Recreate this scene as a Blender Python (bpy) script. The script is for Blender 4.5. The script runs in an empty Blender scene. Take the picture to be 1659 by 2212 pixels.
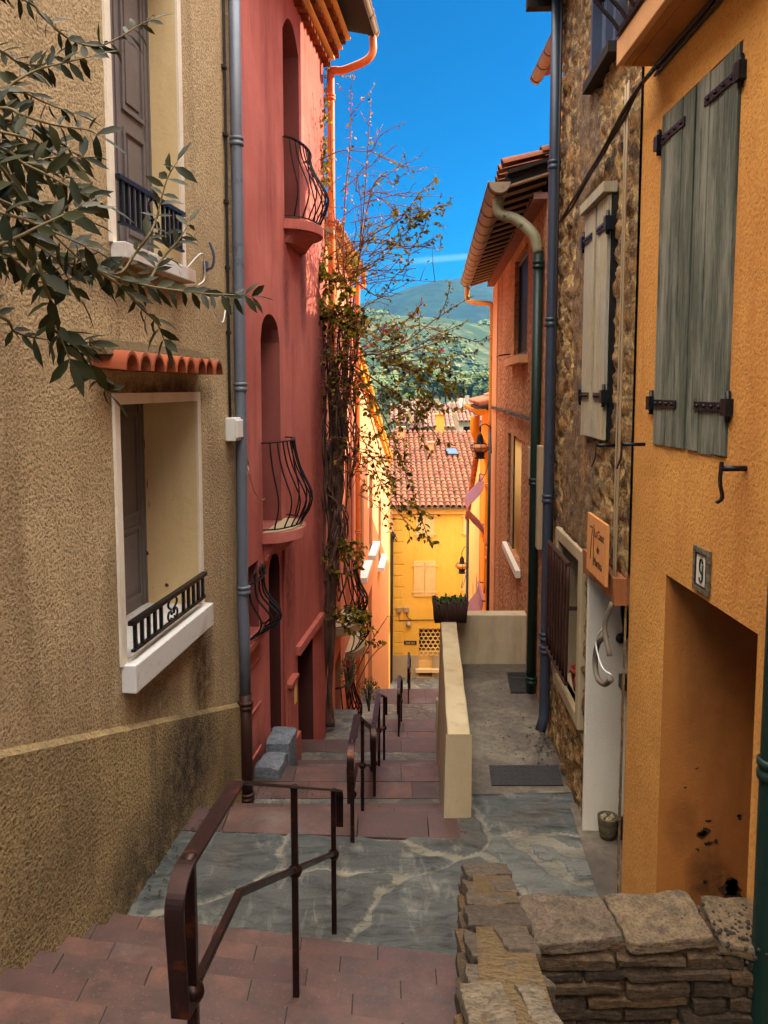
import bpy, math, random
import numpy as np
from mathutils import Vector, Matrix, noise
random.seed(7)
R = math.radians
SC = bpy.context.scene
COL = SC.collection

# ---------------------------------------------------------------- camera
FPX, TILT, U0, V0, W, H = 1661.0, R(5.0), 829.5, 983.0, 1659.0, 2212.0
cam = bpy.data.cameras.new('camera')
cam.sensor_fit = 'VERTICAL'; cam.sensor_height = 24.0
cam.lens = FPX / H * 24.0
cam.shift_y = -(H / 2 - V0) / H
cam.clip_start = 0.05; cam.clip_end = 9000
camo = bpy.data.objects.new('camera', cam); COL.objects.link(camo)
camo.rotation_euler = (R(90) - TILT, 0, 0)
SC.camera = camo

# ---------------------------------------------------------------- light
SUN_AZ, SUN_EL = R(70), R(27)
SKY_STRENGTH, SUN_STRENGTH, EXPOSURE = 0.10, 5.0, 1.2
world = bpy.data.worlds.new('World'); SC.world = world; world.use_nodes = True
wn, wl = world.node_tree.nodes, world.node_tree.links
wn.clear()
wo = wn.new('ShaderNodeOutputWorld'); wb = wn.new('ShaderNodeBackground')
sky = wn.new('ShaderNodeTexSky'); sky.sky_type = 'NISHITA'; sky.sun_disc = False
sky.sun_elevation = SUN_EL; sky.sun_rotation = SUN_AZ
sky.air_density = 1.0; sky.dust_density = 0.3; sky.ozone_density = 3.0
hsv = wn.new('ShaderNodeHueSaturation'); hsv.inputs['Saturation'].default_value = 1.25; hsv.inputs['Value'].default_value = 0.62
tint = wn.new('ShaderNodeMix'); tint.data_type = 'RGBA'; tint.blend_type = 'MULTIPLY'; tint.inputs['Factor'].default_value = 1.0
wl.new(sky.outputs[0], tint.inputs['A']); tint.inputs['B'].default_value = (0.03, 0.55, 1.0, 1)
wl.new(tint.outputs['Result'], hsv.inputs['Color'])
# unseen bright cloud is added overhead and behind to light the lane; the sky ahead is clear with one contrail
tc = wn.new('ShaderNodeTexCoord'); sep = wn.new('ShaderNodeSeparateXYZ'); wl.new(tc.outputs['Generated'], sep.inputs[0])
def wmath(op, a, b=None, c=None):
    n = wn.new('ShaderNodeMath'); n.operation = op
    for i, v in enumerate((a, b, c)):
        if v is None: continue
        if isinstance(v, (int, float)): n.inputs[i].default_value = v
        else: wl.new(v, n.inputs[i])
    return n.outputs[0]
def wrange(v, a, b):
    n = wn.new('ShaderNodeMapRange'); n.interpolation_type = 'SMOOTHSTEP'
    wl.new(v, n.inputs[0]); n.inputs[1].default_value = a; n.inputs[2].default_value = b
    return n.outputs[0]
ahead = wmath('SUBTRACT', wmath('MULTIPLY', sep.outputs['Z'], 1.0), wmath('MULTIPLY', sep.outputs['Y'], 0.12))
wnz = wn.new('ShaderNodeTexNoise'); wnz.inputs['Scale'].default_value = 3.0; wnz.inputs['Detail'].default_value = 5
wl.new(tc.outputs['Generated'], wnz.inputs['Vector'])
cl = wrange(wmath('ADD', ahead, wmath('MULTIPLY', wnz.outputs[0], 0.12)), 0.60, 0.84)
mixc = wn.new('ShaderNodeMix'); mixc.data_type = 'RGBA'
wl.new(cl, mixc.inputs['Factor']); wl.new(hsv.outputs[0], mixc.inputs['A'])
mixc.inputs['B'].default_value = (40.0, 37.5, 34.0, 1)
# the contrail: a thin pale band low over the hills
ey = wmath('DIVIDE', sep.outputs['Z'], sep.outputs['Y']); ex = wmath('DIVIDE', sep.outputs['X'], sep.outputs['Y'])
band = wmath('ABSOLUTE', wmath('SUBTRACT', ey, wmath('ADD', 0.158, wmath('MULTIPLY', ex, 0.085))))
bm = wmath('MULTIPLY', wmath('SUBTRACT', 1.0, wrange(band, 0.001, 0.006)), wrange(ex, -0.01, 0.07))
bm = wmath('MULTIPLY', bm, wmath('MULTIPLY', wrange(sep.outputs['Y'], 0.3, 0.6), 0.35))
mixb = wn.new('ShaderNodeMix'); mixb.data_type = 'RGBA'
wl.new(bm, mixb.inputs['Factor']); wl.new(mixc.outputs['Result'], mixb.inputs['A']); mixb.inputs['B'].default_value = (2.4, 4.4, 5.4, 1)
wl.new(mixb.outputs['Result'], wb.inputs['Color']); wb.inputs['Strength'].default_value = SKY_STRENGTH
wl.new(wb.outputs[0], wo.inputs['Surface'])
sun = bpy.data.lights.new('sun', 'SUN'); sun.energy = SUN_STRENGTH; sun.angle = R(0.5); sun.color = (1.0, 0.83, 0.6)
suno = bpy.data.objects.new('sun', sun); COL.objects.link(suno)
sdir = Vector((math.sin(SUN_AZ) * math.cos(SUN_EL), math.cos(SUN_AZ) * math.cos(SUN_EL), math.sin(SUN_EL)))
suno.rotation_euler = sdir.to_track_quat('Z', 'Y').to_euler()
SC.view_settings.view_transform = 'Standard'; SC.view_settings.look = 'None'
SC.view_settings.exposure = EXPOSURE; SC.view_settings.gamma = 1.0

# ---------------------------------------------------------------- pixel <-> world helpers (for reading sizes off the photograph)
def ray(u, v):
    a, b = (u - U0) / FPX, (V0 - v) / FPX
    c, s = math.cos(TILT), math.sin(TILT)
    return Vector((a, c + b * s, -s + b * c))
def aty(u, v, Y): r = ray(u, v); return r * (Y / r.y)
def atz(u, v, Z): r = ray(u, v); return r * (Z / r.z)

class Face:
    """A vertical wall plane X = x0 + m (Y - y0); points are given by world y, height z and offset o out of the wall."""
    def __init__(s, x0, y0, m, side):
        s.x0, s.y0, s.m, s.side = x0, y0, m, side
        L = math.hypot(1, m); s.d = Vector((m / L, 1 / L, 0)); s.n = Vector((side / L, -side * m / L, 0))
    def p(s, y, z, o=0.0):
        return Vector((s.x0 + s.m * (y - s.y0), y, z)) + s.n * o
    def at(s, u, v, o=0.0):
        q = s.p(s.y0, 0, o); r = ray(u, v); t = q.dot(s.n) / r.dot(s.n); P = r * t
        b = P - s.n * o
        return b.y, b.z
class Front:
    """A wall plane facing the camera at Y = y0; local coordinate is x, offset o towards the camera."""
    def __init__(s, y0): s.yy = y0; s.n = Vector((0, -1, 0)); s.d = Vector((1, 0, 0))
    def p(s, x, z, o=0.0): return Vector((x, s.yy - o, z))
    def at(s, u, v, o=0.0):
        P = aty(u, v, s.yy - o); return P.x, P.z

# ---------------------------------------------------------------- mesh builder
class MB:
    def __init__(s): s.v = []; s.f = []; s.sid = []; s.cur = 0.5; s.sm = []
    def add(s, vs, fs, smooth=False):
        b = len(s.v); s.v += [tuple(x) for x in vs]; s.sid += [s.cur] * len(vs)
        s.f += [[b + i for i in f] for f in fs]; s.sm += [smooth] * len(fs)
        return s
    def quad(s, a, b, c, d): return s.add((a, b, c, d), ((0, 1, 2, 3),))
    def hexa(s, p):   # 8 points: bottom 0-3, top 4-7
        return s.add(p, ((3, 2, 1, 0), (4, 5, 6, 7), (0, 1, 5, 4), (1, 2, 6, 5), (2, 3, 7, 6), (3, 0, 4, 7)))
    def box(s, x0, x1, y0, y1, z0, z1):
        return s.hexa([(x0, y0, z0), (x1, y0, z0), (x1, y1, z0), (x0, y1, z0), (x0, y0, z1), (x1, y0, z1), (x1, y1, z1), (x0, y1, z1)])
    def fbox(s, F, a0, a1, z0, z1, o0, o1):
        P = [F.p(a0, z0, o0), F.p(a1, z0, o0), F.p(a1, z0, o1), F.p(a0, z0, o1), F.p(a0, z1, o0), F.p(a1, z1, o0), F.p(a1, z1, o1), F.p(a0, z1, o1)]
        return s.hexa(P)
    def prism(s, out, ext):
        n = len(out); ext = Vector(ext); out = [Vector(p) for p in out]
        vs = out + [p + ext for p in out]
        fs = [list(range(n))[::-1], list(range(n, 2 * n))] + [(i, (i + 1) % n, n + (i + 1) % n, n + i) for i in range(n)]
        return s.add(vs, fs)
    def tube(s, pts, r, n=8, cap=True, smooth=True, flat=None):
        pts = [Vector(p) for p in pts]; m = len(pts)
        rs = r if isinstance(r, (list, tuple)) else [r] * m
        vs = []; N = None
        for i, p in enumerate(pts):
            t = (pts[min(i + 1, m - 1)] - pts[max(i - 1, 0)])
            if t.length < 1e-9: t = Vector((0, 0, 1))
            t.normalize()
            if N is None:
                N = t.cross(Vector((0, 0, 1)) if abs(t.z) < 0.9 else Vector((1, 0, 0)))
            N = N - t * N.dot(t)
            if N.length < 1e-6: N = t.cross(Vector((0.3, 1, 0.2)))
            N.normalize(); B = t.cross(N)
            for k in range(n):
                a = 2 * math.pi * k / n
                vs.append(p + (N * math.cos(a) + B * math.sin(a)) * rs[i])
        fs = []
        for i in range(m - 1):
            for k in range(n):
                k2 = (k + 1) % n
                fs.append((i * n + k, i * n + k2, (i + 1) * n + k2, (i + 1) * n + k))
        if cap: fs += [list(range(n))[::-1], list(range((m - 1) * n, m * n))]
        return s.add(vs, fs, smooth)
    def bar(s, pts, side, w, h):
        """rectangular bar along pts; `side` is the width direction."""
        pts = [Vector(p) for p in pts]; m = len(pts); side = Vector(side).normalized(); vs = []
        for i, p in enumerate(pts):
            t1 = (pts[i] - pts[i - 1]).normalized() if i else (pts[1] - pts[0]).normalized()
            t2 = (pts[i + 1] - pts[i]).normalized() if i < m - 1 else t1
            t = (t1 + t2).normalized(); up = side.cross(t).normalized()
            k = 1 / max(0.35, t.dot(t1))
            for a, b in ((-1, -1), (1, -1), (1, 1), (-1, 1)):
                vs.append(p + side * (a * w / 2) + up * (b * h / 2 * k))
        fs = [(3, 2, 1, 0), tuple(range(4 * m - 4, 4 * m))]
        for i in range(m - 1):
            for k in range(4):
                k2 = (k + 1) % 4
                fs.append((4 * i + k, 4 * i + k2, 4 * i + 4 + k2, 4 * i + 4 + k))
        return s.add(vs, fs)
    def lathe(s, c, prof, n=16, smooth=True, axis=None):
        c = Vector(c); vs = []; fs = []
        for r, z in prof:
            for k in range(n):
                a = 2 * math.pi * k / n; vs.append(c + Vector((r * math.cos(a), r * math.sin(a), z)))
        for i in range(len(prof) - 1):
            for k in range(n):
                k2 = (k + 1) % n; fs.append((i * n + k, i * n + k2, (i + 1) * n + k2, (i + 1) * n + k))
        fs += [list(range(n))[::-1], list(range((len(prof) - 1) * n, len(prof) * n))]
        return s.add(vs, fs, smooth)
    def ball(s, c, r, n=8, m=6):
        prof = [(r * math.sin(math.pi * (i + 0.02) / (m + 0.04)), -r * math.cos(math.pi * (i + 0.02) / (m + 0.04))) for i in range(m + 1)]
        return s.lathe(c, prof, n)
    def leaf(s, p, d, nrm, L, wd, bend=0.15):
        """a leaf blade of 6 faces along d, slightly folded and bent"""
        p = Vector(p); d = Vector(d).normalized(); nrm = Vector(nrm); sd = d.cross(nrm)
        if sd.length < 1e-4: sd = d.cross(Vector((0.2, 0.5, 1)))
        sd.normalize(); up = sd.cross(d).normalized()
        vs = [p]
        for t, w in ((0.3, 0.85), (0.65, 0.9)):
            c = p + d * (L * t) - up * (bend * L * t * t)
            vs += [c - sd * (wd * w / 2) + up * wd * 0.12, c, c + sd * (wd * w / 2) + up * wd * 0.12]
        vs.append(p + d * L - up * (bend * L))
        return s.add(vs, ((0, 2, 1), (0, 3, 2), (1, 2, 5, 4), (2, 3, 6, 5), (4, 5, 7), (5, 6, 7)), True)
    def build_split(s, name, mat, parent, **kw):
        par = list(range(len(s.v)))
        def find(i):
            while par[i] != i: par[i] = par[par[i]]; i = par[i]
            return i
        for f in s.f:
            for i in f[1:]: par[find(i)] = find(f[0])
        groups = {}
        for k, f in enumerate(s.f): groups.setdefault(find(f[0]), []).append(k)
        for fs in groups.values():
            m = MB(); mp = {}
            for k in fs:
                for i in s.f[k]:
                    if i not in mp: mp[i] = len(m.v); m.v.append(s.v[i]); m.sid.append(s.sid[i])
                m.f.append([mp[i] for i in s.f[k]]); m.sm.append(s.sm[k])
            m.build(name, mat, parent, **kw)
    def build(s, name, mat, parent=None, label=None, cat=None, group=None, kind=None, bevel=0.0, attr=False):
        V = np.array(s.v, dtype=float)
        if parent is None:
            lo, hi = V.min(0), V.max(0); off = Vector(((lo[0] + hi[0]) / 2, (lo[1] + hi[1]) / 2, lo[2])); loc = off
        else:
            off = wloc(parent); loc = Vector((0, 0, 0))
        me = bpy.data.meshes.new(name)
        me.from_pydata([tuple(x) for x in (V - np.array(off))], [], s.f)
        me.polygons.foreach_set('use_smooth', s.sm)
        if attr:
            a = me.attributes.new('sid', 'FLOAT', 'POINT'); a.data.foreach_set('value', s.sid)
        me.update()
        me.materials.append(mat)
        o = bpy.data.objects.new(name, me); COL.objects.link(o); o.location = loc
        if parent is not None: o.parent = parent
        tag(o, label, cat, group, kind)
        if bevel > 0:
            b = o.modifiers.new('bevel', 'BEVEL'); b.width = bevel; b.segments = 2; b.limit_method = 'ANGLE'
        return o
def wloc(o):
    L = Vector((0, 0, 0))
    while o is not None: L = L + o.location; o = o.parent
    return L
def tag(o, label=None, cat=None, group=None, kind=None):
    if label: o['label'] = label
    if cat: o['category'] = cat
    if group: o['group'] = group
    if kind: o['kind'] = kind
def thing(name, label, cat, loc, group=None):
    o = bpy.data.objects.new(name, None); COL.objects.link(o); o.location = Vector(loc); o.empty_display_size = 0.2
    tag(o, label, cat, group); return o
def catmull(P, k=6):
    P = [Vector(p) for p in P]; Q = [P[0] * 2 - P[1]] + P + [P[-1] * 2 - P[-2]]; out = []
    for i in range(1, len(Q) - 2):
        a, b, c, d = Q[i - 1:i + 3]
        for j in range(k):
            t = j / k
            out.append(0.5 * ((2 * b) + (c - a) * t + (2 * a - 5 * b + 4 * c - d) * t * t + (3 * b - a - 3 * c + d) * t ** 3))
    out.append(P[-1]); return out
def lerp(a, b, t): return a + (b - a) * t

def wall_mesh(F, a0, a1, zb, zt, holes=(), back=4.0, reveal=True):
    """front face with rectangular / arched holes and their reveals, plus ends, top and back of a solid wall."""
    mb = MB()
    zb = zb if callable(zb) else (lambda a, q=zb: q); zt = zt if callable(zt) else (lambda a, q=zt: q)
    cuts = {a0, a1}
    for h in holes:
        n = 12 if h.get('arch') else 1
        for i in range(n + 1): cuts.add(lerp(h['a0'], h['a1'], i / n))
    k = 12
    for i in range(1, k): cuts.add(lerp(a0, a1, i / k))
    cuts = sorted(cuts)
    def top(h, a):
        if not h.get('arch'): return h['z1']
        q = (a - (h['a0'] + h['a1']) / 2) / ((h['a1'] - h['a0']) / 2)
        return h['z1'] - h['arch'] + h['arch'] * math.sqrt(max(0, 1 - q * q)) if h.get('round') else h['z1'] - h['arch'] * q * q
    for i in range(len(cuts) - 1):
        l, r = cuts[i], cuts[i + 1]; mid = (l + r) / 2
        if r - l < 1e-6: continue
        hs = sorted([h for h in holes if h['a0'] < mid < h['a1']], key=lambda h: h['z0'])
        cl, cr = zb(l), zb(r)
        for h in hs:
            tl, tr = top(h, l), top(h, r)
            if h['z0'] > min(cl, cr): mb.quad(F.p(l, cl), F.p(r, cr), F.p(r, h['z0']), F.p(l, h['z0']))
            if reveal:
                D = -h.get('depth', 0.25)
                mb.quad(F.p(l, tl), F.p(r, tr), F.p(r, tr, D), F.p(l, tl, D))
                mb.quad(F.p(l, h['z0']), F.p(r, h['z0']), F.p(r, h['z0'], D), F.p(l, h['z0'], D))
            cl, cr = tl, tr
        mb.quad(F.p(l, cl), F.p(r, cr), F.p(r, zt(r)), F.p(l, zt(l)))
        mb.quad(F.p(l, zt(l)), F.p(r, zt(r)), F.p(r, zt(r), -back), F.p(l, zt(l), -back))
        mb.quad(F.p(l, zb(l), -back), F.p(r, zb(r), -back), F.p(r, zt(r), -back), F.p(l, zt(l), -back))
    if reveal:
        for h in holes:
            D = -h.get('depth', 0.25)
            for a in (h['a0'], h['a1']):
                mb.quad(F.p(a, h['z0']), F.p(a, top(h, a)), F.p(a, top(h, a), D), F.p(a, h['z0'], D))
    for a in (a0, a1):
        mb.quad(F.p(a, zb(a)), F.p(a, zt(a)), F.p(a, zt(a), -back), F.p(a, zb(a), -back))
    return mb
def back_panel(F, h, extra=0.02, o=None):
    mb = MB(); D = -h.get('depth', 0.25) if o is None else o
    mb.fbox(F, h['a0'] - extra, h['a1'] + extra, h['z0'] - extra, h['z1'] + extra, D - 0.04, D)
    return mb
def barrel_tiles(mb, org, across, up, ncol, nrow, wd, ln, rise=0.075, jit=0.012, seg=6, keep=None):
    """rows of overlapping half-round roof tiles; org is the eave corner, `up` the slope direction."""
    org, across, up = Vector(org), Vector(across).normalized(), Vector(up).normalized()
    nrm = across.cross(up).normalized()
    if nrm.z < 0: nrm = -nrm
    rnd = random.Random(5)
    for c in range(ncol):
        for r in range(nrow):
            if keep and not keep(c, r): continue
            mb.cur = rnd.random()
            j = rnd.uniform(-jit, jit); jj = rnd.uniform(-jit, jit)
            p0 = org + across * (c * wd + j) + up * (r * ln + jj) + nrm * 0.012
            vs = []
            for t, rad, lift in ((0.0, wd * 0.42, 0.03), (1.12, wd * 0.36, 0.0)):
                for k in range(seg + 1):
                    a = math.pi * k / seg
                    vs.append(p0 + up * (ln * t) + across * (-math.cos(a) * rad) + nrm * (math.sin(a) * rise * (rad / (wd * 0.42)) + lift))
            fs = [(k, k + 1, seg + 2 + k, seg + 1 + k) for k in range(seg)]
            mb.add(vs, fs, True)
            # thickness at the lower lip
            vs2 = []
            for k in range(seg + 1):
                a = math.pi * k / seg
                q = p0 + across * (-math.cos(a) * wd * 0.42) + nrm * (math.sin(a) * rise + 0.03)
                vs2 += [q, q - nrm * 0.016 + across * (math.cos(a) * 0.012)]
            mb.add(vs2, [(2 * k, 2 * k + 1, 2 * k + 3, 2 * k + 2) for k in range(seg)])
    mb.cur = 0.5
    return mb
# ---------------------------------------------------------------- materials
def C(r, g=None, b=None):
    if isinstance(r, str): r, g, b = int(r[0:2], 16), int(r[2:4], 16), int(r[4:6], 16)
    f = lambda x: (x / 255 / 12.92) if x / 255 <= 0.04045 else ((x / 255 + 0.055) / 1.055) ** 2.4
    return (f(r), f(g), f(b), 1.0)
class NT:
    def __init__(s, name):
        s.m = bpy.data.materials.new(name); s.m.use_nodes = True
        s.n = s.m.node_tree.nodes; s.l = s.m.node_tree.links; s.n.clear()
        s.o = s.n.new('ShaderNodeOutputMaterial'); s.b = s.n.new('ShaderNodeBsdfPrincipled'); s.l.new(s.b.outputs[0], s.o.inputs[0])
        s.pos = s.n.new('ShaderNodeNewGeometry').outputs['Position']; s.nrm = None
    def put(s, sock, v):
        if isinstance(v, (int, float)): sock.default_value = v
        elif isinstance(v, tuple): sock.default_value = v if len(v) == len(sock.default_value) else v[:len(sock.default_value)]
        else: s.l.new(v, sock)
    def vec(s, scale=(1, 1, 1), rot=(0, 0, 0), loc=(0, 0, 0), src=None):
        n = s.n.new('ShaderNodeMapping'); s.l.new(src or s.pos, n.inputs[0])
        n.inputs['Location'].default_value = loc; n.inputs['Rotation'].default_value = rot; n.inputs['Scale'].default_value = scale
        return n.outputs[0]
    def noise(s, scale, detail=4, rough=0.55, v=None, dist=0.0):
        n = s.n.new('ShaderNodeTexNoise'); s.l.new(v or s.pos, n.inputs['Vector'])
        n.inputs['Scale'].default_value = scale; n.inputs['Detail'].default_value = detail; n.inputs['Roughness'].default_value = rough; n.inputs['Distortion'].default_value = dist
        return n.outputs[0]
    def vor(s, scale, feature='F1', v=None, out='Distance', rnd=1.0):
        n = s.n.new('ShaderNodeTexVoronoi'); n.feature = feature; s.l.new(v or s.pos, n.inputs['Vector']); n.inputs['Scale'].default_value = scale; n.inputs['Randomness'].default_value = rnd
        return n.outputs[out]
    def warp(s, amt, scale, v=None):
        n = s.n.new('ShaderNodeTexNoise'); s.l.new(v or s.pos, n.inputs['Vector']); n.inputs['Scale'].default_value = scale; n.inputs['Detail'].default_value = 2
        a = s.n.new('ShaderNodeVectorMath'); a.operation = 'MULTIPLY_ADD'; s.l.new(n.outputs['Color'], a.inputs[0]); a.inputs[1].default_value = (amt,) * 3; s.l.new(v or s.pos, a.inputs[2])
        return a.outputs[0]
    def attr(s, name):
        n = s.n.new('ShaderNodeAttribute'); n.attribute_name = name; return n.outputs['Fac']
    def math(s, op, a, b=0.0, clamp=False):
        n = s.n.new('ShaderNodeMath'); n.operation = op; n.use_clamp = clamp; s.put(n.inputs[0], a); s.put(n.inputs[1], b); return n.outputs[0]
    def ramp(s, f, stops, interp='LINEAR'):
        n = s.n.new('ShaderNodeValToRGB'); s.l.new(f, n.inputs[0]); e = n.color_ramp.elements; n.color_ramp.interpolation = interp
        while len(e) < len(stops): e.new(0.5)
        for i, (p, c) in enumerate(stops):
            e[i].position = p; e[i].color = c if isinstance(c, tuple) else (c, c, c, 1)
        return n.outputs[0]
    def mix(s, f, a, b, mode='MIX'):
        n = s.n.new('ShaderNodeMix'); n.data_type = 'RGBA'; n.blend_type = mode
        s.put(n.inputs[0], f); s.put(n.inputs[6], a); s.put(n.inputs[7], b); return n.outputs[2]
    def stains(s, col, spots, dark, scale=9):
        X = s.xyz(s.warp(0.12, 4)); n = s.noise(scale, 6, 0.7)
        for (c, r, k) in spots:
            d2 = 0.0
            for i, ax in enumerate('XYZ'):
                if r[i] > 50: continue
                q = s.math('DIVIDE', s.math('SUBTRACT', X[ax], c[i]), r[i]); d2 = s.math('ADD', s.math('MULTIPLY', q, q), d2)
            m = s.math('MULTIPLY', s.math('SUBTRACT', 1.0, d2, True), s.ramp(n, [(0.3, 0.35), (0.62, 1.0)]))
            m = s.math('MULTIPLY', m, k, True)
            col = s.mix(m, col, dark)
        return col
    def z(s):
        n = s.n.new('ShaderNodeSeparateXYZ'); s.l.new(s.pos, n.inputs[0]); return n.outputs['Z']
    def xyz(s, v=None):
        n = s.n.new('ShaderNodeSeparateXYZ'); s.l.new(v or s.pos, n.inputs[0]); return n.outputs
    def bump(s, h, strength=0.5, dist=0.01):
        n = s.n.new('ShaderNodeBump'); n.inputs['Strength'].default_value = strength; n.inputs['Distance'].default_value = dist
        s.l.new(h, n.inputs['Height'])
        if s.nrm: s.l.new(s.nrm, n.inputs['Normal'])
        s.nrm = n.outputs[0]; s.l.new(s.nrm, s.b.inputs['Normal']); return s
    def fin(s, col, rough=0.9, metal=0.0, spec=0.3, **kw):
        s.put(s.b.inputs['Base Color'], col); s.put(s.b.inputs['Roughness'], rough); s.put(s.b.inputs['Metallic'], metal)
        s.b.inputs['Specular IOR Level'].default_value = spec
        for k, v in kw.items(): s.put(s.b.inputs[k.replace('_', ' ')], v)
        return s.m

def roughcast(name, a, b, grain=90, depth=0.012, stain=None, pit_shade=0.35, spots=(), spotcol=None):
    """thrown render: coarse grains, cloudy tone, streaked stains"""
    t = NT(name)
    g = t.noise(grain, 3, 0.6, t.warp(0.02, 30)); g2 = t.vor(grain * 0.55, v=t.warp(0.03, 25))
    big = t.noise(0.9, 5, 0.6); mid = t.noise(6, 4, 0.6)
    col = t.mix(t.ramp(big, [(0.3, 0.0), (0.7, 1.0)]), a, b)
    col = t.mix(t.math('MULTIPLY', t.ramp(t.math('ADD', t.math('MULTIPLY', g, 0.75), t.math('MULTIPLY', g2, 0.30)), [(0.36, 1.0), (0.53, 0.0)]), pit_shade), col, tuple(x * 0.30 for x in a[:3]) + (1,))  # pits of the grain darkened in the colour, standing in for their shade
    if stain:
        st = t.noise(1.0, 6, 0.65, t.vec((2.2, 2.2, 0.35)))
        col = t.mix(t.math('MULTIPLY', t.ramp(st, [(0.52, 0.0), (0.72, 1.0)]), 0.7), col, stain)
    col = t.mix(t.ramp(mid, [(0.3, 0.30), (0.6, 0.0)]), col, tuple(x * 0.6 for x in a[:3]) + (1,))
    if spots: col = t.stains(col, spots, spotcol)
    t.bump(t.math('ADD', g, t.math('MULTIPLY', g2, 0.8)), 1.0, depth)
    return t.fin(col, 0.95)
def plaster(name, a, b, dark=None, grain=60, depth=0.003, streak=0.35, spots=(), spotcol=None):
    """smooth painted render with brushed cloudiness and faint vertical run marks"""
    t = NT(name)
    big = t.noise(0.8, 6, 0.6, t.warp(0.4, 1.2)); run = t.noise(3.5, 5, 0.6, t.vec((1, 1, 0.16)))
    col = t.mix(t.ramp(big, [(0.32, 0.0), (0.68, 1.0)]), a, b)
    dk = dark or tuple(x * 0.55 for x in a[:3]) + (1,)
    col = t.mix(t.math('MULTIPLY', t.ramp(run, [(0.5, 0.0), (0.75, 1.0)]), streak), col, dk)
    fine = t.noise(grain, 4, 0.6)
    col = t.mix(t.ramp(fine, [(0.3, 0.10), (0.6, 0.0)]), col, dk)
    if spots: col = t.stains(col, spots, spotcol)
    t.bump(fine, 0.6, depth).bump(t.noise(9, 3), 0.5, 0.008)
    return t.fin(col, 0.9)
def paint(name, a, rough=0.5, wear=None, wamt=0.3, metal=0.0, scale=14, spec=0.4):
    t = NT(name)
    n = t.noise(scale, 5, 0.65)
    col = t.mix(t.ramp(t.noise(3, 4), [(0.3, 0.0), (0.7, 0.5)]), a, tuple(x * 0.72 for x in a[:3]) + (1,))
    if wear: col = t.mix(t.math('MULTIPLY', t.ramp(n, [(0.58, 0.0), (0.66, 1.0)]), wamt), col, wear)
    t.bump(t.noise(40, 3), 0.25, 0.002)
    return t.fin(col, t.math('ADD', t.math('MULTIPLY', n, 0.25), rough - 0.12), metal, spec)
def wood(name, a, b, grey=None, rough=0.75):
    """weathered boards with vertical grain"""
    t = NT(name)
    gr = t.noise(5, 6, 0.7, t.vec((18, 18, 0.55))); fine = t.noise(9, 4, 0.7, t.vec((60, 60, 1.0)))
    col = t.mix(t.ramp(gr, [(0.32, 0.0), (0.66, 1.0)]), a, b)
    col = t.mix(t.math('MULTIPLY', t.ramp(fine, [(0.36, 1.0), (0.52, 0.0)]), 0.7), col, tuple(x * 0.30 for x in a[:3]) + (1,))
    if grey: col = t.mix(t.ramp(t.noise(2.0, 5, 0.7, t.vec((3, 3, 0.5))), [(0.45, 0.0), (0.62, 0.7)]), col, grey)
    t.bump(gr, 0.5, 0.004).bump(fine, 0.4, 0.002)
    return t.fin(col, rough, spec=0.25)
def terracotta(name, a, b, c, moss=None):
    t = NT(name); sid = t.attr('sid')
    col = t.ramp(sid, [(0.0, a), (0.5, b), (1.0, c)])
    col = t.mix(t.ramp(t.noise(7, 5, 0.7), [(0.45, 0.0), (0.75, 0.55)]), col, tuple(x * 0.5 for x in a[:3]) + (1,))
    if moss: col = t.mix(t.ramp(t.noise(2.2, 5, 0.7), [(0.52, 0.0), (0.68, 0.6)]), col, moss)
    t.bump(t.noise(35, 4), 0.4, 0.004)
    return t.fin(col, 0.9)

M = {}
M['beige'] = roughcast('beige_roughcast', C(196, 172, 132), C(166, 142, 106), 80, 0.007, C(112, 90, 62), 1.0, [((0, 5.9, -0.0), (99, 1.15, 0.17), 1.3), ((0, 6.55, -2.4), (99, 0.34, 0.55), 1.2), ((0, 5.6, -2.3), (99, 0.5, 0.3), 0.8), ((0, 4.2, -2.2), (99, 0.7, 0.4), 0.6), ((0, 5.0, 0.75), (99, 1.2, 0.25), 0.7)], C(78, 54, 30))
M['plinth'] = roughcast('plinth_roughcast', C(176, 150, 104), C(142, 120, 84), 72, 0.012, C(72, 62, 46), 1.0, [((0, 6.1, -3.0), (99, 0.75, 0.75), 1.1), ((0, 5.2, -3.3), (99, 0.8, 0.5), 0.9), ((0, 3.9, -2.7), (99, 1.0, 0.5), 0.4), ((0, 6.9, -3.5), (99, 0.4, 0.6), 0.5)], C(44, 38, 28))
M['cream'] = plaster('cream_reveal', C(222, 196, 150), C(210, 182, 132), C(170, 130, 84), 50, 0.002, 0.25)
M['whitewash'] = plaster('white_surround', C(232, 222, 206), C(218, 204, 184), C(150, 128, 100), 50, 0.002, 0.3)
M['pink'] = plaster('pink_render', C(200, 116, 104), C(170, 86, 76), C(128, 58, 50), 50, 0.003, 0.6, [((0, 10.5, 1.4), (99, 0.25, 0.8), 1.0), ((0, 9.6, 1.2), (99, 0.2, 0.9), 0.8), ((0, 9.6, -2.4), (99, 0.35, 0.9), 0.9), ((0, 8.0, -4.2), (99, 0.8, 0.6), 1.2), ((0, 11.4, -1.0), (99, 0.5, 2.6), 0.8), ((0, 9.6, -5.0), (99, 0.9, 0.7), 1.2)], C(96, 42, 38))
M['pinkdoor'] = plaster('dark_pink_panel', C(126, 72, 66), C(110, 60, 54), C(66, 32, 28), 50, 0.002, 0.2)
M['redreveal'] = plaster('red_reveal', C(176, 96, 82), C(164, 84, 70), C(120, 56, 46))
M['salmon'] = plaster('salmon_render', C(228, 160, 108), C(232, 170, 112), C(190, 120, 80), 40, 0.003, 0.25)
M['orangepink'] = plaster('orange_pink_render', C(222, 146, 108), C(214, 134, 98), C(170, 90, 66))
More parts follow.
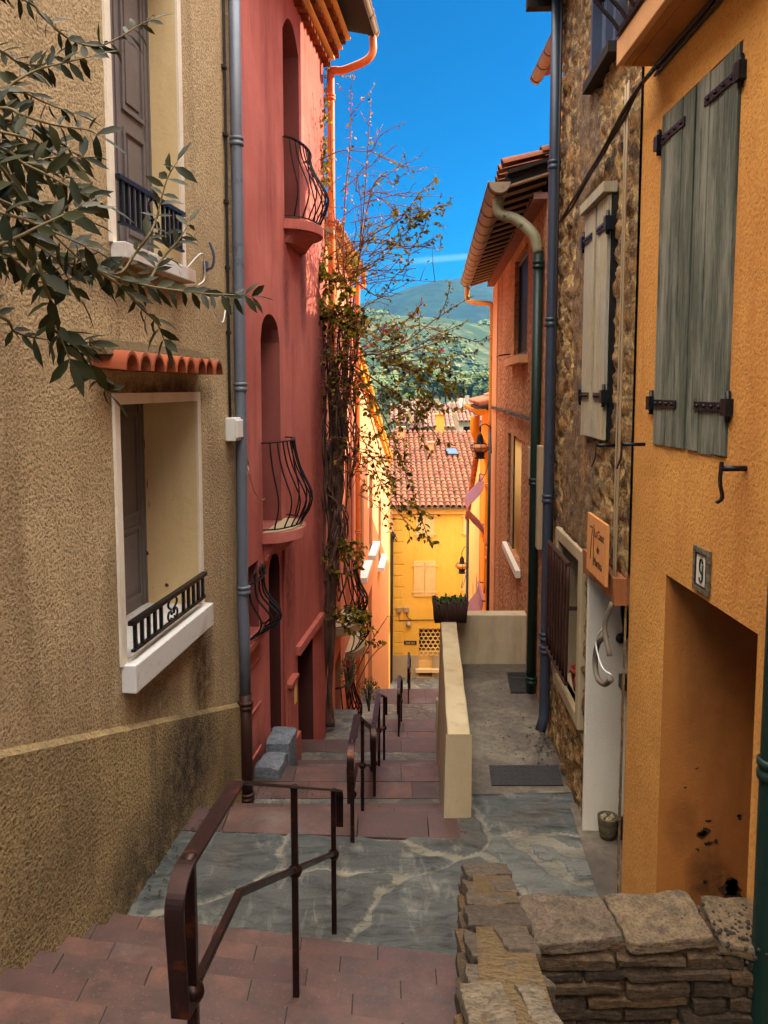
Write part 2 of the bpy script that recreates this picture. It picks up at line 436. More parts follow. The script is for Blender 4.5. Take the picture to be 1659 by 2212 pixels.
M['paleyellow'] = plaster('pale_yellow_render', C(236, 196, 112), C(240, 206, 128), C(200, 150, 80), 40, 0.002, 0.2)
M['yellow'] = plaster('yellow_render', C(224, 178, 74), C(214, 166, 62), C(176, 124, 50), 30, 0.004, 0.3)
M['golden'] = plaster('golden_render', C(244, 160, 30), C(238, 148, 26), C(200, 110, 20), 30, 0.003, 0.2)
M['house9'] = roughcast('ochre_roughcast', C(222, 160, 80), C(194, 130, 62), 80, 0.003, C(170, 98, 46), 0.5)
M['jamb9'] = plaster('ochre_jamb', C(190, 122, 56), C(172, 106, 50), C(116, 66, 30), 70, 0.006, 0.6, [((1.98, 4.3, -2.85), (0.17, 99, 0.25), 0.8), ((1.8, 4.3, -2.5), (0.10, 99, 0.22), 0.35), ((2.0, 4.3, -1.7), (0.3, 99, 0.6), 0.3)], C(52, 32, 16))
M['orangecast'] = roughcast('orange_roughcast', C(208, 150, 100), C(184, 126, 80), 24, 0.05, C(110, 76, 54), 1.0)
M['bandorange'] = plaster('orange_band', C(216, 160, 108), C(208, 150, 100), None, 60, 0.002)
M['parapet'] = plaster('parapet_render', C(194, 178, 146), C(174, 152, 114), C(122, 96, 62), 70, 0.003, 0.6)
M['whiteplaster'] = plaster('white_jamb', C(226, 218, 200), C(212, 204, 186), C(170, 156, 130), 70, 0.005, 0.15)
M['greyplinth'] = plaster('grey_plinth', C(178, 158, 124), C(160, 142, 112), C(120, 104, 80))
M['zinc'] = paint('zinc_pipe', C(112, 118, 130), 0.5, C(70, 72, 78), 0.6, 0.25, 5)
M['iron_brown'] = paint('brown_iron', C(62, 34, 26), 0.55, C(96, 50, 30), 0.5, 0.2)
M['slateblue'] = paint('slate_blue_pipe', C(74, 80, 100), 0.4, C(52, 56, 66), 0.4, 0.2, 5)
M['darkgreen'] = paint('dark_green_pipe', C(20, 44, 38), 0.45, C(10, 20, 18), 0.4, 0.1, 6)
M['yellowpipe'] = paint('ochre_pipe', C(196, 140, 56), 0.5, C(110, 84, 40), 0.4, 0.1, 6)
M['orangepipe'] = paint('orange_pipe', C(236, 128, 62), 0.4, C(200, 96, 44), 0.3, 0.0, 6)
M['goldpipe'] = paint('golden_pipe', C(240, 150, 24), 0.4, None, 0, 0.0, 6)
M['blackiron'] = paint('black_iron', C(30, 32, 36), 0.4, C(70, 72, 76), 0.25, 0.5)
M['rust'] = paint('rusted_handrail', C(50, 30, 26), 0.38, C(112, 52, 22), 0.55, 0.6, 9)
M['greydoor'] = paint('grey_shutter_paint', C(112, 104, 104), 0.5, C(84, 78, 78), 0.2)
M['shutter9'] = wood('green_grey_boards', C(46, 54, 46), C(112, 114, 98), C(146, 142, 128))
M['shutter7'] = wood('pale_weathered_boards', C(140, 126, 100), C(200, 186, 152), C(150, 148, 146))
M['lintel'] = wood('lintel_wood', C(190, 120, 70), C(150, 84, 46), C(120, 80, 56))
M['darkwood'] = wood('dark_rafter_wood', C(34, 27, 23), C(50, 40, 33))
M['pale_strip'] = wood('pale_wood', C(190, 160, 126), C(170, 138, 104))
M['signwood'] = None
M['black'] = paint('black_paint', C(16, 15, 15), 0.5)
M['pinkreveal_shade'] = plaster('shaded_pink_reveal', C(150, 84, 76), C(136, 72, 64), C(100, 46, 40))  # wall pink darkened in the colour for the shade inside window openings
M['doorreveal_shade'] = plaster('shaded_door_reveal', C(84, 42, 36), C(70, 32, 28), C(46, 18, 16))  # door reveals darker still, their shade put into the colour
M['gutterbeige'] = paint('weathered_gutter', C(158, 136, 110), 0.55, C(96, 80, 64), 0.5, 0.1, 7)
M['elbow'] = paint('weathered_elbow', C(150, 146, 116), 0.6, C(40, 44, 36), 0.9, 0.1, 9)
M['flake'] = paint('mould_patch', C(70, 48, 28), 0.9, None, 0)
M['pipegrey'] = paint('grey_blue_pipe', C(62, 68, 82), 0.42, C(44, 48, 56), 0.5, 0.2, 5)
M['white'] = paint('white_plastic', C(224, 222, 216), 0.4)
M['cablegrey'] = paint('pale_cable', C(160, 138, 106), 0.6)
M['hose'] = paint('ribbed_hose', C(120, 108, 90), 0.7)
M['cableblack'] = paint('black_cable', C(30, 28, 27), 0.6)
M['maroon'] = paint('maroon_shutter', C(110, 26, 28), 0.5)
M['beigeshutter'] = paint('beige_shutter', C(214, 180, 116), 0.55, None, 0)
M['purple'] = paint('mauve_metal', C(150, 108, 128), 0.45, None, 0)
M['greydark'] = paint('dark_grey', C(46, 43, 42), 0.6)
M['darkglass'] = paint('dark_window', C(14, 16, 20), 0.5, None, 0, 0.0, 3, 0.04)
M['tile'] = terracotta('terracotta_tiles', C(140, 76, 54), C(156, 90, 64), C(118, 66, 50), C(132, 104, 56))
M['tileorange'] = terracotta('orange_tiles', C(166, 86, 52), C(136, 66, 42), C(172, 110, 72))
M['tiledark'] = terracotta('old_tiles', C(150, 100, 84), C(130, 96, 88), C(160, 112, 90))
M['tilegold'] = terracotta('golden_tiles', C(244, 170, 50), C(236, 150, 40), C(244, 180, 80))
def mk_glass():
    t = NT('window_glass'); t.b.inputs['Coat Weight'].default_value = 0.5
    return t.fin(C(120, 140, 165), 0.06, 0.4, 0.8)
M['glass'] = mk_glass()
def mk_sill():
    t = NT('painted_sill')
    pe = t.noise(16, 6, 0.75, t.vec((1, 1, 1)))
    col = t.mix(t.ramp(pe, [(0.60, 0.0), (0.66, 0.7)]), C(206, 204, 200), C(140, 126, 108))
    rust = t.noise(2.2, 4, 0.6)
    col = t.mix(t.ramp(rust, [(0.52, 0.0), (0.7, 0.6)]), col, C(172, 132, 92))
    t.bump(pe, 0.3, 0.003); return t.fin(col, 0.6)
M['sill'] = mk_sill()
def mk_stone(name, cols, streaky=(1, 1, 4), edge=True):
    """rubble: per-stone tone from the mesh's sid attribute, layered grain"""
    t = NT(name); sid = t.attr('sid')
    col = t.ramp(sid, [(i / (len(cols) - 1), c) for i, c in enumerate(cols)])
    lay = t.noise(7, 6, 0.7, t.vec(streaky)); sp = t.noise(30, 5, 0.7)
    col = t.mix(t.ramp(lay, [(0.35, 0.65), (0.6, 0.0)]), col, tuple(x * 0.35 for x in cols[0][:3]) + (1,))
    col = t.mix(t.ramp(sp, [(0.5, 0.0), (0.72, 0.5)]), col, cols[-1])
    cr = t.vor(3.2, 'DISTANCE_TO_EDGE', t.warp(0.5, 3.5))
    col = t.mix(t.math('MULTIPLY', t.ramp(cr, [(0.0, 1.0), (0.02, 0.0)]), t.ramp(sp, [(0.45, 0.0), (0.6, 0.6)])), col, tuple(x * 0.25 for x in cols[0][:3]) + (1,))
    col = t.mix(t.ramp(t.noise(75, 3, 0.6), [(0.34, 0.6), (0.5, 0.0)]), col, tuple(x * 0.4 for x in cols[0][:3]) + (1,))
    t.bump(lay, 0.9, 0.02).bump(sp, 0.8, 0.012)
    return t.fin(col, 0.8, spec=0.35)
M['rubble'] = mk_stone('rubble_stone', [C(72, 54, 40), C(134, 98, 58), C(176, 130, 74), C(110, 90, 70), C(214, 176, 114)], (3, 3, 1.6))
M['schist'] = mk_stone('schist_stone', [C(68, 58, 50), C(108, 94, 78), C(98, 86, 74), C(118, 96, 68), C(130, 118, 98)], (2.5, 2.5, 9))
M['courses'] = mk_stone('dark_courses', [C(52, 42, 32), C(88, 68, 46), C(72, 58, 44), C(104, 78, 50), C(120, 96, 66)], (2.5, 2.5, 10))
M['mortar'] = roughcast('ochre_mortar', C(112, 92, 62), C(92, 74, 50), 60, 0.02, C(80, 62, 42), 0.6)
M['darkmortar'] = roughcast('earth_joint', C(92, 68, 44), C(70, 52, 36), 60, 0.02, C(44, 34, 26), 0.6)
def mk_slate():
    t = NT('slate_flagstones')
    v = t.warp(0.25, 1.6); v = t.vec((1, 1, 0), src=v)
    d = t.vor(1.5, 'DISTANCE_TO_EDGE', v); cell = t.vor(1.5, 'F1', v, 'Color')
    sp = t.xyz(cell)
    wn_ = t.noise(10, 5, 0.7); dd = t.math('ADD', d, t.math('MULTIPLY', t.math('SUBTRACT', wn_, 0.5), 0.08))
    stone = t.ramp(sp[0], [(0.0, C(84, 88, 86)), (0.35, C(112, 114, 108)), (0.7, C(128, 124, 112)), (1.0, C(96, 92, 84))])
    lay = t.noise(3.5, 7, 0.72, t.vec((1, 3.2, 1), (0, 0, 0.5)), 0.6)
    stone = t.mix(t.ramp(lay, [(0.36, 0.75), (0.56, 0.0)]), stone, C(58, 62, 64))
    stone = t.mix(t.ramp(t.noise(4, 6, 0.7), [(0.52, 0.0), (0.68, 0.8)]), stone, C(172, 162, 140))
    mort = t.mix(wn_, C(150, 140, 120), C(84, 80, 72))
    m = t.ramp(dd, [(0.028, 1.0), (0.05, 0.0)])
    col = t.mix(m, stone, mort)
    col = t.mix(t.ramp(t.noise(0.8, 5, 0.6), [(0.4, 0.35), (0.62, 0.0)]), col, C(56, 52, 46))
    t.bump(t.ramp(dd, [(0.0, 0.0), (0.07, 1.0)]), 0.8, 0.03).bump(lay, 1.0, 0.045).bump(t.noise(18, 5, 0.7), 0.6, 0.015)
    return t.fin(col, t.math('ADD', t.math('MULTIPLY', lay, 0.4), 0.4), spec=0.45)
M['slate'] = mk_slate()
M['flag'] = None
def mk_flag():
    t = NT('flagstone'); sid = t.attr('sid')
    cols = [C(64, 68, 68), C(94, 96, 92), C(118, 118, 111), C(80, 80, 76), C(102, 104, 99), C(138, 131, 114)]
    col = t.ramp(sid, [(i / 5, c) for i, c in enumerate(cols)])
    lay = t.noise(2.6, 8, 0.72, t.vec((1.2, 3.4, 1), (0, 0, 0.4)), 0.9)
    lay2 = t.noise(3.0, 7, 0.7, t.vec((2.6, 1.0, 1), (0, 0, 0.9)), 0.5)
    col = t.mix(t.ramp(lay, [(0.34, 0.85), (0.52, 0.0)]), col, C(40, 42, 42))
    col = t.mix(t.ramp(lay2, [(0.54, 0.0), (0.72, 0.6)]), col, C(158, 154, 140))
    col = t.mix(t.ramp(t.noise(1.1, 6, 0.65), [(0.52, 0.0), (0.7, 0.5)]), col, C(110, 92, 72))
    t.bump(lay, 1.0, 0.05).bump(lay2, 0.6, 0.02)
    return t.fin(col, t.math('ADD', t.math('MULTIPLY', lay, 0.5), 0.32), spec=0.5)
M['flag'] = mk_flag()
def mk_concrete():
    t = NT('worn_concrete')
    n = t.noise(1.2, 7, 0.65, t.warp(0.4, 1.0)); f = t.noise(14, 6, 0.7)
    col = t.ramp(n, [(0.3, C(62, 54, 48)), (0.5, C(98, 88, 76)), (0.62, C(126, 116, 98)), (0.75, C(90, 86, 80))])
    col = t.mix(t.ramp(f, [(0.35, 0.5), (0.55, 0.0)]), col, C(62, 56, 52))
    t.bump(f, 0.5, 0.008); return t.fin(col, 0.75, spec=0.4)
M['concrete'] = mk_concrete()
def mk_steptile():
    t = NT('terracotta_step_tiles'); sid = t.attr('sid')
    col = t.ramp(sid, [(0.0, C(82, 57, 52)), (0.4, C(100, 70, 62)), (0.7, C(90, 65, 60)), (1.0, C(110, 75, 62))])
    n = t.noise(5, 6, 0.7); f = t.noise(60, 4, 0.6)
    col = t.mix(t.ramp(n, [(0.38, 0.75), (0.62, 0.0)]), col, C(62, 50, 47))
    col = t.mix(t.ramp(t.noise(2.2, 7, 0.75), [(0.5, 0.0), (0.72, 0.6)]), col, C(70, 58, 52))
    col = t.mix(t.ramp(f, [(0.6, 0.0), (0.75, 0.5)]), col, C(134, 104, 96))
    col = t.mix(t.ramp(t.noise(1.3, 6, 0.65), [(0.55, 0.0), (0.7, 0.45)]), col, C(120, 110, 104))
    t.bump(n, 0.4, 0.006).bump(f, 0.4, 0.002); return t.fin(col, t.math('ADD', t.math('MULTIPLY', n, 0.35), 0.38), spec=0.4)
M['steptile'] = mk_steptile()
M['grout'] = paint('dark_joint', C(56, 46, 42), 0.9, None, 0)
def mk_leaf(name, a, b, back=None, trans=0.25):
    t = NT(name); sid = t.attr('sid')
    col = t.ramp(sid, [(0.0, a), (0.8, b), (1.0, b)])
    if back:
        g = t.n.new('ShaderNodeNewGeometry').outputs['Backfacing']; col = t.mix(g, col, back)
    tr = t.n.new('ShaderNodeBsdfTranslucent'); t.put(tr.inputs['Color'], col)
    mx = t.n.new('ShaderNodeMixShader'); mx.inputs[0].default_value = trans
    t.l.new(t.b.outputs[0], mx.inputs[1]); t.l.new(tr.outputs[0], mx.inputs[2]); t.l.new(mx.outputs[0], t.o.inputs[0])
    return t.fin(col, 0.55, spec=0.2)
M['olive'] = mk_leaf('olive_leaf', C(28, 30, 16), C(48, 48, 22), C(68, 68, 44), 0.08)
M['bougleaf'] = mk_leaf('creeper_leaf', C(34, 46, 18), C(150, 140, 36), None, 0.55)
M['bract'] = mk_leaf('magenta_bract', C(190, 20, 90), C(210, 40, 110), None, 0.4)
M['dryleaf'] = mk_leaf('dry_leaf', C(206, 140, 40), C(214, 176, 60), None, 0.5)
M['shrub'] = mk_leaf('shrub_leaf', C(34, 56, 30), C(70, 100, 44), None, 0.25)
M['bark'] = wood('vine_bark', C(92, 62, 48), C(66, 44, 36), C(120, 92, 74))
M['twig'] = paint('vine_twig', C(122, 72, 58), 0.7, None, 0)
M['olivetwig'] = paint('olive_twig', C(104, 86, 50), 0.7, None, 0)
M['litter'] = paint('dead_leaf_litter', C(46, 36, 30), 0.8, None, 0)
M['basket'] = wood('woven_basket', C(70, 44, 32), C(46, 30, 24))
M['terracottapot'] = paint('terracotta_pot', C(150, 66, 46), 0.7, None, 0)
M['stonepot'] = mk_stone('mossy_pot', [C(84, 72, 56), C(110, 98, 76), C(136, 122, 96)])
# ---------------------------------------------------------------- wall planes of the lane
LB = Face(-2.35, 0.0, 0.1197, 1)
LP = Face(-1.452, 7.5, 0.125, 1)
L3 = Face(-0.902, 11.9, 0.06, 1)
L4 = Face(-0.638, 16.3, 0.06, 1)
RS = Face(1.58, 5.2, 0.036, -1)
RN = Face(1.605, 5.2, -0.005, -1)
RR = Face(1.72, 8.25, 0.063, -1)
YF = Front(33.0)

# ---------------------------------------------------------------- stair levels
YY0, ZZ0, RUN, RISE = 3.28, -2.867, 0.28, 0.127
FLOOR = -3.5
def zs(x, y):
    """height of the walking surface near the camera"""
    yy = y + 0.17 * x
    if yy > YY0 + RUN * 4: return FLOOR
    k = math.ceil((yy - YY0) / RUN - 1e-6); k = max(k, -6)
    return ZZ0 - RISE * k
LEV = [  # (level, y of far lip, y where the tile rows start, y where the level begins)
    (-3.5, 6.08, 5.72, 4.3), (-4.2, 8.23, 7.55, 7.20), (-5.0, 10.58, 10.19, 9.70), (-6.0, 13.38, 12.6, 12.5),
    (-7.6, 18.9, 17.98, 16.8), (-12.75, 33.2, 33.3, 31.2)]

# ---------------------------------------------------------------- shared part builders
def window_reveal(F, h, mat, parent, name='window_reveal'):
    mb = MB(); D = -h['depth']
    a0, a1, z0, z1 = h['a0'], h['a1'], h['z0'], h['z1']
    for a, b in (((a0, z0), (a0, z1)), ((a1, z0), (a1, z1)), ((a0, z1), (a1, z1)), ((a0, z0), (a1, z0))):
        mb.quad(F.p(*a), F.p(*b), F.p(*b, D), F.p(*a, D))
    return mb.build(name, mat, parent)
def arch_reveal(F, h, mat, parent):
    mb = MB(); D = -h['depth']; n = 14 if h.get('arch') else 1
    def top(a):
        if not h.get('arch'): return h['z1']
        q = (a - (h['a0'] + h['a1']) / 2) / ((h['a1'] - h['a0']) / 2)
        return h['z1'] - h['arch'] + h['arch'] * math.sqrt(max(0, 1 - q * q)) if h.get('round') else h['z1'] - h['arch'] * q * q
    L = [lerp(h['a0'], h['a1'], i / n) for i in range(n + 1)]
    for l, r in zip(L, L[1:]):
        mb.quad(F.p(l, top(l)), F.p(r, top(r)), F.p(r, top(r), D), F.p(l, top(l), D))
    mb.quad(F.p(h['a0'], h['z0']), F.p(h['a1'], h['z0']), F.p(h['a1'], h['z0'], D), F.p(h['a0'], h['z0'], D))
    for a in (h['a0'], h['a1']): mb.quad(F.p(a, h['z0']), F.p(a, top(a)), F.p(a, top(a), D), F.p(a, h['z0'], D))
    return mb.build('reveal', mat, parent)
def ring(mb, F, a0, a1, z0, z1, w, o0, o1, bottom=True):
    mb.fbox(F, a0 - w, a0, z0 - (w if bottom else 0), z1 + w, o0, o1); mb.fbox(F, a1, a1 + w, z0 - (w if bottom else 0), z1 + w, o0, o1)
    mb.fbox(F, a0, a1, z1, z1 + w, o0, o1)
    if bottom: mb.fbox(F, a0, a1, z0 - w, z0, o0, o1)
    return mb
def prof_val(P, t):
    n = len(P) - 1; x = min(max(t, 0), 1) * n; i = min(int(x), n - 1); f = x - i
    a, b, c, d = P[max(i - 1, 0)], P[i], P[i + 1], P[min(i + 2, n)]
    return 0.5 * (2 * b + (c - a) * f + (2 * a - 5 * b + 4 * c - d) * f * f + (3 * b - a - 3 * c + d) * f ** 3)
def belly_railing(parent, F, a0, a1, z0, z1, prof, nb, mat, r=0.009, bow=0.55, name='balcony_railing', side=False, scroll=False):
    """wrought bars bowed out in plan and bellied in profile; prof lists the projection from top to bottom"""
    rt = MB()
    plan = lambda q: max(0.0, math.sin(math.pi * q)) ** bow
    P = lambda q, t: F.p(lerp(a0, a1, q), lerp(z1, z0, t), 0.012 + plan(q) * prof_val(prof, t))
    rt.bar([P(i / 16, 0) for i in range(17)], (0, 0, 1), 0.012, 0.045)
    root = rt.build(name, mat, parent)
    MB().bar([P(i / 16, 1) for i in range(17)], (0, 0, 1), 0.012, 0.025).build('bottom_rail', mat, root)
    br = MB()
    for k in range(nb):
        q = (k + 0.5) / nb if not side else lerp(0.06, 0.94, k / (nb - 1))
        br.tube([P(q, i / 14) for i in range(15)], r, 6)
    br.build_split('bar', mat, root)
    if scroll:
        sc = MB()
        for c in (0.25, 0.5, 0.75):
            b = P(c, 0); big = 0.07 if c == 0.5 else 0.05
            sc.tube([b + F.d * (big * math.cos(a) * (1 - a / 14)) + Vector((0, 0, big * 1.2 + big * math.sin(a) * (1 - a / 14))) for a in [i * 0.45 for i in range(26)]], 0.008, 6)
            sc.tube([b, b + Vector((0, 0, big))], 0.008, 6)
        sc.build('scrolls', mat, root)
    return root
def bow_slab(F, a0, a1, z0, z1, depth, bow=0.55, taper=0.0):
    mb = MB(); n = 16
    out = []
    for i in range(n + 1):
        q = i / n; out.append((lerp(a0, a1, q), 0.0 + depth * max(0.0, math.sin(math.pi * q)) ** bow))
    lo = [F.p(a, z0, max(0.001, o * (1 - taper))) for a, o in out]; hi = [F.p(a, z1, o) for a, o in out]
    m = n + 1
    vs = lo + hi; fs = [list(range(m))[::-1], list(range(m, 2 * m))] + [(i, (i + 1) % m, m + (i + 1) % m, m + i) for i in range(m)]
    return mb.add(vs, fs)
def guard(parent, F, a0, a1, z0, z1, o, nb, mat, scroll=True, th=0.022):
    """straight window guard with square bars and a scrolled middle"""
    r = MB(); r.fbox(F, a0, a1, z1 - th, z1 + th * 0.4, o - 0.022, o + 0.022)
    root = r.build('window_railing', mat, parent)
    MB().fbox(F, a0 + 0.02, a1 - 0.02, z0, z0 + th * 0.8, o - 0.014, o + 0.014).build('bottom_rail', mat, root)
    b = MB()
    for k in range(nb):
        q = k / (nb - 1)
        if scroll and 0.4 < q < 0.6: continue
        a = lerp(a0 + 0.06, a1 - 0.06, q); b.fbox(F, a - 0.012, a + 0.012, z0, z1, o - 0.011, o + 0.011)
    b.build_split('bar', mat, root)
    if scroll:
        s = MB(); am = (a0 + a1) / 2; h = z1 - z0
        for sg in (-1, 1):
            s.tube([F.p(am + sg * (0.02 + 0.035 * (1 - math.cos(t))), z0 + h * (0.28 + 0.16 * math.sin(t)), o) for t in [i * 0.35 for i in range(17)]], 0.009, 6)
            s.tube([F.p(am + sg * (0.01 + 0.075 * math.sin(t * math.pi)), z0 + h * (0.45 + 0.5 * t), o) for t in [i / 8 for i in range(9)]], 0.009, 6)
        s.build('scroll', mat, root)
    return root
def drainpipe(parent, pts, r, mat, collars=(), name='drainpipe', cmat=None, n=10):
    o = MB().tube(pts, r, n).build(name, mat, parent)
    if collars:
        c = MB()
        for p in collars:
            p = Vector(p); c.lathe(p, [(r * 1.02, -0.045), (r * 1.22, -0.04), (r * 1.22, -0.012), (r * 1.1, -0.008), (r * 1.1, 0.008), (r * 1.24, 0.012), (r * 1.24, 0.035), (r * 1.02, 0.04)], 14)
        c.build_split('collar', cmat or mat, o)
    return o
def board_shutter(F, a0, a1, z0, z1, o0, o1, nboards, mat, parent, name='shutter', label=None):
    mb = MB(); w = (a1 - a0) / nboards; rnd = random.Random(int(a0 * 1000) % 97)
    for i in range(nboards):
        mb.fbox(F, a0 + i * w + 0.003, a0 + (i + 1) * w - 0.003, z0 + rnd.uniform(0, 0.012), z1 - rnd.uniform(0, 0.006), o0, o1 + rnd.uniform(-0.003, 0.003))
    return mb.build(name, mat, parent, label, bevel=0.002)
def strap(F, a0, a1, z, o, mat, parent, pin, h=0.045):
    """strap hinge with rivets and a pin block at `pin`"""
    mb = MB(); mb.fbox(F, min(a0, a1), max(a0, a1), z - h / 2, z + h / 2, o, o + 0.007)
    for i in range(4):
        a = lerp(a0, a1, 0.12 + 0.25 * i); mb.ball(F.p(a, z, o + 0.008), 0.011, 8, 4)
    mb.fbox(F, pin - 0.03, pin + 0.03, z - h * 0.9, z + h * 0.9, o - 0.035, o + 0.022)
    mb.tube([F.p(pin, z - h * 1.5, o), F.p(pin, z + h * 1.7, o)], 0.013, 8)
    return mb.build('hinge', mat, parent)

# ================================================================= BEIGE HOUSE (left, nearest)
bh = thing('beige_house', 'beige roughcast house with grey shutters and a tile canopy on the left', 'house', LB.p(3.0, -4.2))
hl = dict(a0=5.042, a1=6.445, z0=-1.85, z1=-0.11, depth=0.48)
hu = dict(a0=5.07, a1=6.19, z0=0.93, z1=3.3, depth=0.24)
wall_mesh(LB, -1.5, 7.5, -4.6, 4.8, [hl, hu], 4.0, reveal=False).build('wall', M['beige'], bh)
# plinth: rough lower render stepping down the slope
pz = lambda y: -1.794 - 0.357 * (y - 3.681)
pm = MB()
ys = [-1.4, 1, 3, 4, 5, 6, 7, 7.49]
for i in range(len(ys) - 1):
    a, b = ys[i], ys[i + 1]
    pm.hexa([LB.p(a, -4.55, 0), LB.p(b, -4.55, 0), LB.p(b, -4.55, 0.05), LB.p(a, -4.55, 0.05), LB.p(a, pz(a), 0), LB.p(b, pz(b), 0), LB.p(b, pz(b) - 0.03, 0.045), LB.p(a, pz(a) - 0.03, 0.045)])
pm.build('plinth', M['plinth'], bh)
for h, up in ((hl, False), (hu, True)):
    fr = ring(MB(), LB, h['a0'], h['a1'], h['z0'], h['z1'], 0.075, 0.0, 0.018, bottom=False).build('window', M['whitewash'], bh)
    window_reveal(LB, h, M['cream'], fr)
    D = -h['depth']
    sh = MB().fbox(LB, h['a0'] - 0.02, h['a1'] + 0.02, h['z0'] - 0.02, h['z1'] + 0.02, D - 0.04, D)
    # raised stiles and panels
    n = 2
    w = (h['a1'] - h['a0']) / n
    for i in range(n):
        x0 = h['a0'] + i * w; x1 = x0 + w
        hh = h['z1'] - h['z0']
        for p0, p1 in ((0.06, 0.40), (0.46, 0.94)):
            q0, q1 = h['z0'] + hh * p0, h['z0'] + hh * p1
            ring(sh, LB, x0 + 0.13, x1 - 0.13, q0 + 0.02, q1 - 0.02, 0.03, D, D + 0.018)
            sh.fbox(LB, x0 + 0.17, x1 - 0.17, q0 + 0.06, q1 - 0.06, D, D + 0.012)
        sh.fbox(LB, x1 - 0.022, x1 + 0.022, h['z0'], h['z1'], D, D + 0.024)
        sh.fbox(LB, x1 - 0.075, x1 - 0.03, h['z0'], h['z1'], D, D + 0.016)
    sh.build('shutter', M['greydoor'], fr)
    s0 = -2.04 if not up else 0.83
    MB().fbox(LB, h['a0'] - 0.05, h['a1'] + 0.07, s0, h['z0'] + 0.004, -0.01, 0.10).fbox(LB, h['a0'] + 0.002, h['a1'] - 0.002, h['z0'] - 0.05, h['z0'] + 0.006, D + 0.002, -0.012).build('sill', M['sill'], fr, bevel=0.008)
    if not up: guard(fr, LB, h['a0'] - 0.0, h['a1'] + 0.01, -1.78, -1.57, 0.05, 13, M['blackiron'])
    else: guard(fr, LB, h['a0'] + 0.0, h['a1'] - 0.0, 1.06, 1.36, 0.03, 13, M['blackiron'])
mk = MB(); rnd = random.Random(6)
for (u, v, s, t) in ((360, 1264, 9, 1), (312, 960, 2, 12), (318, 1045, 2, 12), (322, 1090, 1.5, 14), (318, 1195, 7, 1.5), (372, 1080, 2, 1), (330, 1270, 2, 1), (402, 1120, 2, 1), (308, 1215, 2, 8)):
    p = aty(u, v, hl['a1'] - 0.003); q = p.y / FPX * 0.5
    n = 8; mk.add([p + Vector((math.cos(i * 2 * math.pi / n) * s * q * rnd.uniform(0.7, 1.2), 0, math.sin(i * 2 * math.pi / n) * s * t * q * rnd.uniform(0.8, 1.1))) for i in range(n)], [list(range(n))])
mk.build('wall_mark', M['flake'], bh)
# tile canopy
tcm = MB(); n = 9; y0, y1 = 4.74, 6.52; wd = (y1 - y0) / n
for i in range(n):
    c = y0 + (i + 0.5) * wd; tcm.cur = random.random(); seg = 10
    o1 = 0.215 + random.uniform(-0.008, 0.008)
    def arc(rr, o, dz=0): return [LB.p(c - math.cos(math.pi * k / seg) * rr * 0.93, 0.11 + dz + math.sin(math.pi * k / seg) * rr * 1.12, o) for k in range(seg + 1)]
    A, B_, Cc, Dd = arc(wd * 0.53, -0.01, 0.02), arc(wd * 0.53, o1), arc(wd * 0.44, o1), arc(wd * 0.44, -0.01)
    m = seg + 1
    tcm.add(A + B_, [(k, k + 1, m + k + 1, m + k) for k in range(seg)], True)
    tcm.add(B_ + Cc, [(k, k + 1, m + k + 1, m + k) for k in range(seg)])
    tcm.add(Cc + Dd, [(k, k + 1, m + k + 1, m + k) for k in range(seg)], True)
cano = tcm.build('tile_canopy', M['tileorange'], bh, attr=True)
mm = MB()
mm.hexa([LB.p(4.7, 0.205, 0), LB.p(6.56, 0.205, 0), LB.p(6.56, 0.205, 0.12), LB.p(4.7, 0.205, 0.12), LB.p(4.7, 0.31, 0), LB.p(6.56, 0.31, 0), LB.p(6.56, 0.25, 0.09), LB.p(4.7, 0.25, 0.09)])
mm.build('mortar_bed', M['mortar'], cano)
# drainpipe between beige and pink house
pu = lambda v: Vector((*LB.p(7.43, 0, 0.075)[:2], LB.at(506, v)[1]))
zz = lambda v: LB.at(506, v)[1]
dx = LB.p(7.42, 0, 0.085)
def dpt(v): return Vector((dx.x, dx.y, zz(v)))
dp = drainpipe(bh, [dpt(1512), dpt(1380), dpt(1320) + Vector((-0.012, 0, 0)), dpt(1000), dpt(300), dpt(-200)], 0.055, M['zinc'], [dpt(320), dpt(835), dpt(1275)])
drainpipe(bh, [dpt(1760), dpt(1600), dpt(1506)], 0.062, M['iron_brown'], [dpt(1530), dpt(1735)], 'drain_foot')
cb = MB()
for o, yy_ in ((0.02, 7.28), (0.022, 7.31)):
    cb.tube([LB.p(yy_ + 0.01 * math.sin(k), z, o) for k, z in enumerate([4.7, 3.5, 2.5, 1.4, 0.6, 0.0, -0.28])], 0.008, 5)
for z in (2.9, 2.3, 1.7, 1.1, 0.5): cb.fbox(LB, 7.265, 7.325, z, z + 0.03, 0, 0.035)
cb.build('cable', M['cableblack'], bh)
jb = MB().fbox(LB, 7.2, 7.37, -0.5, -0.28, 0.0, 0.10).fbox(LB, 7.19, 7.36, -0.47, -0.30, 0.10, 0.125).build('junction_box', M['white'], bh, bevel=0.008)
MB().tube([LB.p(7.25, -0.5, 0.05), LB.p(7.27, -0.57, 0.06), LB.p(7.32, -0.55, 0.06), LB.p(7.33, -0.49, 0.05)], 0.007, 5).build('cable_loop', M['cablegrey'], jb)
lp = MB()
lp.tube(catmull([LB.p(6.2, 0.95, 0.05), LB.p(6.35, 1.08, 0.12), LB.p(6.45, 0.9, 0.1), LB.p(6.3, 0.82, 0.1), LB.p(6.5, 0.8, 0.05)]), 0.006, 5)
lp.tube(catmull([LB.p(6.75, 0.78, 0.02), LB.p(6.9, 0.62, 0.05), LB.p(7.05, 0.6, 0.05), LB.p(7.2, 0.78, 0.03)]), 0.006, 5)
lp.build_split('loose_wire', M['white'], bh)
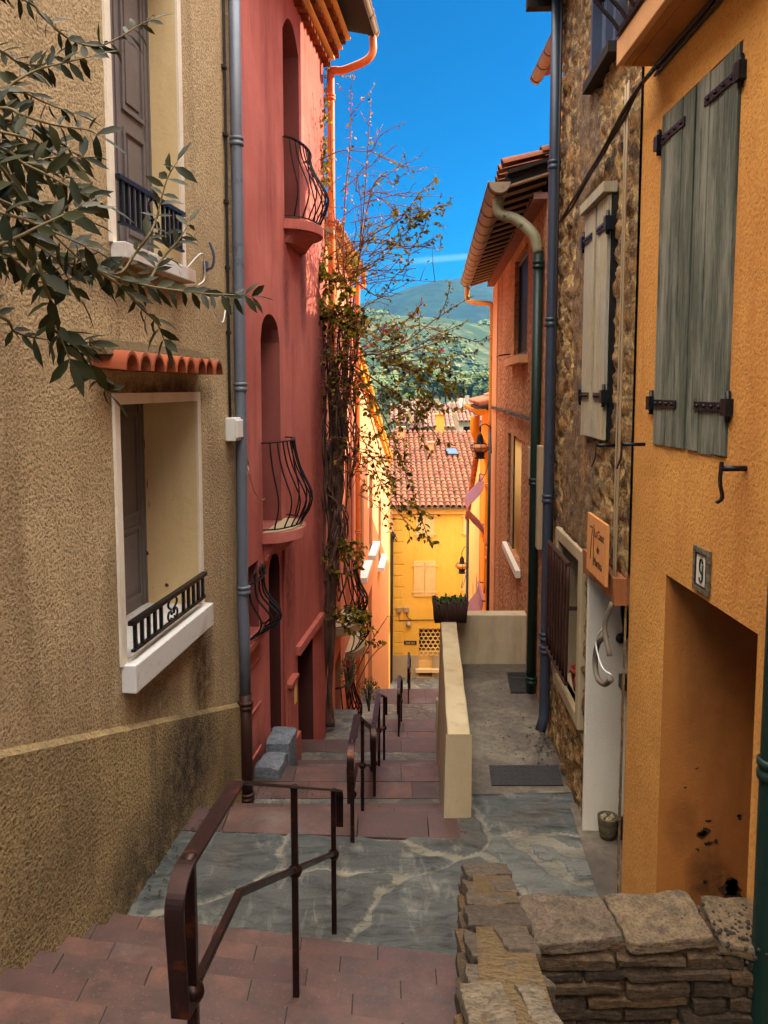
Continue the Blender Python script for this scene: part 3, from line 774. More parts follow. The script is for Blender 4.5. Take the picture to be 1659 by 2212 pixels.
MB().tube(catmull([LB.p(6.72, 1.02, 0.0), LB.p(6.72, 1.03, 0.07), LB.p(6.72, 1.12, 0.09), LB.p(6.71, 1.24, 0.06)]), 0.012, 6).fbox(LB, 6.69, 6.75, 1.0, 1.08, 0, 0.03).build('wall_hook', M['slateblue'], bh)

# ================================================================= PINK HOUSE
ph = thing('pink_house', 'tall pink rendered house with arched windows and bellied iron balconies', 'house', LP.p(9.5, -5.6))
P1 = dict(a0=9.5, a1=10.3, z0=2.03, z1=4.5, arch=0.26, depth=0.3)
P2 = dict(a0=8.41, a1=9.2, z0=-1.6, z1=0.83, arch=0.3, round=True, depth=0.32)
P3 = dict(a0=7.72, a1=8.2, z0=-2.6, z1=-1.86, depth=0.2)
P4 = dict(a0=8.6, a1=9.08, z0=-4.15, z1=-1.92, arch=0.22, round=True, depth=0.3)
P5 = dict(a0=9.95, a1=10.85, z0=-5.25, z1=-3.5, depth=0.35)
wall_mesh(LP, 7.5, 11.9, -6.6, 5.15, [P1, P2, P3, P4, P5], 5.0, reveal=False).build('wall', M['pink'], ph)
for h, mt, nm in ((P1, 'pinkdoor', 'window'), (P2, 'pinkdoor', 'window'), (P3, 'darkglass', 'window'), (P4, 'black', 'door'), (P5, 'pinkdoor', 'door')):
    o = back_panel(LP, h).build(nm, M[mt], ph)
    arch_reveal(LP, h, M['doorreveal_shade' if nm == 'door' else 'pinkreveal_shade'], o)
    if nm == 'window' and mt == 'pinkdoor':
        D = -h['depth']; q = MB()
        for i in range(2):
            x0 = lerp(h['a0'], h['a1'], i / 2); x1 = lerp(h['a0'], h['a1'], (i + 1) / 2)
            ring(q, LP, x0 + 0.06, x1 - 0.06, h['z0'] + 0.1, h['z1'] - 0.35, 0.02, D, D + 0.015)
        q.build('panel_moulding', M['pinkdoor'], o)
# balconies
for (h, zt, depth, prof, nb, zlo) in ((P1, 2.98, 0.42, [0.17, 0.2, 0.27, 0.37, 0.43, 0.38, 0.30], 11, 2.06), (P2, -0.6, 0.42, [0.2, 0.23, 0.28, 0.36, 0.43, 0.4, 0.3], 10, -1.56)):
    a0, a1 = h['a0'] - 0.06, h['a1'] + 0.22
    bs = bow_slab(LP, a0, a1, h['z0'] - 0.12, h['z0'] - 0.002, depth * 0.86, 0.5, 0.0).build('balcony', M['pink'], ph, bevel=0.006)
    bow_slab(LP, a0 + 0.08, a1 - 0.08, h['z0'] - 0.27, h['z0'] - 0.12, depth * 0.7, 0.6, 0.55).build('bracket', M['pink'], bs)
    bow_slab(LP, a0 + 0.03, a1 - 0.03, h['z0'] - 0.002, h['z0'] + 0.004, depth * 0.8, 0.5).build('slab_top', M['greyplinth'], bs)
    belly_railing(bs, LP, a0, a1, zlo, zt, prof, nb, M['blackiron'], 0.010, 0.5)
gr = belly_railing(ph, LP, 7.6, 8.24, -2.56, -1.98, [0.1, 0.1, 0.13, 0.22, 0.3, 0.27, 0.1], 6, M['blackiron'], 0.011, 0.4, 'window_grille', False, True)
MB().fbox(LP, 7.56, 8.28, -2.66, -2.6, 0, 0.1).build('sill', M['redreveal'], ph)
# lintel band over the lower door, moulded string courses, door step
MB().fbox(LP, 9.82, 11.4, -3.5, -3.38, 0, 0.07).build('door_hood', M['pink'], ph, bevel=0.005)
hd = MB()
for k in range(7):
    a, b = lerp(8.45, 9.25, k / 7), lerp(8.45, 9.25, (k + 1) / 7)
    f = lambda a: -1.93 + 0.16 * (1 - ((a - 8.85) / 0.4) ** 2)
    hd.hexa([LP.p(a, f(a), 0), LP.p(b, f(b), 0), LP.p(b, f(b), 0.035), LP.p(a, f(a), 0.035), LP.p(a, f(a) + 0.06, 0), LP.p(b, f(b) + 0.06, 0), LP.p(b, f(b) + 0.06, 0.05), LP.p(a, f(a) + 0.06, 0.05)])
hd.build('door_moulding', M['redreveal'], ph)
gv = MB()
for z in (-2.95, -3.45, -3.95): gv.fbox(LP, 7.62, 8.18, z, z + 0.03, 0, 0.022)
gv.fbox(LP, 7.6, 8.55, -4.75, -4.3, 0, 0.05); gv.fbox(LP, 9.12, 9.9, -5.6, -4.55, 0, 0.05)
gv.build('string_course', M['redreveal'], ph, bevel=0.006)
MB().fbox(LP, 8.55, 9.12, -4.3, -4.16, -0.28, 0.12).build('door_step', M['greyplinth'], ph, bevel=0.01)
MB().fbox(LP, 9.9, 10.95, -5.32, -5.24, -0.3, 0.16).build('door_step', M['greyplinth'], ph, bevel=0.01)
# letter box with cream flap, meter pipe, cables
lb_ = MB().fbox(LP, 9.3, 9.62, -4.35, -3.72, 0, 0.06).fbox(LP, 9.26, 9.66, -3.72, -3.67, 0, 0.09).build('letter_box', M['redreveal'], ph, bevel=0.005)
MB().fbox(LP, 9.5, 9.6, -4.02, -3.78, 0.06, 0.07).build('flap', M['paleyellow'], lb_)
MB().tube([LP.p(9.22, -1.75, 0.02), LP.p(9.22, -2.6, 0.02), LP.p(9.22, -3.5, 0.02), LP.p(9.22, -4.5, 0.02), LP.p(9.27, -4.52, 0.04), LP.p(9.4, -4.36, 0.06), LP.p(9.38, -4.18, 0.05), LP.p(9.3, -4.15, 0.03)], 0.022, 8).build('service_pipe', M['redreveal'], ph)
cc = MB(); cc.tube([LP.p(7.66 + 0.006 * math.sin(k * 2), z, 0.012) for k, z in enumerate([5.0, 3.5, 2.0, 0.9, 0.0, -0.8, -1.6, -1.9])], 0.008, 5)
for z in (4.2, 3.4, 2.6, 1.9, 1.2, 0.5, -0.2, -0.9): cc.ball(LP.p(7.66, z, 0.014), 0.014, 6, 4)
cc.build('cable', M['redreveal'], ph)
wl_ = MB()
for k in range(4): wl_.tube([LP.p(7.6 + 0.03 * k + 0.07 * math.cos(t), -0.72 + 0.09 * math.sin(t) - 0.02 * k, 0.05) for t in [i * 0.5 for i in range(13)]], 0.005, 5)
wl_.tube(catmull([LP.p(7.72, -0.82, 0.05), LP.p(7.95, -1.08, 0.05), LP.p(8.2, -1.2, 0.04), LP.p(8.42, -1.22, 0.02)]), 0.005, 5)
wl_.build('wire_coil', M['cablegrey'], ph)
MB().fbox(LP, 7.505, 7.57, -4.0, 5.0, 0, 0.02).build('corner_strip', M['cream'], ph)
# eave: three rows of corbelled tiles, roof, gutter, orange downpipe
ev = MB(); rnd = random.Random(3)
for row, (zz0, oo) in enumerate(((4.78, 0.1), (4.92, 0.22), (5.06, 0.34))):
    y = 8.0 + 0.06 * row
    while y < 11.95:
        seg = 6; rr = 0.085; ev.cur = rnd.random(); c = y; vs = []
        for o in (-0.02, oo):
            for rad in (rr, rr * 0.78):
                vs += [LP.p(c - math.cos(math.pi * k / seg) * rad, zz0 + math.sin(math.pi * k / seg) * rad * 1.05, o) for k in range(seg + 1)]
        m = seg + 1; fs = []
        for k in range(seg):
            fs += [(k, k + 1, 2 * m + k + 1, 2 * m + k), (m + k, m + k + 1, 3 * m + k + 1, 3 * m + k), (2 * m + k, 2 * m + k + 1, 3 * m + k + 1, 3 * m + k)]
        ev.add(vs, fs); y += 0.185
ev.build('eave_tiles', M['tileorange'], ph, attr=True)
fl = MB()
for z, o in ((4.90, 0.16), (5.04, 0.28), (5.17, 0.4)): fl.fbox(LP, 7.5, 11.98, z - 0.02, z + 0.012, -0.02, o)
fl.build('eave_course', M['paleyellow'], ph)
rf = MB()
rf.hexa([LP.p(7.5, 5.2, 0.75), LP.p(12.0, 5.2, 0.75), LP.p(12.0, 6.5, -5), LP.p(7.5, 6.5, -5), LP.p(7.5, 5.25, 0.75), LP.p(12.0, 5.25, 0.75), LP.p(12.0, 6.6, -5), LP.p(7.5, 6.6, -5)])
rfo = rf.build('roof', M['darkwood'], ph)
tl = MB(); barrel_tiles(tl, LP.p(7.55, 5.28, 0.78), LP.d, LP.n * -5 + Vector((0, 0, 1.15)), 21, 10, 0.215, 0.36)
tl.build('roof_tiles', M['tile'], rfo, attr=True)
def gutter(F, a0, a1, z, o, r, mat, parent, bands=8, drop=0.0):
    mb = MB(); seg = 8; m = seg + 1
    P = lambda a, k, rr: F.p(a, z - math.sin(math.pi * k / seg) * rr - drop * (a - a0), o - math.cos(math.pi * k / seg) * rr)
    for rr, flip in ((r, 1), (r * 0.9, 0)):
        vs = [P(a, k, rr) for a in (a0, a1) for k in range(m)]
        mb.add(vs, [(k, k + 1, m + k + 1, m + k) for k in range(seg)], True)
    for a in (a0, a1): mb.add([P(a, k, r * 0.98) for k in range(m)], [list(range(m))])
    mb.tube([F.p(a0, z, o + r), F.p(a1, z - drop * (a1 - a0), o + r)], 0.012, 6)
    g = mb.build('gutter', mat, parent)
    bb = MB()
    for i in range(bands):
        a = lerp(a0 + 0.1, a1 - 0.1, i / max(1, bands - 1)); zq = z - drop * (a - a0)
        bb.bar([F.p(a, zq - math.sin(math.pi * k / seg) * r * 1.04, o - math.cos(math.pi * k / seg) * r * 1.04) for k in range(m)], F.d, 0.022, 0.006)
    bb.build_split('gutter_bracket', M['greydark'], g)
    return g
gutter(LP, 7.6, 12.15, 5.3, 0.72, 0.085, M['gutterbeige'], ph, 9)
ge = LP.p(12.05, 5.22, 0.72); gw = LP.p(12.0, 4.8, 0.09)
drainpipe(ph, catmull([ge, ge + Vector((0, 0, -0.22)), ge + Vector((-0.12, 0, -0.36)), lerp(ge, gw, 0.72) + Vector((0, 0, -0.18)), gw + Vector((0.01, 0, -0.08)), gw + Vector((0, 0, -0.4)), gw + Vector((0, 0, -3)), gw + Vector((0, 0, -6.5))], 5), 0.058, M['orangepipe'], [gw + Vector((0, 0, -0.45)), gw + Vector((0, 0, -2.3)), gw + Vector((0, 0, -4.2))])

# ================================================================= RED DOORWAY HOUSE (third on the left)
h3 = thing('creeper_house', 'orange pink house with dark red reveals behind the bare creeper', 'house', L3.p(14, -8))
Q1 = dict(a0=12.85, a1=13.75, z0=-4.1, z1=-1.4, depth=0.35)
Q2 = dict(a0=14.5, a1=15.45, z0=-4.6, z1=-1.3, depth=0.35)
Q3 = dict(a0=12.9, a1=13.7, z0=-7.0, z1=-4.75, depth=0.35)
Q4 = dict(a0=14.6, a1=15.4, z0=-7.3, z1=-5.1, depth=0.35)
wall_mesh(L3, 11.9, 16.3, -9, 2.3, [Q1, Q2, Q3, Q4], 4.0).build('wall', M['orangepink'], h3)
for h in (Q1, Q2): back_panel(L3, h).build('window', M['maroon'], h3)
for h in (Q3, Q4): back_panel(L3, h).build('door', M['maroon'], h3)
for (a0, a1, z, pr) in ((12.8, 14.1, -4.1, 0.5), (14.4, 15.9, -5.1, 0.42), (12.8, 13.95, -6.1, 0.4)):
    s = bow_slab(L3, a0, a1, z - 0.14, z, pr * 0.85, 0.5).build('balcony', M['greyplinth'], h3)
    belly_railing(s, L3, a0, a1, z + 0.02, z + 0.95, [0.3 * pr / 0.5, 0.34 * pr / 0.5, 0.4 * pr / 0.5, pr, pr * 0.96, pr * 0.6], 11, M['blackiron'], 0.012, 0.5)
MB().fbox(L3, 15.55, 15.75, -9, 2.2, 0, 0.03).build('pilaster', M['redreveal'], h3)
r3 = MB()
r3.hexa([L3.p(11.9, 2.32, 0.14), L3.p(16.4, 2.32, 0.14), L3.p(16.4, 3.9, -4), L3.p(11.9, 3.9, -4), L3.p(11.9, 2.4, 0.14), L3.p(16.4, 2.4, 0.14), L3.p(16.4, 4.0, -4), L3.p(11.9, 4.0, -4)])
r3o = r3.build('roof', M['pale_strip'], h3)
rl = MB()
for i in range(17): rl.fbox(L3, 12.0 + i * 0.26, 12.06 + i * 0.26, 2.2, 2.315, 0, 0.13)
rl.build_split('rafter', M['paleyellow'], r3o)
tl = MB(); barrel_tiles(tl, L3.p(12.0, 2.44, 0.18), L3.d, L3.n * -4.3 + Vector((0, 0, 1.58)), 21, 9, 0.22, 0.4); tl.build('roof_tiles', M['tileorange'], r3o, attr=True)
gutter(L3, 12.0, 16.45, 2.36, 0.21, 0.06, M['yellowpipe'], h3, 6)
g0 = L3.p(16.3, 2.3, 0.21); g1 = L3.p(16.2, 1.95, 0.09)
drainpipe(h3, catmull([g0, g0 + Vector((0, 0, -0.2)), lerp(g0, g1, 0.6), g1 + Vector((0, 0, -0.2)), g1 + Vector((0, 0, -4)), g1 + Vector((0, 0, -10))], 4), 0.055, M['orangepipe'], [g1 + Vector((0, 0, -2)), g1 + Vector((0, 0, -5))])
# ================================================================= SALMON HOUSE (fourth on the left, sloping roof edge)
h4 = thing('salmon_house', 'salmon house with maroon shutters, white sills and an orange sloping roof edge', 'house', L4.p(22, -13))
zt4 = lambda y: 0.75 - 0.262 * (y - 16.3)
S1 = dict(a0=17.5, a1=18.62, z0=-4.3, z1=-2.3, depth=0.22)
S2 = dict(a0=20.3, a1=21.5, z0=-4.4, z1=-2.4, depth=0.22)
S3 = dict(a0=17.6, a1=18.9, z0=-7.9, z1=-5.5, depth=0.3)
S4 = dict(a0=19.9, a1=21.2, z0=-8.6, z1=-5.5, depth=0.3)
S5 = dict(a0=24, a1=25.3, z0=-5.6, z1=-3.6, depth=0.22)
wall_mesh(L4, 16.3, 30.0, -14, zt4, [S1, S2, S3, S4, S5], 3.5).build('wall', M['salmon'], h4)
for h in (S1, S2, S5):
    f = back_panel(L4, h, o=-0.05).build('shutter', M['maroon'], h4)
    MB().fbox(L4, h['a0'] - 0.35, h['a1'] + 0.35, h['z0'] - 0.14, h['z0'], -0.04, 0.2).build('sill', M['white'], h4)
for h in (S3, S4): back_panel(L4, h).build('door', M['maroon'], h4)
vg = MB()
for k in range(24):
    a, b = lerp(16.3, 30.0, k / 24), lerp(16.3, 30.0, (k + 1) / 24) + 0.1
    for o, dz, r in ((-0.06, 0.02, 0.10), (0.09, 0.06, 0.09)):
        vg.cur = random.random()
        vg.tube([L4.p(a, zt4(a) + dz, o), L4.p(b, zt4(b) + dz, o)], [r * 0.9, r], 8)
    vg.fbox(L4, a, b - 0.11, zt4(a) - 0.2, zt4(a) - 0.06, -3, 0.1)
vg.build('roof_edge', M['tilegold'], h4, attr=True)
MB().fbox(L4, 29.9, 30.06, -13.5, zt4(30) - 0.1, 0.0, 0.05).build('corner_strip', M['paleyellow'], h4)  # pale strip on the end corner, sunlight put into the colour
def text_on(F, a, z, o, body, size, mat, parent, name='lettering', sx=1.0, depth=0.002, centre=False):
    cu = bpy.data.curves.new(name, 'FONT'); cu.body = body; cu.size = size; cu.extrude = depth
    if centre: cu.align_x = 'CENTER'
    tmp = bpy.data.objects.new(name, cu); COL.objects.link(tmp)
    me = bpy.data.meshes.new_from_object(tmp.evaluated_get(bpy.context.evaluated_depsgraph_get())); bpy.data.objects.remove(tmp)
    me.materials.clear(); me.materials.append(mat)
    ob = bpy.data.objects.new(name, me); COL.objects.link(ob)
    xd = (-F.d if isinstance(F, Face) and F.side < 0 else F.d)
    P = F.p(a, z, o)
    if parent is not None: ob.parent = parent; P = P - wloc(parent)
    Mx = Matrix.Identity(4)
    for i in range(3):
        Mx[i][0] = xd[i] * sx; Mx[i][1] = (0, 0, 1)[i]; Mx[i][2] = F.n[i]; Mx[i][3] = P[i]
    ob.matrix_local = Mx
    return ob

# ================================================================= HOUSE No 9 (ochre, right, nearest)
n9 = thing('ochre_house', 'ochre orange roughcast house with tall grey plank shutters on the right', 'house', RN.p(3.5, -3.6))
W9 = dict(a0=3.6, a1=4.57, z0=-0.33, z1=1.56, depth=0.09)
D9 = dict(a0=3.24, a1=4.31, z0=-3.45, z1=-1.06, depth=0.75)
wall_mesh(RN, -1.0, 4.93, -3.9, 6.0, [W9, D9], 4.0, reveal=False).build('wall', M['house9'], n9)
rv = MB(); D = -D9['depth']
for a, b in (((D9['a0'], D9['z0']), (D9['a0'], D9['z1'])), ((D9['a1'], D9['z0']), (D9['a1'], D9['z1'])), ((D9['a0'], D9['z1']), (D9['a1'], D9['z1']))):
    rv.quad(RN.p(*a), RN.p(*b), RN.p(*b, D), RN.p(*a, D))
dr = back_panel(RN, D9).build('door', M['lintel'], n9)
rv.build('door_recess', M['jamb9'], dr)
pe = MB(); rnd = random.Random(11)
for (u, v, s) in ((1525, 1795, 18), (1535, 1820, 12), (1508, 1835, 5), (1478, 1700, 4), (1560, 1925, 30), (1590, 1915, 26), (1572, 1945, 20), (1520, 1905, 8), (1600, 1765, 8), (1530, 1770, 6), (1506, 1660, 4)):
    # blisters where the paint has flaked off the far jamb
    P = aty(u, v, D9['a1'] - 0.0); r = s / FPX * 4.3
    for k in range(3):
        c = P + Vector((rnd.uniform(-r, r), -0.004, rnd.uniform(-r, r) * 0.5)); n = 9
        pe.add([c + Vector((math.cos(t * 2 * math.pi / n) * r * rnd.uniform(0.3, 0.8), 0, math.sin(t * 2 * math.pi / n) * r * rnd.uniform(0.25, 0.6))) for t in range(n)], [list(range(n))])
pe.build('flaked_patch', M['flake'], dr)
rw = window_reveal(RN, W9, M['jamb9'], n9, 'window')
for a0, a1, pin, in ((3.6, 4.075, 3.585), (4.09, 4.57, 4.60)):
    s = board_shutter(RN, a0 + 0.004, a1 - 0.004, -0.335, 1.55, -0.05, 0.012, 3, M['shutter9'], rw)
    if pin > 4.3: za, zb_ = RN.at(1440, 300)[1], RN.at(1400, 870)[1]
    else: za, zb_ = RN.at(1600, 160)[1], RN.at(1575, 880)[1]
    f = a1 - 0.02 if pin > 4.3 else a0 + 0.02
    for z in (za, zb_): strap(RN, f, f - 0.34 if pin > 4.3 else f + 0.34, z, 0.014, M['blackiron'], s, pin)
back_panel(RN, W9).build('pane', M['darkglass'], rw)
# shutter dog, balcony with bellied rail, cable under it, drainpipe
y_, z_ = RN.at(1612, 1012)
dg = MB().tube([RN.p(y_, z_, -0.02), RN.p(y_, z_, 0.11)], 0.013, 8)
dg.bar(catmull([RN.p(y_, z_ + 0.03, 0.11), RN.p(y_, z_ - 0.06, 0.115), RN.p(y_ + 0.005, z_ - 0.13, 0.10), RN.p(y_ + 0.03, z_ - 0.16, 0.115)], 4), RN.d, 0.022, 0.01)
dg.build('shutter_dog', M['blackiron'], n9)
bal = MB().fbox(RN, 0.8, 4.73, 1.89, 2.035, 0.0, 0.235).build('balcony', M['bandorange'], n9, bevel=0.006)
MB().fbox(RN, 0.8, 4.69, 1.882, 1.892, 0.16, 0.2).fbox(RN, 0.8, 4.7, 1.884, 1.892, 0.01, 0.15).build('soffit', M['jamb9'], bal)
bb = MB(); pr = [0.2, 0.2, 0.24, 0.34, 0.46, 0.48, 0.38, 0.24]
for k in range(24):
    a = 4.66 - 0.14 * k
    bb.bar([RN.p(a, lerp(3.2, 2.06, i / 20), prof_val(pr, i / 20)) for i in range(21)], RN.d, 0.016, 0.016)
bb.bar([RN.p(4.68, 3.2, 0.2), RN.p(0.9, 3.2, 0.2)], (0, 0, 1), 0.012, 0.045); bb.bar([RN.p(4.7, 2.06, 0.235), RN.p(0.9, 2.06, 0.235)], (0, 0, 1), 0.03, 0.03)
for q in (0.5, 0.72): bb.bar([RN.p(4.68, lerp(3.2, 2.06, q), prof_val(pr, q)), RN.p(0.9, lerp(3.2, 2.06, q), prof_val(pr, q))], (0, 0, 1), 0.03, 0.012)
for t in (0, 1): bb.bar([RN.p(4.68, 3.2 - 1.14 * t, 0), RN.p(4.68, 3.2 - 1.14 * t, 0.2)], (0, 0, 1), 0.02, 0.02)
bb.build('balcony_railing', M['blackiron'], bal)
cab = MB(); cab.tube([RN.p(4.7, 1.87, 0.02), RN.p(3, 1.865, 0.02), RN.p(1, 1.87, 0.02)], 0.014, 6); cab.tube([RN.p(4.7, 1.83, 0.015), RN.p(3, 1.83, 0.018), RN.p(1, 1.84, 0.015)], 0.010, 6)
cab.build('cable', M['cableblack'], n9)
gp = RN.at(1664, 1800, 0.08); gb = RN.p(gp[0], 0, 0.08)
drainpipe(n9, [Vector((gb.x, gb.y, z)) for z in (-3.9, -2.6, -1.5, 0.5, 3, 6)], 0.05, M['darkgreen'], [Vector((gb.x, gb.y, RN.at(1650, 1640, 0.08)[1]))])
# number plaque
pq = MB().fbox(RN, 3.722, 3.912, -1.045, -0.79, 0.002, 0.014)
plq = thing('number_plaque', 'framed ceramic house number plaque reading 9 above the ochre doorway', 'number plaque', RN.p(3.817, -1.045, 0))
ring(MB(), RN, 3.752, 3.882, -1.0, -0.835, 0.032, 0.002, 0.016).build('frame', M['stonepot'], plq, attr=True, bevel=0.003)
MB().fbox(RN, 3.752, 3.882, -1.0, -0.835, 0.002, 0.010).build('tile', M['whiteplaster'], plq)
ring(MB(), RN, 3.756, 3.878, -0.996, -0.839, 0.005, 0.010, 0.017).build('border', M['black'], plq)
nine = MB()
cpt = lambda dx, dz: RN.p(3.817 - dx, -0.9175 + dz, 0.013)
nine.tube([cpt(0.004 + 0.018 * math.cos(t), 0.022 + 0.036 * math.sin(t)) for t in [math.pi * (-0.35) - i * 0.30 for i in range(17)]] + [], 0.0048, 6)
nine.tube([cpt(0.022, 0.03), cpt(0.022, -0.03), cpt(0.02, -0.048), cpt(0.006, -0.062), cpt(-0.01, -0.054), cpt(-0.014, -0.038)], 0.005, 6)
nine.build('numeral', M['black'], plq)

# ================================================================= STONE HOUSE No 7
n7 = thing('stone_house', 'old rubble stone house with pale plank shutters between the ochre and orange houses', 'house', RS.p(6.5, -3.6))
holes7 = [(4.98, 5.8, -3.6, -1.42), (6.12, 7.0, -2.66, -1.4), (5.42, 6.06, -0.35, 1.3), (5.3, 6.1, 2.34, 3.5)]
sm = MB(); ny, nz = 100, 214
ys = [lerp(4.93, 7.52, i / ny) for i in range(ny + 1)]; zs_ = [lerp(-3.7, 3.72, j / nz) for j in range(nz + 1)]
idx = {}
for i, y in enumerate(ys):
    for j, z in enumerate(zs_):
        w = Vector((y * 3.9, z * 6.6, 3.0)); w += noise.noise_vector(w * 0.6) * 0.6
        dist, pts = noise.voronoi(w)
        e = dist[1] - dist[0]; patch = noise.noise(Vector((y * 0.9, z * 0.7, 11)))
        if -1.3 < z < -0.35 and y < 6.9: patch += 0.25
        rel = min(1.0, e * 2.6) ** 0.6
        o = 0.028 * rel + 0.03 * noise.noise(Vector((y * 9, z * 14, 2))) + 0.022 * noise.noise(Vector((y * 24, z * 30, 5)))
        sidv = (math.sin(pts[0].x * 12.9 + pts[0].y * 78.2) * 43758.5) % 1.0 * 0.85
        if e < 0.13 + 0.08 * noise.noise(Vector((y * 7, z * 7, 9))): sidv = 0.98
        if patch > 0.22: o = o * 0.4 + 0.035; sidv = 0.7 + 0.2 * noise.noise(Vector((y * 4, z * 4, 1)))
        edge = min(1, (y - 4.93) / 0.1, (7.52 - y) / 0.05)
        for a, b, c, d in holes7:
            edge = min(edge, max(a - y, y - b, c - z, z - d) / 0.08)
        o *= max(0, edge)
        idx[i, j] = len(sm.v); sm.cur = sidv
        P = RS.p(y, z, o - 0.02); sm.v.append(tuple(P)); sm.sid.append(sidv)
for i in range(ny):
    for j in range(nz):
        cy, cz = (ys[i] + ys[i + 1]) / 2, (zs_[j] + zs_[j + 1]) / 2
        if any(a < cy < b and c < cz < d for a, b, c, d in holes7): continue
        sm.f.append([idx[i, j], idx[i + 1, j], idx[i + 1, j + 1], idx[i, j + 1]]); sm.sm.append(True)
sm.cur = 0.5
wall7 = sm.build('wall', M['rubble'], n7, attr=True)
bk = MB()
for a, b, z0, z1, o0, o1 in ((4.95, 7.5, -3.7, 3.7, -4, -0.9), (5.81, 6.1, -3.7, 3.7, -0.9, -0.06), (7.02, 7.5, -3.7, 3.7, -0.9, -0.06), (6.1, 7.02, -3.7, -2.67, -0.9, -0.06), (6.1, 7.02, -1.39, 3.7, -0.9, -0.06), (4.95, 5.8, -1.25, 2.3, -0.9, -0.06)):
    bk.fbox(RS, a, b, z0, z1, o0, o1)
bk.build('core', M['mortar'], wall7)
# eave
e7 = MB(); e7.fbox(RS, 4.95, 7.66, 3.70, 3.80, -4, 0.30)
eo = e7.build('roof', M['darkwood'], n7)
rt = MB()
for k in range(7): rt.fbox(RS, 7.54 - k * 0.36, 7.64 - k * 0.36, 3.56, 3.695, -0.3, 0.32)
rt.build_split('rafter', M['darkwood'], eo)
tl = MB(); barrel_tiles(tl, RS.p(4.98, 3.83, 0.34), RS.d, -RS.n + Vector((0, 0, 0.3)), 13, 6, 0.22, 0.4); tl.build('roof_tiles', M['tiledark'], eo, attr=True)
# door opening: white jamb, dark recess, wooden lintel
dj = MB().fbox(RS, 5.8, 5.84, -3.55, -1.36, -0.9, 0.03).build('door', M['whiteplaster'], n7, bevel=0.006)
jl = MB().fbox(RS, 4.96, 5.8, -3.55, -1.3, -0.9, -0.8); jl.fbox(RS, 4.975, 5.79, -1.33, -1.3, -0.8, -0.1)
jl.build('door_panel', M['greydark'], dj)
ir = MB(); y0 = 5.775
ir.bar(catmull([RS.p(y0, -1.42, -0.24), RS.p(y0, -1.7, -0.24), RS.p(y0, -1.86, -0.26), RS.p(y0, -1.92, -0.23)], 4), RS.d, 0.03, 0.05); ir.ball(RS.p(y0, -1.92, -0.22), 0.04)
ir.bar([RS.p(y0, -1.45, -0.22), RS.p(y0, -1.6, -0.36), RS.p(y0, -1.72, -0.42)], RS.d, 0.02, 0.03)
ir.build('iron_bracket', M['black'], dj)
li = MB(); n = 10
top = lambda t: -1.245 + 0.012 * math.sin(t * 9); bot = lambda t: -1.425 + 0.03 * math.sin(t * 3.1) + 0.012 * math.sin(t * 17)
for k in range(n):
    t0, t1 = k / n, (k + 1) / n; a, b = lerp(4.94, 5.86, t0), lerp(4.94, 5.86, t1)
    li.hexa([RS.p(a, bot(t0), -0.2), RS.p(b, bot(t1), -0.2), RS.p(b, bot(t1), 0.06), RS.p(a, bot(t0), 0.06), RS.p(a, top(t0), -0.2), RS.p(b, top(t1), -0.2), RS.p(b, top(t1), 0.07), RS.p(a, top(t0), 0.07)])
li.build('lintel', M['lintel'], dj)
by, bz = 5.79, RS.at(1346, 1468)[1]
P = aty(1337, 1468, 5.78)
MB().box(P.x, P.x + 0.2, 5.70, 5.795, P.z - 0.06, P.z + 0.045).box(P.x - 0.006, P.x + 0.2, 5.69, 5.7, P.z - 0.015, P.z - 0.004).build('letter_box', M['greydark'], dj, bevel=0.004)
# hanging hose loop and cables
hs = MB()
hs.tube(catmull([RS.p(4.99, -1.42, 0.06), RS.p(5.05, -1.6, 0.09), RS.p(4.98, -1.78, 0.07)], 6), 0.018, 8)
hs.tube(catmull([RS.p(5.08, -1.68, 0.07), RS.p(5.25, -1.78, 0.08), RS.p(5.33, -1.93, 0.08), RS.p(5.26, -2.03, 0.08), RS.p(5.1, -2.02, 0.07), RS.p(4.96, -1.93, 0.06)], 6), 0.020, 8)
hz = hs.build('conduit_hose', M['hose'], n7)
MB().tube(catmull([RS.p(5.07, -1.62, 0.1), RS.p(5.2, -1.76, 0.11), RS.p(5.05, -1.88, 0.1), RS.p(4.96, -1.9, 0.06)], 6), 0.006, 6).build('wire', M['white'], hz)
kb = MB()
for k, (yy, o) in enumerate(((4.955, 0.05), (4.99, 0.045), (5.02, 0.05))):
    kb.tube([RS.p(yy + 0.012 * math.sin(i * 1.3 + k), z, o) for i, z in enumerate([1.9, 1.3, 0.7, 0.2, -0.3, -0.7, -1.15, -1.4])], 0.006, 6)
kb.build('cable', M['cablegrey'], n7)
kc = MB()
for k in range(3):
    pts = []
    for (u, v) in ((1412, 150), (1378, 192), (1345, 250), (1305, 325), (1262, 395), (1232, 445), (1212, 478)):
        y, z = RS.at(u, v, 0.07); pts.append(RS.p(y, z + 0.014 * math.sin(k * 2 + u), 0.07 + 0.012 * math.cos(k * 2.2 + v)))
    kc.tube(catmull(pts, 3), 0.011, 6)
kc.tube([RS.p(7.2, z, 0.06) for z in (3.9, 1.9, 0.5, -1, -2)], 0.012, 6)
kc.build('cable', M['cableblack'], n7)
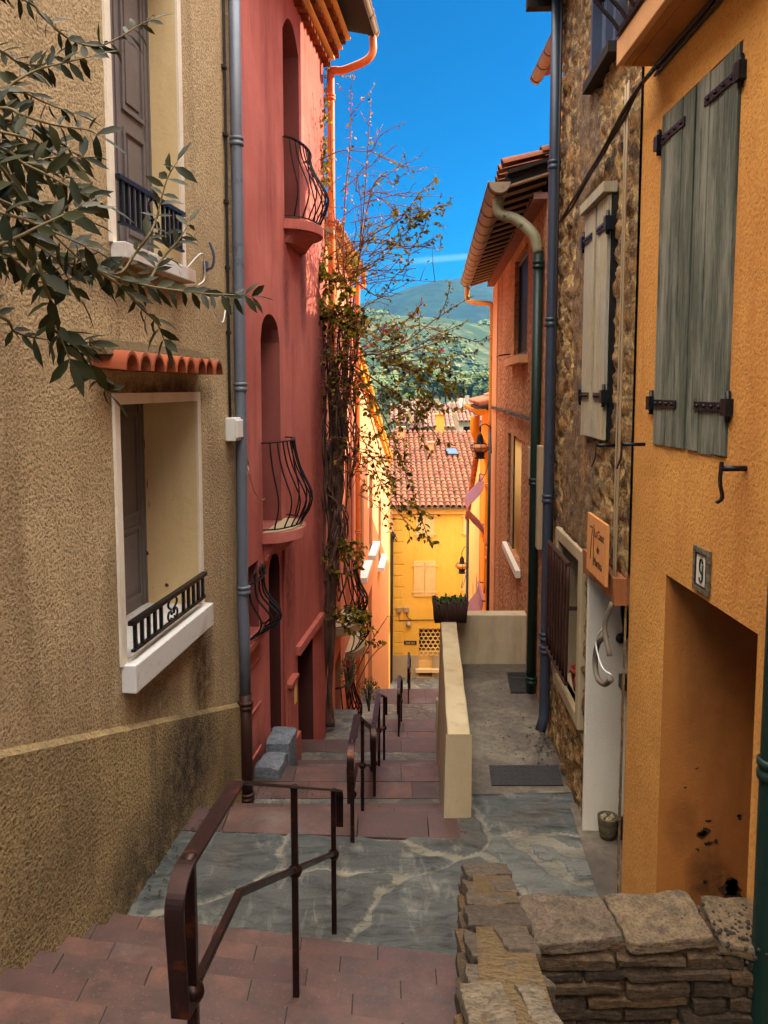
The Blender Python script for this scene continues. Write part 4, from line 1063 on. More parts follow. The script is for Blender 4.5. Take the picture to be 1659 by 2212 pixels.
# window with iron grille
wg = ring(MB(), RS, 6.12, 7.0, -2.66, -1.4, 0.11, -0.05, 0.045).build('window', M['greyplinth'], n7, bevel=0.012)
wb7 = dict(a0=6.12, a1=7.0, z0=-2.66, z1=-1.4, depth=0.4)
window_reveal(RS, wb7, M['greyplinth'], wg); back_panel(RS, wb7).build('pane', M['darkglass'], wg)
gl = MB(); g0, g1 = 6.22, 7.14
for k in range(8):
    a = lerp(g0, g1, k / 7); gl.tube([RS.p(a + 0.006 * math.sin(i), lerp(-2.46, -1.44, i / 6), 0.1) for i in range(7)], 0.013, 6)
gl.fbox(RS, g0 - 0.02, g1 + 0.02, -1.455, -1.43, 0.085, 0.115); gl.fbox(RS, g0 - 0.02, g1 + 0.02, -2.47, -2.445, 0.085, 0.115)
gl.fbox(RS, 6.2, 6.23, -1.83, -1.8, -0.05, 0.1); gl.fbox(RS, 7.11, 7.14, -1.83, -1.8, -0.05, 0.1); gl.fbox(RS, 7.11, 7.14, -2.3, -2.27, -0.05, 0.1)
gl.build('window_grille', M['iron_brown'], wg)
for k, (yy, z, r) in enumerate(((6.3, -2.655, 0.11), (6.56, -2.655, 0.1))):
    t = MB().lathe(RS.p(yy, z, -0.1), [(r * 0.6, 0), (r * 0.72, 0.06), (r * 0.92, 0.17), (r, 0.17), (r, 0.21), (r * 0.85, 0.21), (r * 0.8, 0.16)], 18)
    ob = t.build('flower_pot', M['terracottapot']); tag(ob, ['terracotta flower pot nearest the bare reveal behind the iron grille', 'terracotta flower pot further inside behind the iron grille bars'][k], 'flower pot', 'pots behind the grille')
# plank shutters, slightly ajar, over the middle window
sw = MB().fbox(RS, 5.37, 6.09, -0.36, 1.31, -0.1, 0.026).build('window', M['black'], n7)
for a0, a1, pin, tilt in ((5.38, 5.70, 5.36, 0.0), (5.735, 6.08, 6.10, 0.0)):
    s = board_shutter(RS, a0, a1, -0.37, 1.32, 0.03, 0.058, 2, M['shutter7'], sw)
    f = a0 if pin < 5.5 else a1
    for z in (-0.06, 1.12): strap(RS, f, f + (0.27 if pin < 5.5 else -0.27), z, 0.06, M['blackiron'], s, pin, 0.05)
MB().fbox(RS, 5.36, 6.1, 1.33, 1.4, 0.0, 0.095).build('lintel', M['shutter7'], sw)
for (u, v) in ((1315, 962), (1375, 960)):
    y, z = RS.at(u, v, 0.05)
    MB().tube([RS.p(y, z, 0.0), RS.p(y, z, 0.14)], 0.012, 6).bar(catmull([RS.p(y, z + 0.02, 0.14), RS.p(y, z - 0.07, 0.14), RS.p(y + 0.02, z - 0.15, 0.16)], 4), RS.d, 0.02, 0.008).build('shutter_dog', M['blackiron'], n7)
y, z = RS.at(1300, 395 - 200, 0.05)
# upper window catching the sky
uw = ring(MB(), RS, 5.42, 6.05, 2.36, 3.45, 0.05, -0.1, 0.04).build('window', M['slateblue'], n7)
MB().fbox(RS, 5.4, 6.07, 2.34, 3.5, -0.1, -0.03).build('pane', M['glass'], uw)
MB().fbox(RS, 5.715, 5.745, 2.36, 3.45, -0.03, 0.02).fbox(RS, 5.42, 6.05, 2.9, 2.93, -0.03, 0.015).build('glazing_bar', M['slateblue'], uw)
MB().fbox(RS, 5.35, 6.12, 2.24, 2.31, -0.05, 0.09).build('sill', M['darkwood'], uw)
# slate blue drainpipe
pv = lambda v: RS.at(1190, v, 0.12)[1]
pb = RS.p(7.34, 0, 0.075)
PP = lambda z: Vector((pb.x, pb.y, z))
drainpipe(n7, [PP(-3.3) + Vector((-0.05, -0.06, -0.06)), PP(-3.24), PP(-3.1), PP(-2.2), PP(0), PP(2), PP(4.2)], 0.052, M['pipegrey'], [PP(2.06), PP(0.62), PP(-1.06), PP(-2.55), PP(-2.42)], n=12)

# name board of No 7
sgw = wood('name_board_wood', C(226, 158, 96), C(206, 136, 78), None, 0.6); M['signwood'] = sgw
sb = MB().fbox(RS, 4.985, 5.535, -1.315, -0.9, 0.09, 0.11).build('name_board', sgw, None, 'square pale wooden name board with black lettering over the lintel', 'sign', bevel=0.002)
k7 = MB()
k7.bar([RS.p(5.445, -0.985, 0.111), RS.p(5.37, -0.985, 0.111)], RS.n, 0.003, 0.012)
k7.bar([RS.p(5.372, -1.0, 0.111), RS.p(5.40, -1.1, 0.111), RS.p(5.42, -1.22, 0.111)], RS.n, 0.003, 0.010)
k7.bar([RS.p(5.33, -0.955, 0.111), RS.p(5.33, -1.25, 0.111)], RS.n, 0.003, 0.008)
k7.build('numeral', M['black'], sb)
for t, a, z, sz in (('La Casot', 5.18, -1.035, 0.085), ('de', 5.2, -1.135, 0.085), ('Martina', 5.2, -1.235, 0.085)):
    text_on(RS, a, z, 0.1112, t, sz, M['black'], sb, 'lettering', 0.88, 0.001, True)

# ================================================================= ORANGE ROUGHCAST HOUSE
rh = thing('orange_house', 'orange roughcast house with deep raftered eave and long pale gutter', 'house', RR.p(11.5, -6))
A1 = dict(a0=9.9, a1=11.5, z0=0.42, z1=1.84, depth=0.085)
A2 = dict(a0=10.3, a1=12.1, z0=-2.45, z1=-0.7, depth=0.07)
wall_mesh(RR, 7.56, 15.35, -9, 2.0, [A1, A2], 5.0).build('wall', M['orangecast'], rh)
w1 = back_panel(RR, A1).build('window', M['darkglass'], rh)
ring(MB(), RR, 9.98, 11.42, 0.5, 1.76, 0.07, -0.085, -0.06).build('frame', M['greydark'], w1)
MB().fbox(RR, 9.75, 11.7, 0.32, 0.42, 0.002, 0.12).build('sill', M['bandorange'], w1)
w2 = back_panel(RR, A2).build('window', M['paleyellow'], rh)
cur = MB()
for k in range(14): cur.tube([RR.p(10.42 + k * 0.08, -2.4, -0.07), RR.p(10.42 + k * 0.08 + 0.02 * (k % 2), -0.75, -0.07)], 0.03, 6)
cur.build('curtain', M['paleyellow'], w2)
MB().fbox(RR, 11.6, 12.1, -2.45, -0.7, -0.07, -0.03).build('frame', M['darkgreen'], w2)
MB().fbox(RR, 10.2, 12.2, -2.56, -2.46, 0.002, 0.07).build('sill', M['whiteplaster'], w2)
MB().fbox(RR, 14.3, 15.36, -9, 1.95, 0.0, 0.02).build('corner_band', M['bandorange'], rh)
MB().tube([RR.p(12.0, 0.52, 0.0), RR.p(12.0, 0.5, 0.16), RR.p(12.6, 0.5, 0.16)], 0.012, 6).build('iron_bracket', M['black'], rh)
cw = MB(); cw.tube([RR.p(lerp(8.6, 15.2, i / 20), -0.36 + 0.01 * math.sin(i * 2), 0.05 + 0.012 * math.cos(i * 1.7)) for i in range(21)], 0.016, 6)
cw.tube([RR.p(lerp(8.6, 15.2, i / 20), -0.39 - 0.01 * math.sin(i * 1.4), 0.05) for i in range(21)], 0.012, 6)
cw.build('cable', M['cableblack'], rh)
# box beside the pipe
MB().fbox(RR, 8.2, 8.36, -1.75, -0.62, 0.0, 0.06).fbox(RR, 8.5, 8.66, -1.0, -0.66, 0.0, 0.12).build('meter_box', M['greyplinth'], rh, bevel=0.01)
ro = MB()
ro.hexa([RR.p(8.28, 2.24, 0.42), RR.p(16.6, 2.24, 0.42), RR.p(16.6, 3.3, -3.2), RR.p(8.28, 3.3, -3.2), RR.p(8.28, 2.28, 0.42), RR.p(16.6, 2.28, 0.42), RR.p(16.6, 3.34, -3.2), RR.p(8.28, 3.34, -3.2)])
roof = ro.build('roof', M['darkwood'], rh)
rt = MB()
for k in range(21):
    a = 8.34 + k * 0.4
    rt.hexa([RR.p(a, 2.13, 0.41), RR.p(a + 0.07, 2.13, 0.41), RR.p(a + 0.07, 2.27, -0.06), RR.p(a, 2.27, -0.06), RR.p(a, 2.235, 0.41), RR.p(a + 0.07, 2.235, 0.41), RR.p(a + 0.07, 2.375, -0.06), RR.p(a, 2.375, -0.06)])
rt.build_split('rafter', M['darkwood'], roof)
bt = MB()  # pale strips under the rafters, standing in for their lit bottom edges
for k in range(21):
    a = 8.34 + k * 0.4
    bt.hexa([RR.p(a - 0.004, 2.118, 0.412), RR.p(a + 0.074, 2.118, 0.412), RR.p(a + 0.074, 2.258, -0.05), RR.p(a - 0.004, 2.258, -0.05), RR.p(a - 0.004, 2.140, 0.412), RR.p(a + 0.074, 2.140, 0.412), RR.p(a + 0.074, 2.280, -0.05), RR.p(a - 0.004, 2.280, -0.05)])
bt.build_split('pale_strip', M['pale_strip'], roof)
ct = MB(); rnd = random.Random(9)
for k in range(26):
    a = 8.5 + k * 0.27; ct.cur = rnd.random(); seg = 6; m = 7; vs = []
    for o in (-0.02, 0.13):
        for rad in (0.1, 0.08): vs += [RR.p(a - math.cos(math.pi * q / seg) * rad, 2.0 + math.sin(math.pi * q / seg) * rad, o) for q in range(m)]
    fs = []
    for q in range(seg): fs += [(q, q + 1, 2 * m + q + 1, 2 * m + q), (m + q, m + q + 1, 3 * m + q + 1, 3 * m + q), (2 * m + q, 2 * m + q + 1, 3 * m + q + 1, 3 * m + q)]
    ct.add(vs, fs)
ct.fbox(RR, 8.3, 15.4, 1.985, 2.0, -0.02, 0.14)
ct.build('eave_tiles', M['tiledark'], rh, attr=True)
tl = MB(); barrel_tiles(tl, RR.p(8.38, 2.31, 0.46), RR.d, -RR.n * 3.62 + Vector((0, 0, 1.06)), 38, 8, 0.22, 0.42); tl.build('roof_tiles', M['tile'], roof, attr=True)
gutter(RR, 8.32, 16.5, 2.17, 0.50, 0.115, M['gutterbeige'], rh, 15, -0.008)
ga = RR.p(8.55, 2.05, 0.5)
wa = RR.p(8.42, 1.62, 0.07)
drainpipe(rh, catmull([ga, ga + Vector((0.02, -0.02, -0.16)), lerp(ga, wa, 0.45) + Vector((0, 0, -0.04)), wa + Vector((-0.06, 0, 0.02)), wa + Vector((0, 0, -0.17))], 6), 0.06, M['elbow'], (), 'pipe_elbow')
drainpipe(rh, [wa + Vector((0, 0, -0.12)), wa + Vector((0, 0, -2.2)), wa + Vector((0, 0, -5.05))], 0.055, M['darkgreen'], [wa + Vector((0, 0, -0.3)), wa + Vector((0, 0, -2.65)), wa + Vector((0, 0, -4.9))])
gf = RR.p(16.3, 2.1, 0.48); wf = RR.p(15.45, 1.72, 0.02)
fp = catmull([gf, gf + Vector((0, 0, -0.25)), lerp(gf, wf, 0.35) + Vector((0, 0, -0.22)), lerp(gf, wf, 0.9) + Vector((0, 0, -0.1)), wf + Vector((0, 0, -0.25)), wf + Vector((0, 0, -1.5)), wf + Vector((0, 0, -2.6))], 5)
f1 = drainpipe(rh, fp, 0.055, M['yellowpipe'], [wf + Vector((0, 0, -0.7))])
drainpipe(rh, [wf + Vector((0, 0, -2.55)), wf + Vector((0, 0, -5)), wf + Vector((0, 0, -9))], 0.055, M['darkgreen'], [], 'drain_foot')

# ================================================================= TALL HOUSE BEHIND (only its eave shows)
th = thing('tall_house', 'taller orange house behind, only its pale gutter end shows by the blue pipe', 'house', (5.5, 11.4, -6))
TF = Face(2.66, 8.0, 0.0, -1); TG = Face(3.5, 8.0, 0.0, -1)
wall_mesh(TF, 5.5, 12.0, -4, 4.62, [], 0.8).build('wall', M['golden'], th)
wall_mesh(TG, 4.0, 12.1, -4, 7.6, [], 6.0).build('wall', M['golden'], th)  # unseen upper block, added to keep the pink house in shade
tr = MB(); tr.hexa([TF.p(5.5, 4.72, 0.28), TF.p(12.2, 4.72, 0.28), TF.p(12.2, 4.98, -0.8), TF.p(5.5, 4.98, -0.8), TF.p(5.5, 4.77, 0.28), TF.p(12.2, 4.77, 0.28), TF.p(12.2, 5.03, -0.8), TF.p(5.5, 5.03, -0.8)])
tr.hexa([TG.p(4, 7.62, 0.2), TG.p(12.2, 7.62, 0.2), TG.p(12.2, 9.2, -6), TG.p(4, 9.2, -6), TG.p(4, 7.7, 0.2), TG.p(12.2, 7.7, 0.2), TG.p(12.2, 9.3, -6), TG.p(4, 9.3, -6)])
tr.build('roof', M['tiledark'], th)
gutter(TF, 6, 12.25, 4.72, 0.33, 0.09, M['gutterbeige'], th, 14)

# ================================================================= GOLDEN HOUSE (right, further down)
G2 = Face(2.41, 17, 0.063, -1)
gh = thing('golden_house', 'golden orange house with mauve metal balconies beyond the roughcast house', 'house', G2.p(18.5, -11))
B1 = dict(a0=17.6, a1=18.6, z0=-3.6, z1=-1.4, depth=0.3)
B2 = dict(a0=17.6, a1=18.6, z0=-6.6, z1=-4.4, depth=0.3)
wall_mesh(G2, 16.2, 21.0, -13, -0.55, [B1, B2], 4.0).build('wall', M['golden'], gh)
for h in (B1, B2): back_panel(G2, h).build('window', M['tilegold'], gh)
rr_ = MB(); rr_.hexa([G2.p(16.1, -0.5, 0.3), G2.p(21, -0.5, 0.3), G2.p(21, 0.6, -3), G2.p(16.1, 0.6, -3), G2.p(16.1, -0.45, 0.3), G2.p(21, -0.45, 0.3), G2.p(21, 0.65, -3), G2.p(16.1, 0.65, -3)])
rro = rr_.build('roof', M['darkwood'], gh)
tl = MB(); barrel_tiles(tl, G2.p(16.2, -0.42, 0.32), G2.d, -G2.n * 3.3 + Vector((0, 0, 1.1)), 20, 7, 0.24, 0.42, 0.1); tl.build('roof_tiles', M['tileorange'], rro, attr=True)
gutter(G2, 15.95, 21, -0.44, 0.36, 0.14, M['goldpipe'], gh, 8)
q0 = G2.p(16.5, -0.6, 0.42); q1 = G2.p(16.6, -1.3, 0.1)
drainpipe(gh, catmull([q0, q0 + Vector((0, 0, -0.35)), lerp(q0, q1, 0.5) + Vector((0, 0, -0.3)), q1 + Vector((0, 0, -0.4)), q1 + Vector((0, 0, -2.2)), q1 + Vector((0, 0, -3.2))], 5), 0.10, M['goldpipe'], [q1 + Vector((0, 0, -0.8))])
e0 = G2.p(16.45, -3.2, 0.06)
drainpipe(gh, catmull([e0 + Vector((0.25, 0, 0.15)), e0 + Vector((0.05, 0, 0.12)), e0 + Vector((-0.02, 0, -0.15)), e0 + Vector((0, 0, -0.5)), e0 + Vector((0, 0, -3)), e0 + Vector((0, 0, -6))], 5), 0.105, M['orangepipe'], [e0 + Vector((0, 0, -0.5)), e0 + Vector((0, 0, -2.6))], 'drainpipe', n=12)
for (y0, y1, za, zb_) in ((17.3, 19.0, -2.15, -3.4), (17.2, 18.9, -4.85, -6.35)):
    rl = MB(); n = 18; pr = [0.16, 0.2, 0.34, 0.5, 0.52, 0.42, 0.24, 0.1]
    for k in range(22):
        a = lerp(y0, y1, k / 21)
        rl.bar([G2.p(a, lerp(za, zb_, i / n), prof_val(pr, i / n)) for i in range(n + 1)], G2.d, 0.05, 0.012)
    for t in (0.0, 1.0): rl.bar([G2.p(y0, lerp(za, zb_, t), prof_val(pr, t)), G2.p(y1, lerp(za, zb_, t), prof_val(pr, t))], (0, 0, 1), 0.03, 0.05)
    for a in (y0, y1):
        rl.bar([G2.p(a, za, 0), G2.p(a, za, prof_val(pr, 0))], G2.d, 0.05, 0.03); rl.bar([G2.p(a, zb_, 0), G2.p(a, zb_, 0.12)], G2.d, 0.05, 0.03)
    s = MB().fbox(G2, y0, y1, zb_ - 0.12, zb_ - 0.02, 0, 0.16).build('balcony', M['golden'], gh)
    rl.build('balcony_railing', M['purple'], s)
# ================================================================= PALE YELLOW HOUSE (right, furthest, sloping verge)
R3 = Face(2.64, 21.02, 0.082, -1)
p3 = thing('pale_house', 'pale yellow house with red sloping roof verge next to the golden house', 'house', R3.p(26, -13))
zt3 = lambda y: -1.6 - 0.37 * (y - 21)
C1 = dict(a0=22, a1=22.9, z0=-7.5, z1=-5.6, depth=0.2); C2 = dict(a0=25, a1=26, z0=-8.6, z1=-6.6, depth=0.2)
wall_mesh(R3, 21.02, 31.0, -14, zt3, [C1, C2], 4.0).build('wall', M['paleyellow'], p3)
for h in (C1, C2): back_panel(R3, h).build('window', M['purple'], p3)
vg = MB()
for k in range(18):
    a, b = lerp(21.0, 31.0, k / 18), lerp(21.0, 31.0, (k + 1) / 18) + 0.1; vg.cur = random.random()
    vg.tube([R3.p(a, zt3(a) + 0.04, 0.06), R3.p(b, zt3(b) + 0.04, 0.06)], [0.09, 0.1], 8); vg.fbox(R3, a, b - 0.11, zt3(a) - 0.12, zt3(a) - 0.02, -3, 0.08)
vg.build('roof_edge', M['tileorange'], p3, attr=True)
br = MB()
for (y0, y1, z0, z1) in ((21.6, 23.2, -7.4, -6.3),):
    for k in range(5):
        a = lerp(y0, y1, k / 4); br.bar([R3.p(a, z0, 0.3), R3.p(a, z1, 0.3)], R3.d, 0.025, 0.025)
    for z in (z0, z1): br.bar([R3.p(y0, z, 0.3), R3.p(y1, z, 0.3)], (0, 0, 1), 0.03, 0.03); br.bar([R3.p(y0, z, 0), R3.p(y0, z, 0.3)], (0, 0, 1), 0.03, 0.03)
br.build('window_railing', M['iron_brown'], p3)
MB().tube([R3.p(30.6, -14, 0.05), R3.p(30.6, -5.3, 0.05)], 0.06, 8).build('drainpipe', M['greydark'], p3)

# ================================================================= YELLOW HOUSE closing the view
yh = thing('yellow_house', 'yellow house with beige shutters and a big terracotta roof closing the lane', 'house', (3, 33, -12.8))
ZB, ZE = YF.at(880, 1466)[1], YF.at(880, 1100)[1]
X0 = YF.at(848, 1300)[0]
yz = lambda v: YF.at(900, v)[1]; yx = lambda u, v=1300: YF.at(u, v)[0]
HW = dict(a0=yx(905, 1400), a1=yx(956, 1400), z0=yz(1444), z1=yz(1358), depth=0.15)
HV = dict(a0=yx(904, 1453), a1=yx(934, 1453), z0=yz(1461), z1=yz(1447), depth=0.3)
wall_mesh(YF, X0, 7.5, ZB - 0.5, ZE + 0.1, [HW, HV], 9.0).build('wall', M['yellow'], yh)
pl = MB().fbox(YF, X0 - 0.02, HV['a0'], ZB - 0.5, yz(1415), 0, 0.03).fbox(YF, HV['a1'], 7.5, ZB - 0.5, yz(1415), 0, 0.03).fbox(YF, HV['a0'], HV['a1'], HV['z1'], yz(1444), 0, 0.03)
pl.build('plinth', M['greyplinth'], yh)
back_panel(YF, HV).build('cellar_vent', M['greydark'], yh)
MB().fbox(YF, HV['a0'] - 0.1, HV['a1'] + 0.1, HV['z0'] - 0.1, HV['z0'], 0, 0.1).build('sill', M['parapet'], yh)
wy = back_panel(YF, HW).build('window', M['beigeshutter'], yh)
lc = MB(); dx_ = HW['a1'] - HW['a0']; ztop = HW['z1']; nr = 7
for r in range(nr):
    for c in range(5):
        cx = HW['a0'] + dx_ * (c + 0.5 + 0.5 * (r % 2)) / 5; cz = ztop - 0.13 - r * 0.17
        if cx > HW['a1'] - 0.02: continue
        lc.tube([YF.p(cx + 0.095 * math.cos(t), cz + 0.09 * math.sin(t), -0.1) for t in [i * math.pi / 6 for i in range(13)]], 0.014, 4)
lc.build('lattice', M['paleyellow'], wy)
MB().fbox(YF, HW['a0'], HW['a1'], ztop - 1.0, ztop, -0.148, -0.14).build('pane', M['greydark'], wy)
MB().fbox(YF, HW['a0'], HW['a1'], HW['z0'] + 0.02, HW['z0'] + 0.3, -0.14, -0.1).build('apron', M['beigeshutter'], wy)
MB().fbox(YF, HW['a0'] - 0.15, HW['a1'] + 0.2, HW['z0'] - 0.14, HW['z0'] + 0.01, 0.0, 0.16).build('sill', M['cream'], wy)
for u0, u1, v0, v1 in ((894, 941, 1212, 1288), (899, 938, 1108, 1160), (1001, 1020, 1108, 1156), (1000, 1024, 1210, 1282)):
    z0, z1 = yz(v1), yz(v0); a0, a1 = yx(u0, v0), yx(u1, v0); am = (a0 + a1) / 2
    f = MB().fbox(YF, a0, am - 0.01, z0, z1, 0.0, 0.05).fbox(YF, am + 0.01, a1, z0, z1, 0.0, 0.05).build('shutter', M['beigeshutter'], yh)
    st = MB()
    for z in (lerp(z0, z1, 0.12), lerp(z0, z1, 0.88)): st.fbox(YF, a0 - 0.1, am - 0.08, z - 0.03, z + 0.03, 0.05, 0.065).fbox(YF, am + 0.08, a1 + 0.1, z - 0.03, z + 0.03, 0.05, 0.065)
    st.build_split('hinge', M['beigeshutter'], f)
qn = MB()
zq = yz(1412)
k = 0
while zq < ZE - 0.3:
    qn.fbox(YF, X0 + 0.02, X0 + (0.42 if k % 2 else 0.5), zq + 0.02, zq + 0.46, 0, 0.025); zq += 0.5; k += 1
qn.build('quoin', M['yellow'], yh, bevel=0.01)
MB().fbox(YF, X0 - 0.05, 7.5, ZE - 0.18, ZE + 0.08, 0, 0.12).build('cornice', M['paleyellow'], yh)
bx = MB()
for u0, u1 in ((857, 868), (872, 884)): bx.fbox(YF, yx(u0), yx(u1), yz(1321), yz(1311), 0, 0.14)
bo = bx.build('junction_box', M['cablegrey'], yh, bevel=0.01)
MB().tube([YF.p(yx(862), yz(1322), 0.03), YF.p(yx(862), yz(1340), 0.03), YF.p(yx(900), yz(1339), 0.03), YF.p(7, yz(1335), 0.03)], 0.02, 6).tube(catmull([YF.p(yx(878), yz(1322), 0.03), YF.p(yx(880), yz(1332), 0.05), YF.p(yx(888), yz(1338), 0.03)]), 0.015, 5).build('cable', M['greydark'], bo)
MB().ball(YF.p(yx(883), yz(1348), 0.08), 0.13).build('wall_lamp', M['cablegrey'], yh)
# roof: plane rising to a ridge, barrel tiles, skylight, chimneys
RB = Vector((X0 - 0.1, 32.7, ZE + 0.12)); RU = Vector((0, 9.3, 2.95)).normalized(); RL = 9.0
ry = MB(); e = Vector((8.5, 0, 0)); th_ = Vector((0, 0, -0.08))
ry.prism([RB + th_, RB + e + th_, RB + e + RU * RL + th_, RB + RU * RL + th_], Vector((0, 0, 0.06)))
ry.prism([RB + RU * RL + th_, RB + e + RU * RL + th_, RB + e + RU * RL + Vector((0, 8, -3)), RB + RU * RL + Vector((0, 8, -3))], Vector((0, 0, 0.06)))
ryo = ry.build('roof', M['mortar'], yh)
tl = MB(); barrel_tiles(tl, RB + Vector((0.1, 0, 0)), (1, 0, 0), RU, 32, 25, 0.262, 0.365, 0.10, 0.015); tl.build('roof_tiles', M['tile'], ryo, attr=True)
rn = RU.cross(Vector((-1, 0, 0))).normalized()
if rn.z < 0: rn = -rn
def on_roof(u, v):
    r = ray(u, v); t = RB.dot(rn) / r.dot(rn); return r * t
sk = [on_roof(*q) for q in ((968, 988), (992, 988), (985, 975), (961, 975))]
mb = MB(); mb.prism([p + rn * 0.02 for p in sk], rn * 0.16); so = mb.build('skylight', M['greydark'], ryo)
c = sum(sk, Vector()) / 4; mb = MB(); mb.prism([c + (p - c) * 0.86 + rn * 0.181 for p in sk], rn * 0.006); mb.build('pane', M['glass'], so)
for u, v, w, h, mt in ((950, 926, 0.45, 0.75, 'yellow'), (930, 974, 0.28, 0.4, 'salmon'), (866, 945, 0.4, 0.5, 'salmon')):
    p = on_roof(u, v); MB().box(p.x - w / 2, p.x + w / 2, p.y - w / 2, p.y + w / 2, p.z - 0.3, p.z + h).box(p.x - w / 2 - 0.05, p.x + w / 2 + 0.05, p.y - w / 2 - 0.05, p.y + w / 2 + 0.05, p.z + h, p.z + h + 0.08).build('chimney', M[mt], ryo)
# street name plate
sz0, sz1 = yz(1392), yz(1384); sx0, sx1 = yx(873, 1388), yx(900, 1388)
spl = MB().fbox(YF, sx0, sx1, sz0, sz1, 0.0, 0.03).build('street_plate', M['black'], None, 'small dark street name plate on the yellow house wall', 'street sign')
mk = MB(); rnd = random.Random(4); x = sx0 + 0.07
while x < sx1 - 0.08:
    w = rnd.uniform(0.015, 0.03)
    if abs(x - (sx0 + sx1) / 2) > 0.03: mk.fbox(YF, x, x + w, sz0 + 0.03, sz1 - 0.03 - rnd.uniform(0, 0.02), 0.03, 0.034)
    x += w + 0.012
mk.build('worn_lettering', M['cablegrey'], spl)
# narrow brick house between
KF = Front(32.5)
kh = thing('brick_house', 'narrow brick wall with grey drainpipe squeezed beside the yellow house', 'house', (0.1, 32.5, -12.8))
kx0, kx1 = 0.02, KF.at(849, 1300)[0]; kzt = KF.at(845, 1152)[1]
def mk_brick():
    t = NT('old_brick'); b = t.n.new('ShaderNodeTexBrick'); t.l.new(t.vec((1, 1, 1), (R(90), 0, 0)), b.inputs[0])
    b.inputs['Scale'].default_value = 1; b.inputs['Brick Width'].default_value = 0.26; b.inputs['Row Height'].default_value = 0.085; b.inputs['Mortar Size'].default_value = 0.012
    b.inputs['Color1'].default_value = C(196, 124, 48); b.inputs['Color2'].default_value = C(170, 100, 44); b.inputs['Mortar'].default_value = C(120, 84, 44)
    t.bump(b.outputs['Fac'], 0.5, -0.01); return t.fin(b.outputs[0], 0.9)
wall_mesh(KF, kx0, kx1, -13.6, kzt, [], 1.5).build('wall', mk_brick(), kh)
kr = MB(); kb0 = Vector((kx0 - 0.1, 32.2, kzt + 0.05)); barrel_tiles(kr, kb0, (1, 0, 0), (0, 1, 0.9), 3, 5, 0.2, 0.36, 0.08); kr.build('roof', M['tileorange'], kh, attr=True)
MB().box(kx0, kx1 + 0.1, 32.1, 32.26, kzt - 0.05, kzt + 0.03).build('gutter', M['greydark'], kh)
MB().tube([(KF.at(845, 1160)[0] + 0.12, 32.35, kzt), (KF.at(845, 1160)[0], 32.35, kzt - 0.4), (KF.at(845, 1300)[0], 32.35, -8), (KF.at(843, 1460)[0], 32.35, ZB + 0.1)], 0.09, 8).build('drainpipe', M['greydark'], kh)
# ================================================================= STAIRS, LANDINGS, TERRACE
rnd = random.Random(21)
tiles = MB(); base = MB()
def tile_row(x0, x1, ya, yb, z, skew, w=0.5, off=0.0, th=0.03):
    """one row of terracotta tiles between lines y = ya - skew x and y = yb - skew x"""
    x = x0 - off
    while x < x1:
        ww = w * rnd.uniform(0.9, 1.1); a, b = max(x, x0) + 0.004, min(x + ww, x1) - 0.004; x += ww
        if b - a < 0.03: continue
        tiles.cur = rnd.random(); dz = rnd.uniform(-0.003, 0.003); g = 0.004
        P = lambda xx, yy, zz: Vector((xx, yy - skew * xx, zz))
        n = 5; r = 0.008
        # nosing side is +y: rounded, slightly chipped edge
        for i in range(n):
            c, d = lerp(a, b, i / n), lerp(a, b, (i + 1) / n)
            ch = lambda q: yb - 0.003 - 0.006 * abs(noise.noise(Vector((q * 13, yb * 7, z * 5))))
            tiles.add([P(c, ya + g, z + dz), P(d, ya + g, z + dz), P(d, ch(d) - r, z + dz), P(c, ch(c) - r, z + dz), P(c, ch(c), z + dz - r), P(d, ch(d), z + dz - r), P(c, ch(c), z - th), P(d, ch(d), z - th)],
                      [(0, 1, 2, 3), (3, 2, 5, 4), (4, 5, 7, 6)])
        tiles.add([P(a, ya + g, z + dz), P(a, yb - 0.012, z + dz), P(a, yb - 0.012, z - th), P(a, ya + g, z - th)], [(0, 1, 2, 3)])
        tiles.add([P(b, ya + g, z + dz), P(b, yb - 0.012, z + dz), P(b, yb - 0.012, z - th), P(b, ya + g, z - th)], [(0, 1, 2, 3)])
        tiles.add([P(a, ya + g, z + dz), P(b, ya + g, z + dz), P(b, ya + g, z - th), P(a, ya + g, z - th)], [(0, 1, 2, 3)])
def skew_box(mb, x0, x1, ya, yb, z0, z1, skew):
    P = lambda x, y, z: (x, y - skew * x, z)
    mb.hexa([P(x0, ya, z0), P(x1, ya, z0), P(x1, yb, z0), P(x0, yb, z0), P(x0, ya, z1), P(x1, ya, z1), P(x1, yb, z1), P(x0, yb, z1)])
for k in range(-6, 5):
    yb = YY0 + RUN * k; z = ZZ0 - RISE * k; ya = yb - RUN if k > -6 else -1.5
    xe = 0.44 + 0.11 * (yb - 3.7)
    if k > -6: tile_row(-2.5, xe, ya - 0.03, yb, z, 0.17, 0.52, 0.26 * (k % 2) + rnd.uniform(0, 0.1), 0.035)
    else:
        for j in range(5): tile_row(-2.5, 0.30 - 0.03 * j, yb - 0.3 * (j + 1), yb - 0.3 * j, z, 0.17, 0.52, 0.2 * j, 0.035)
    skew_box(base, -2.5, xe if k > -6 else 0.18, ya - 0.2, yb - 0.012, z - 0.6, z - 0.006, 0.17)
tile_row(-1.75, 0.66, LEV[0][2], LEV[0][1], FLOOR + 0.004, 0.06, 0.56, 0.1, 0.16)
slate = MB()
def sheet(mb, pts, z, sub=0):
    mb.add([(x, y, z) for x, y in pts], [list(range(len(pts)))])
flag = MB(); gx, gy = 250, 250; fi = {}
FX0, FX1, FY0, FY1 = -2.1, 1.75, 2.9, 6.46
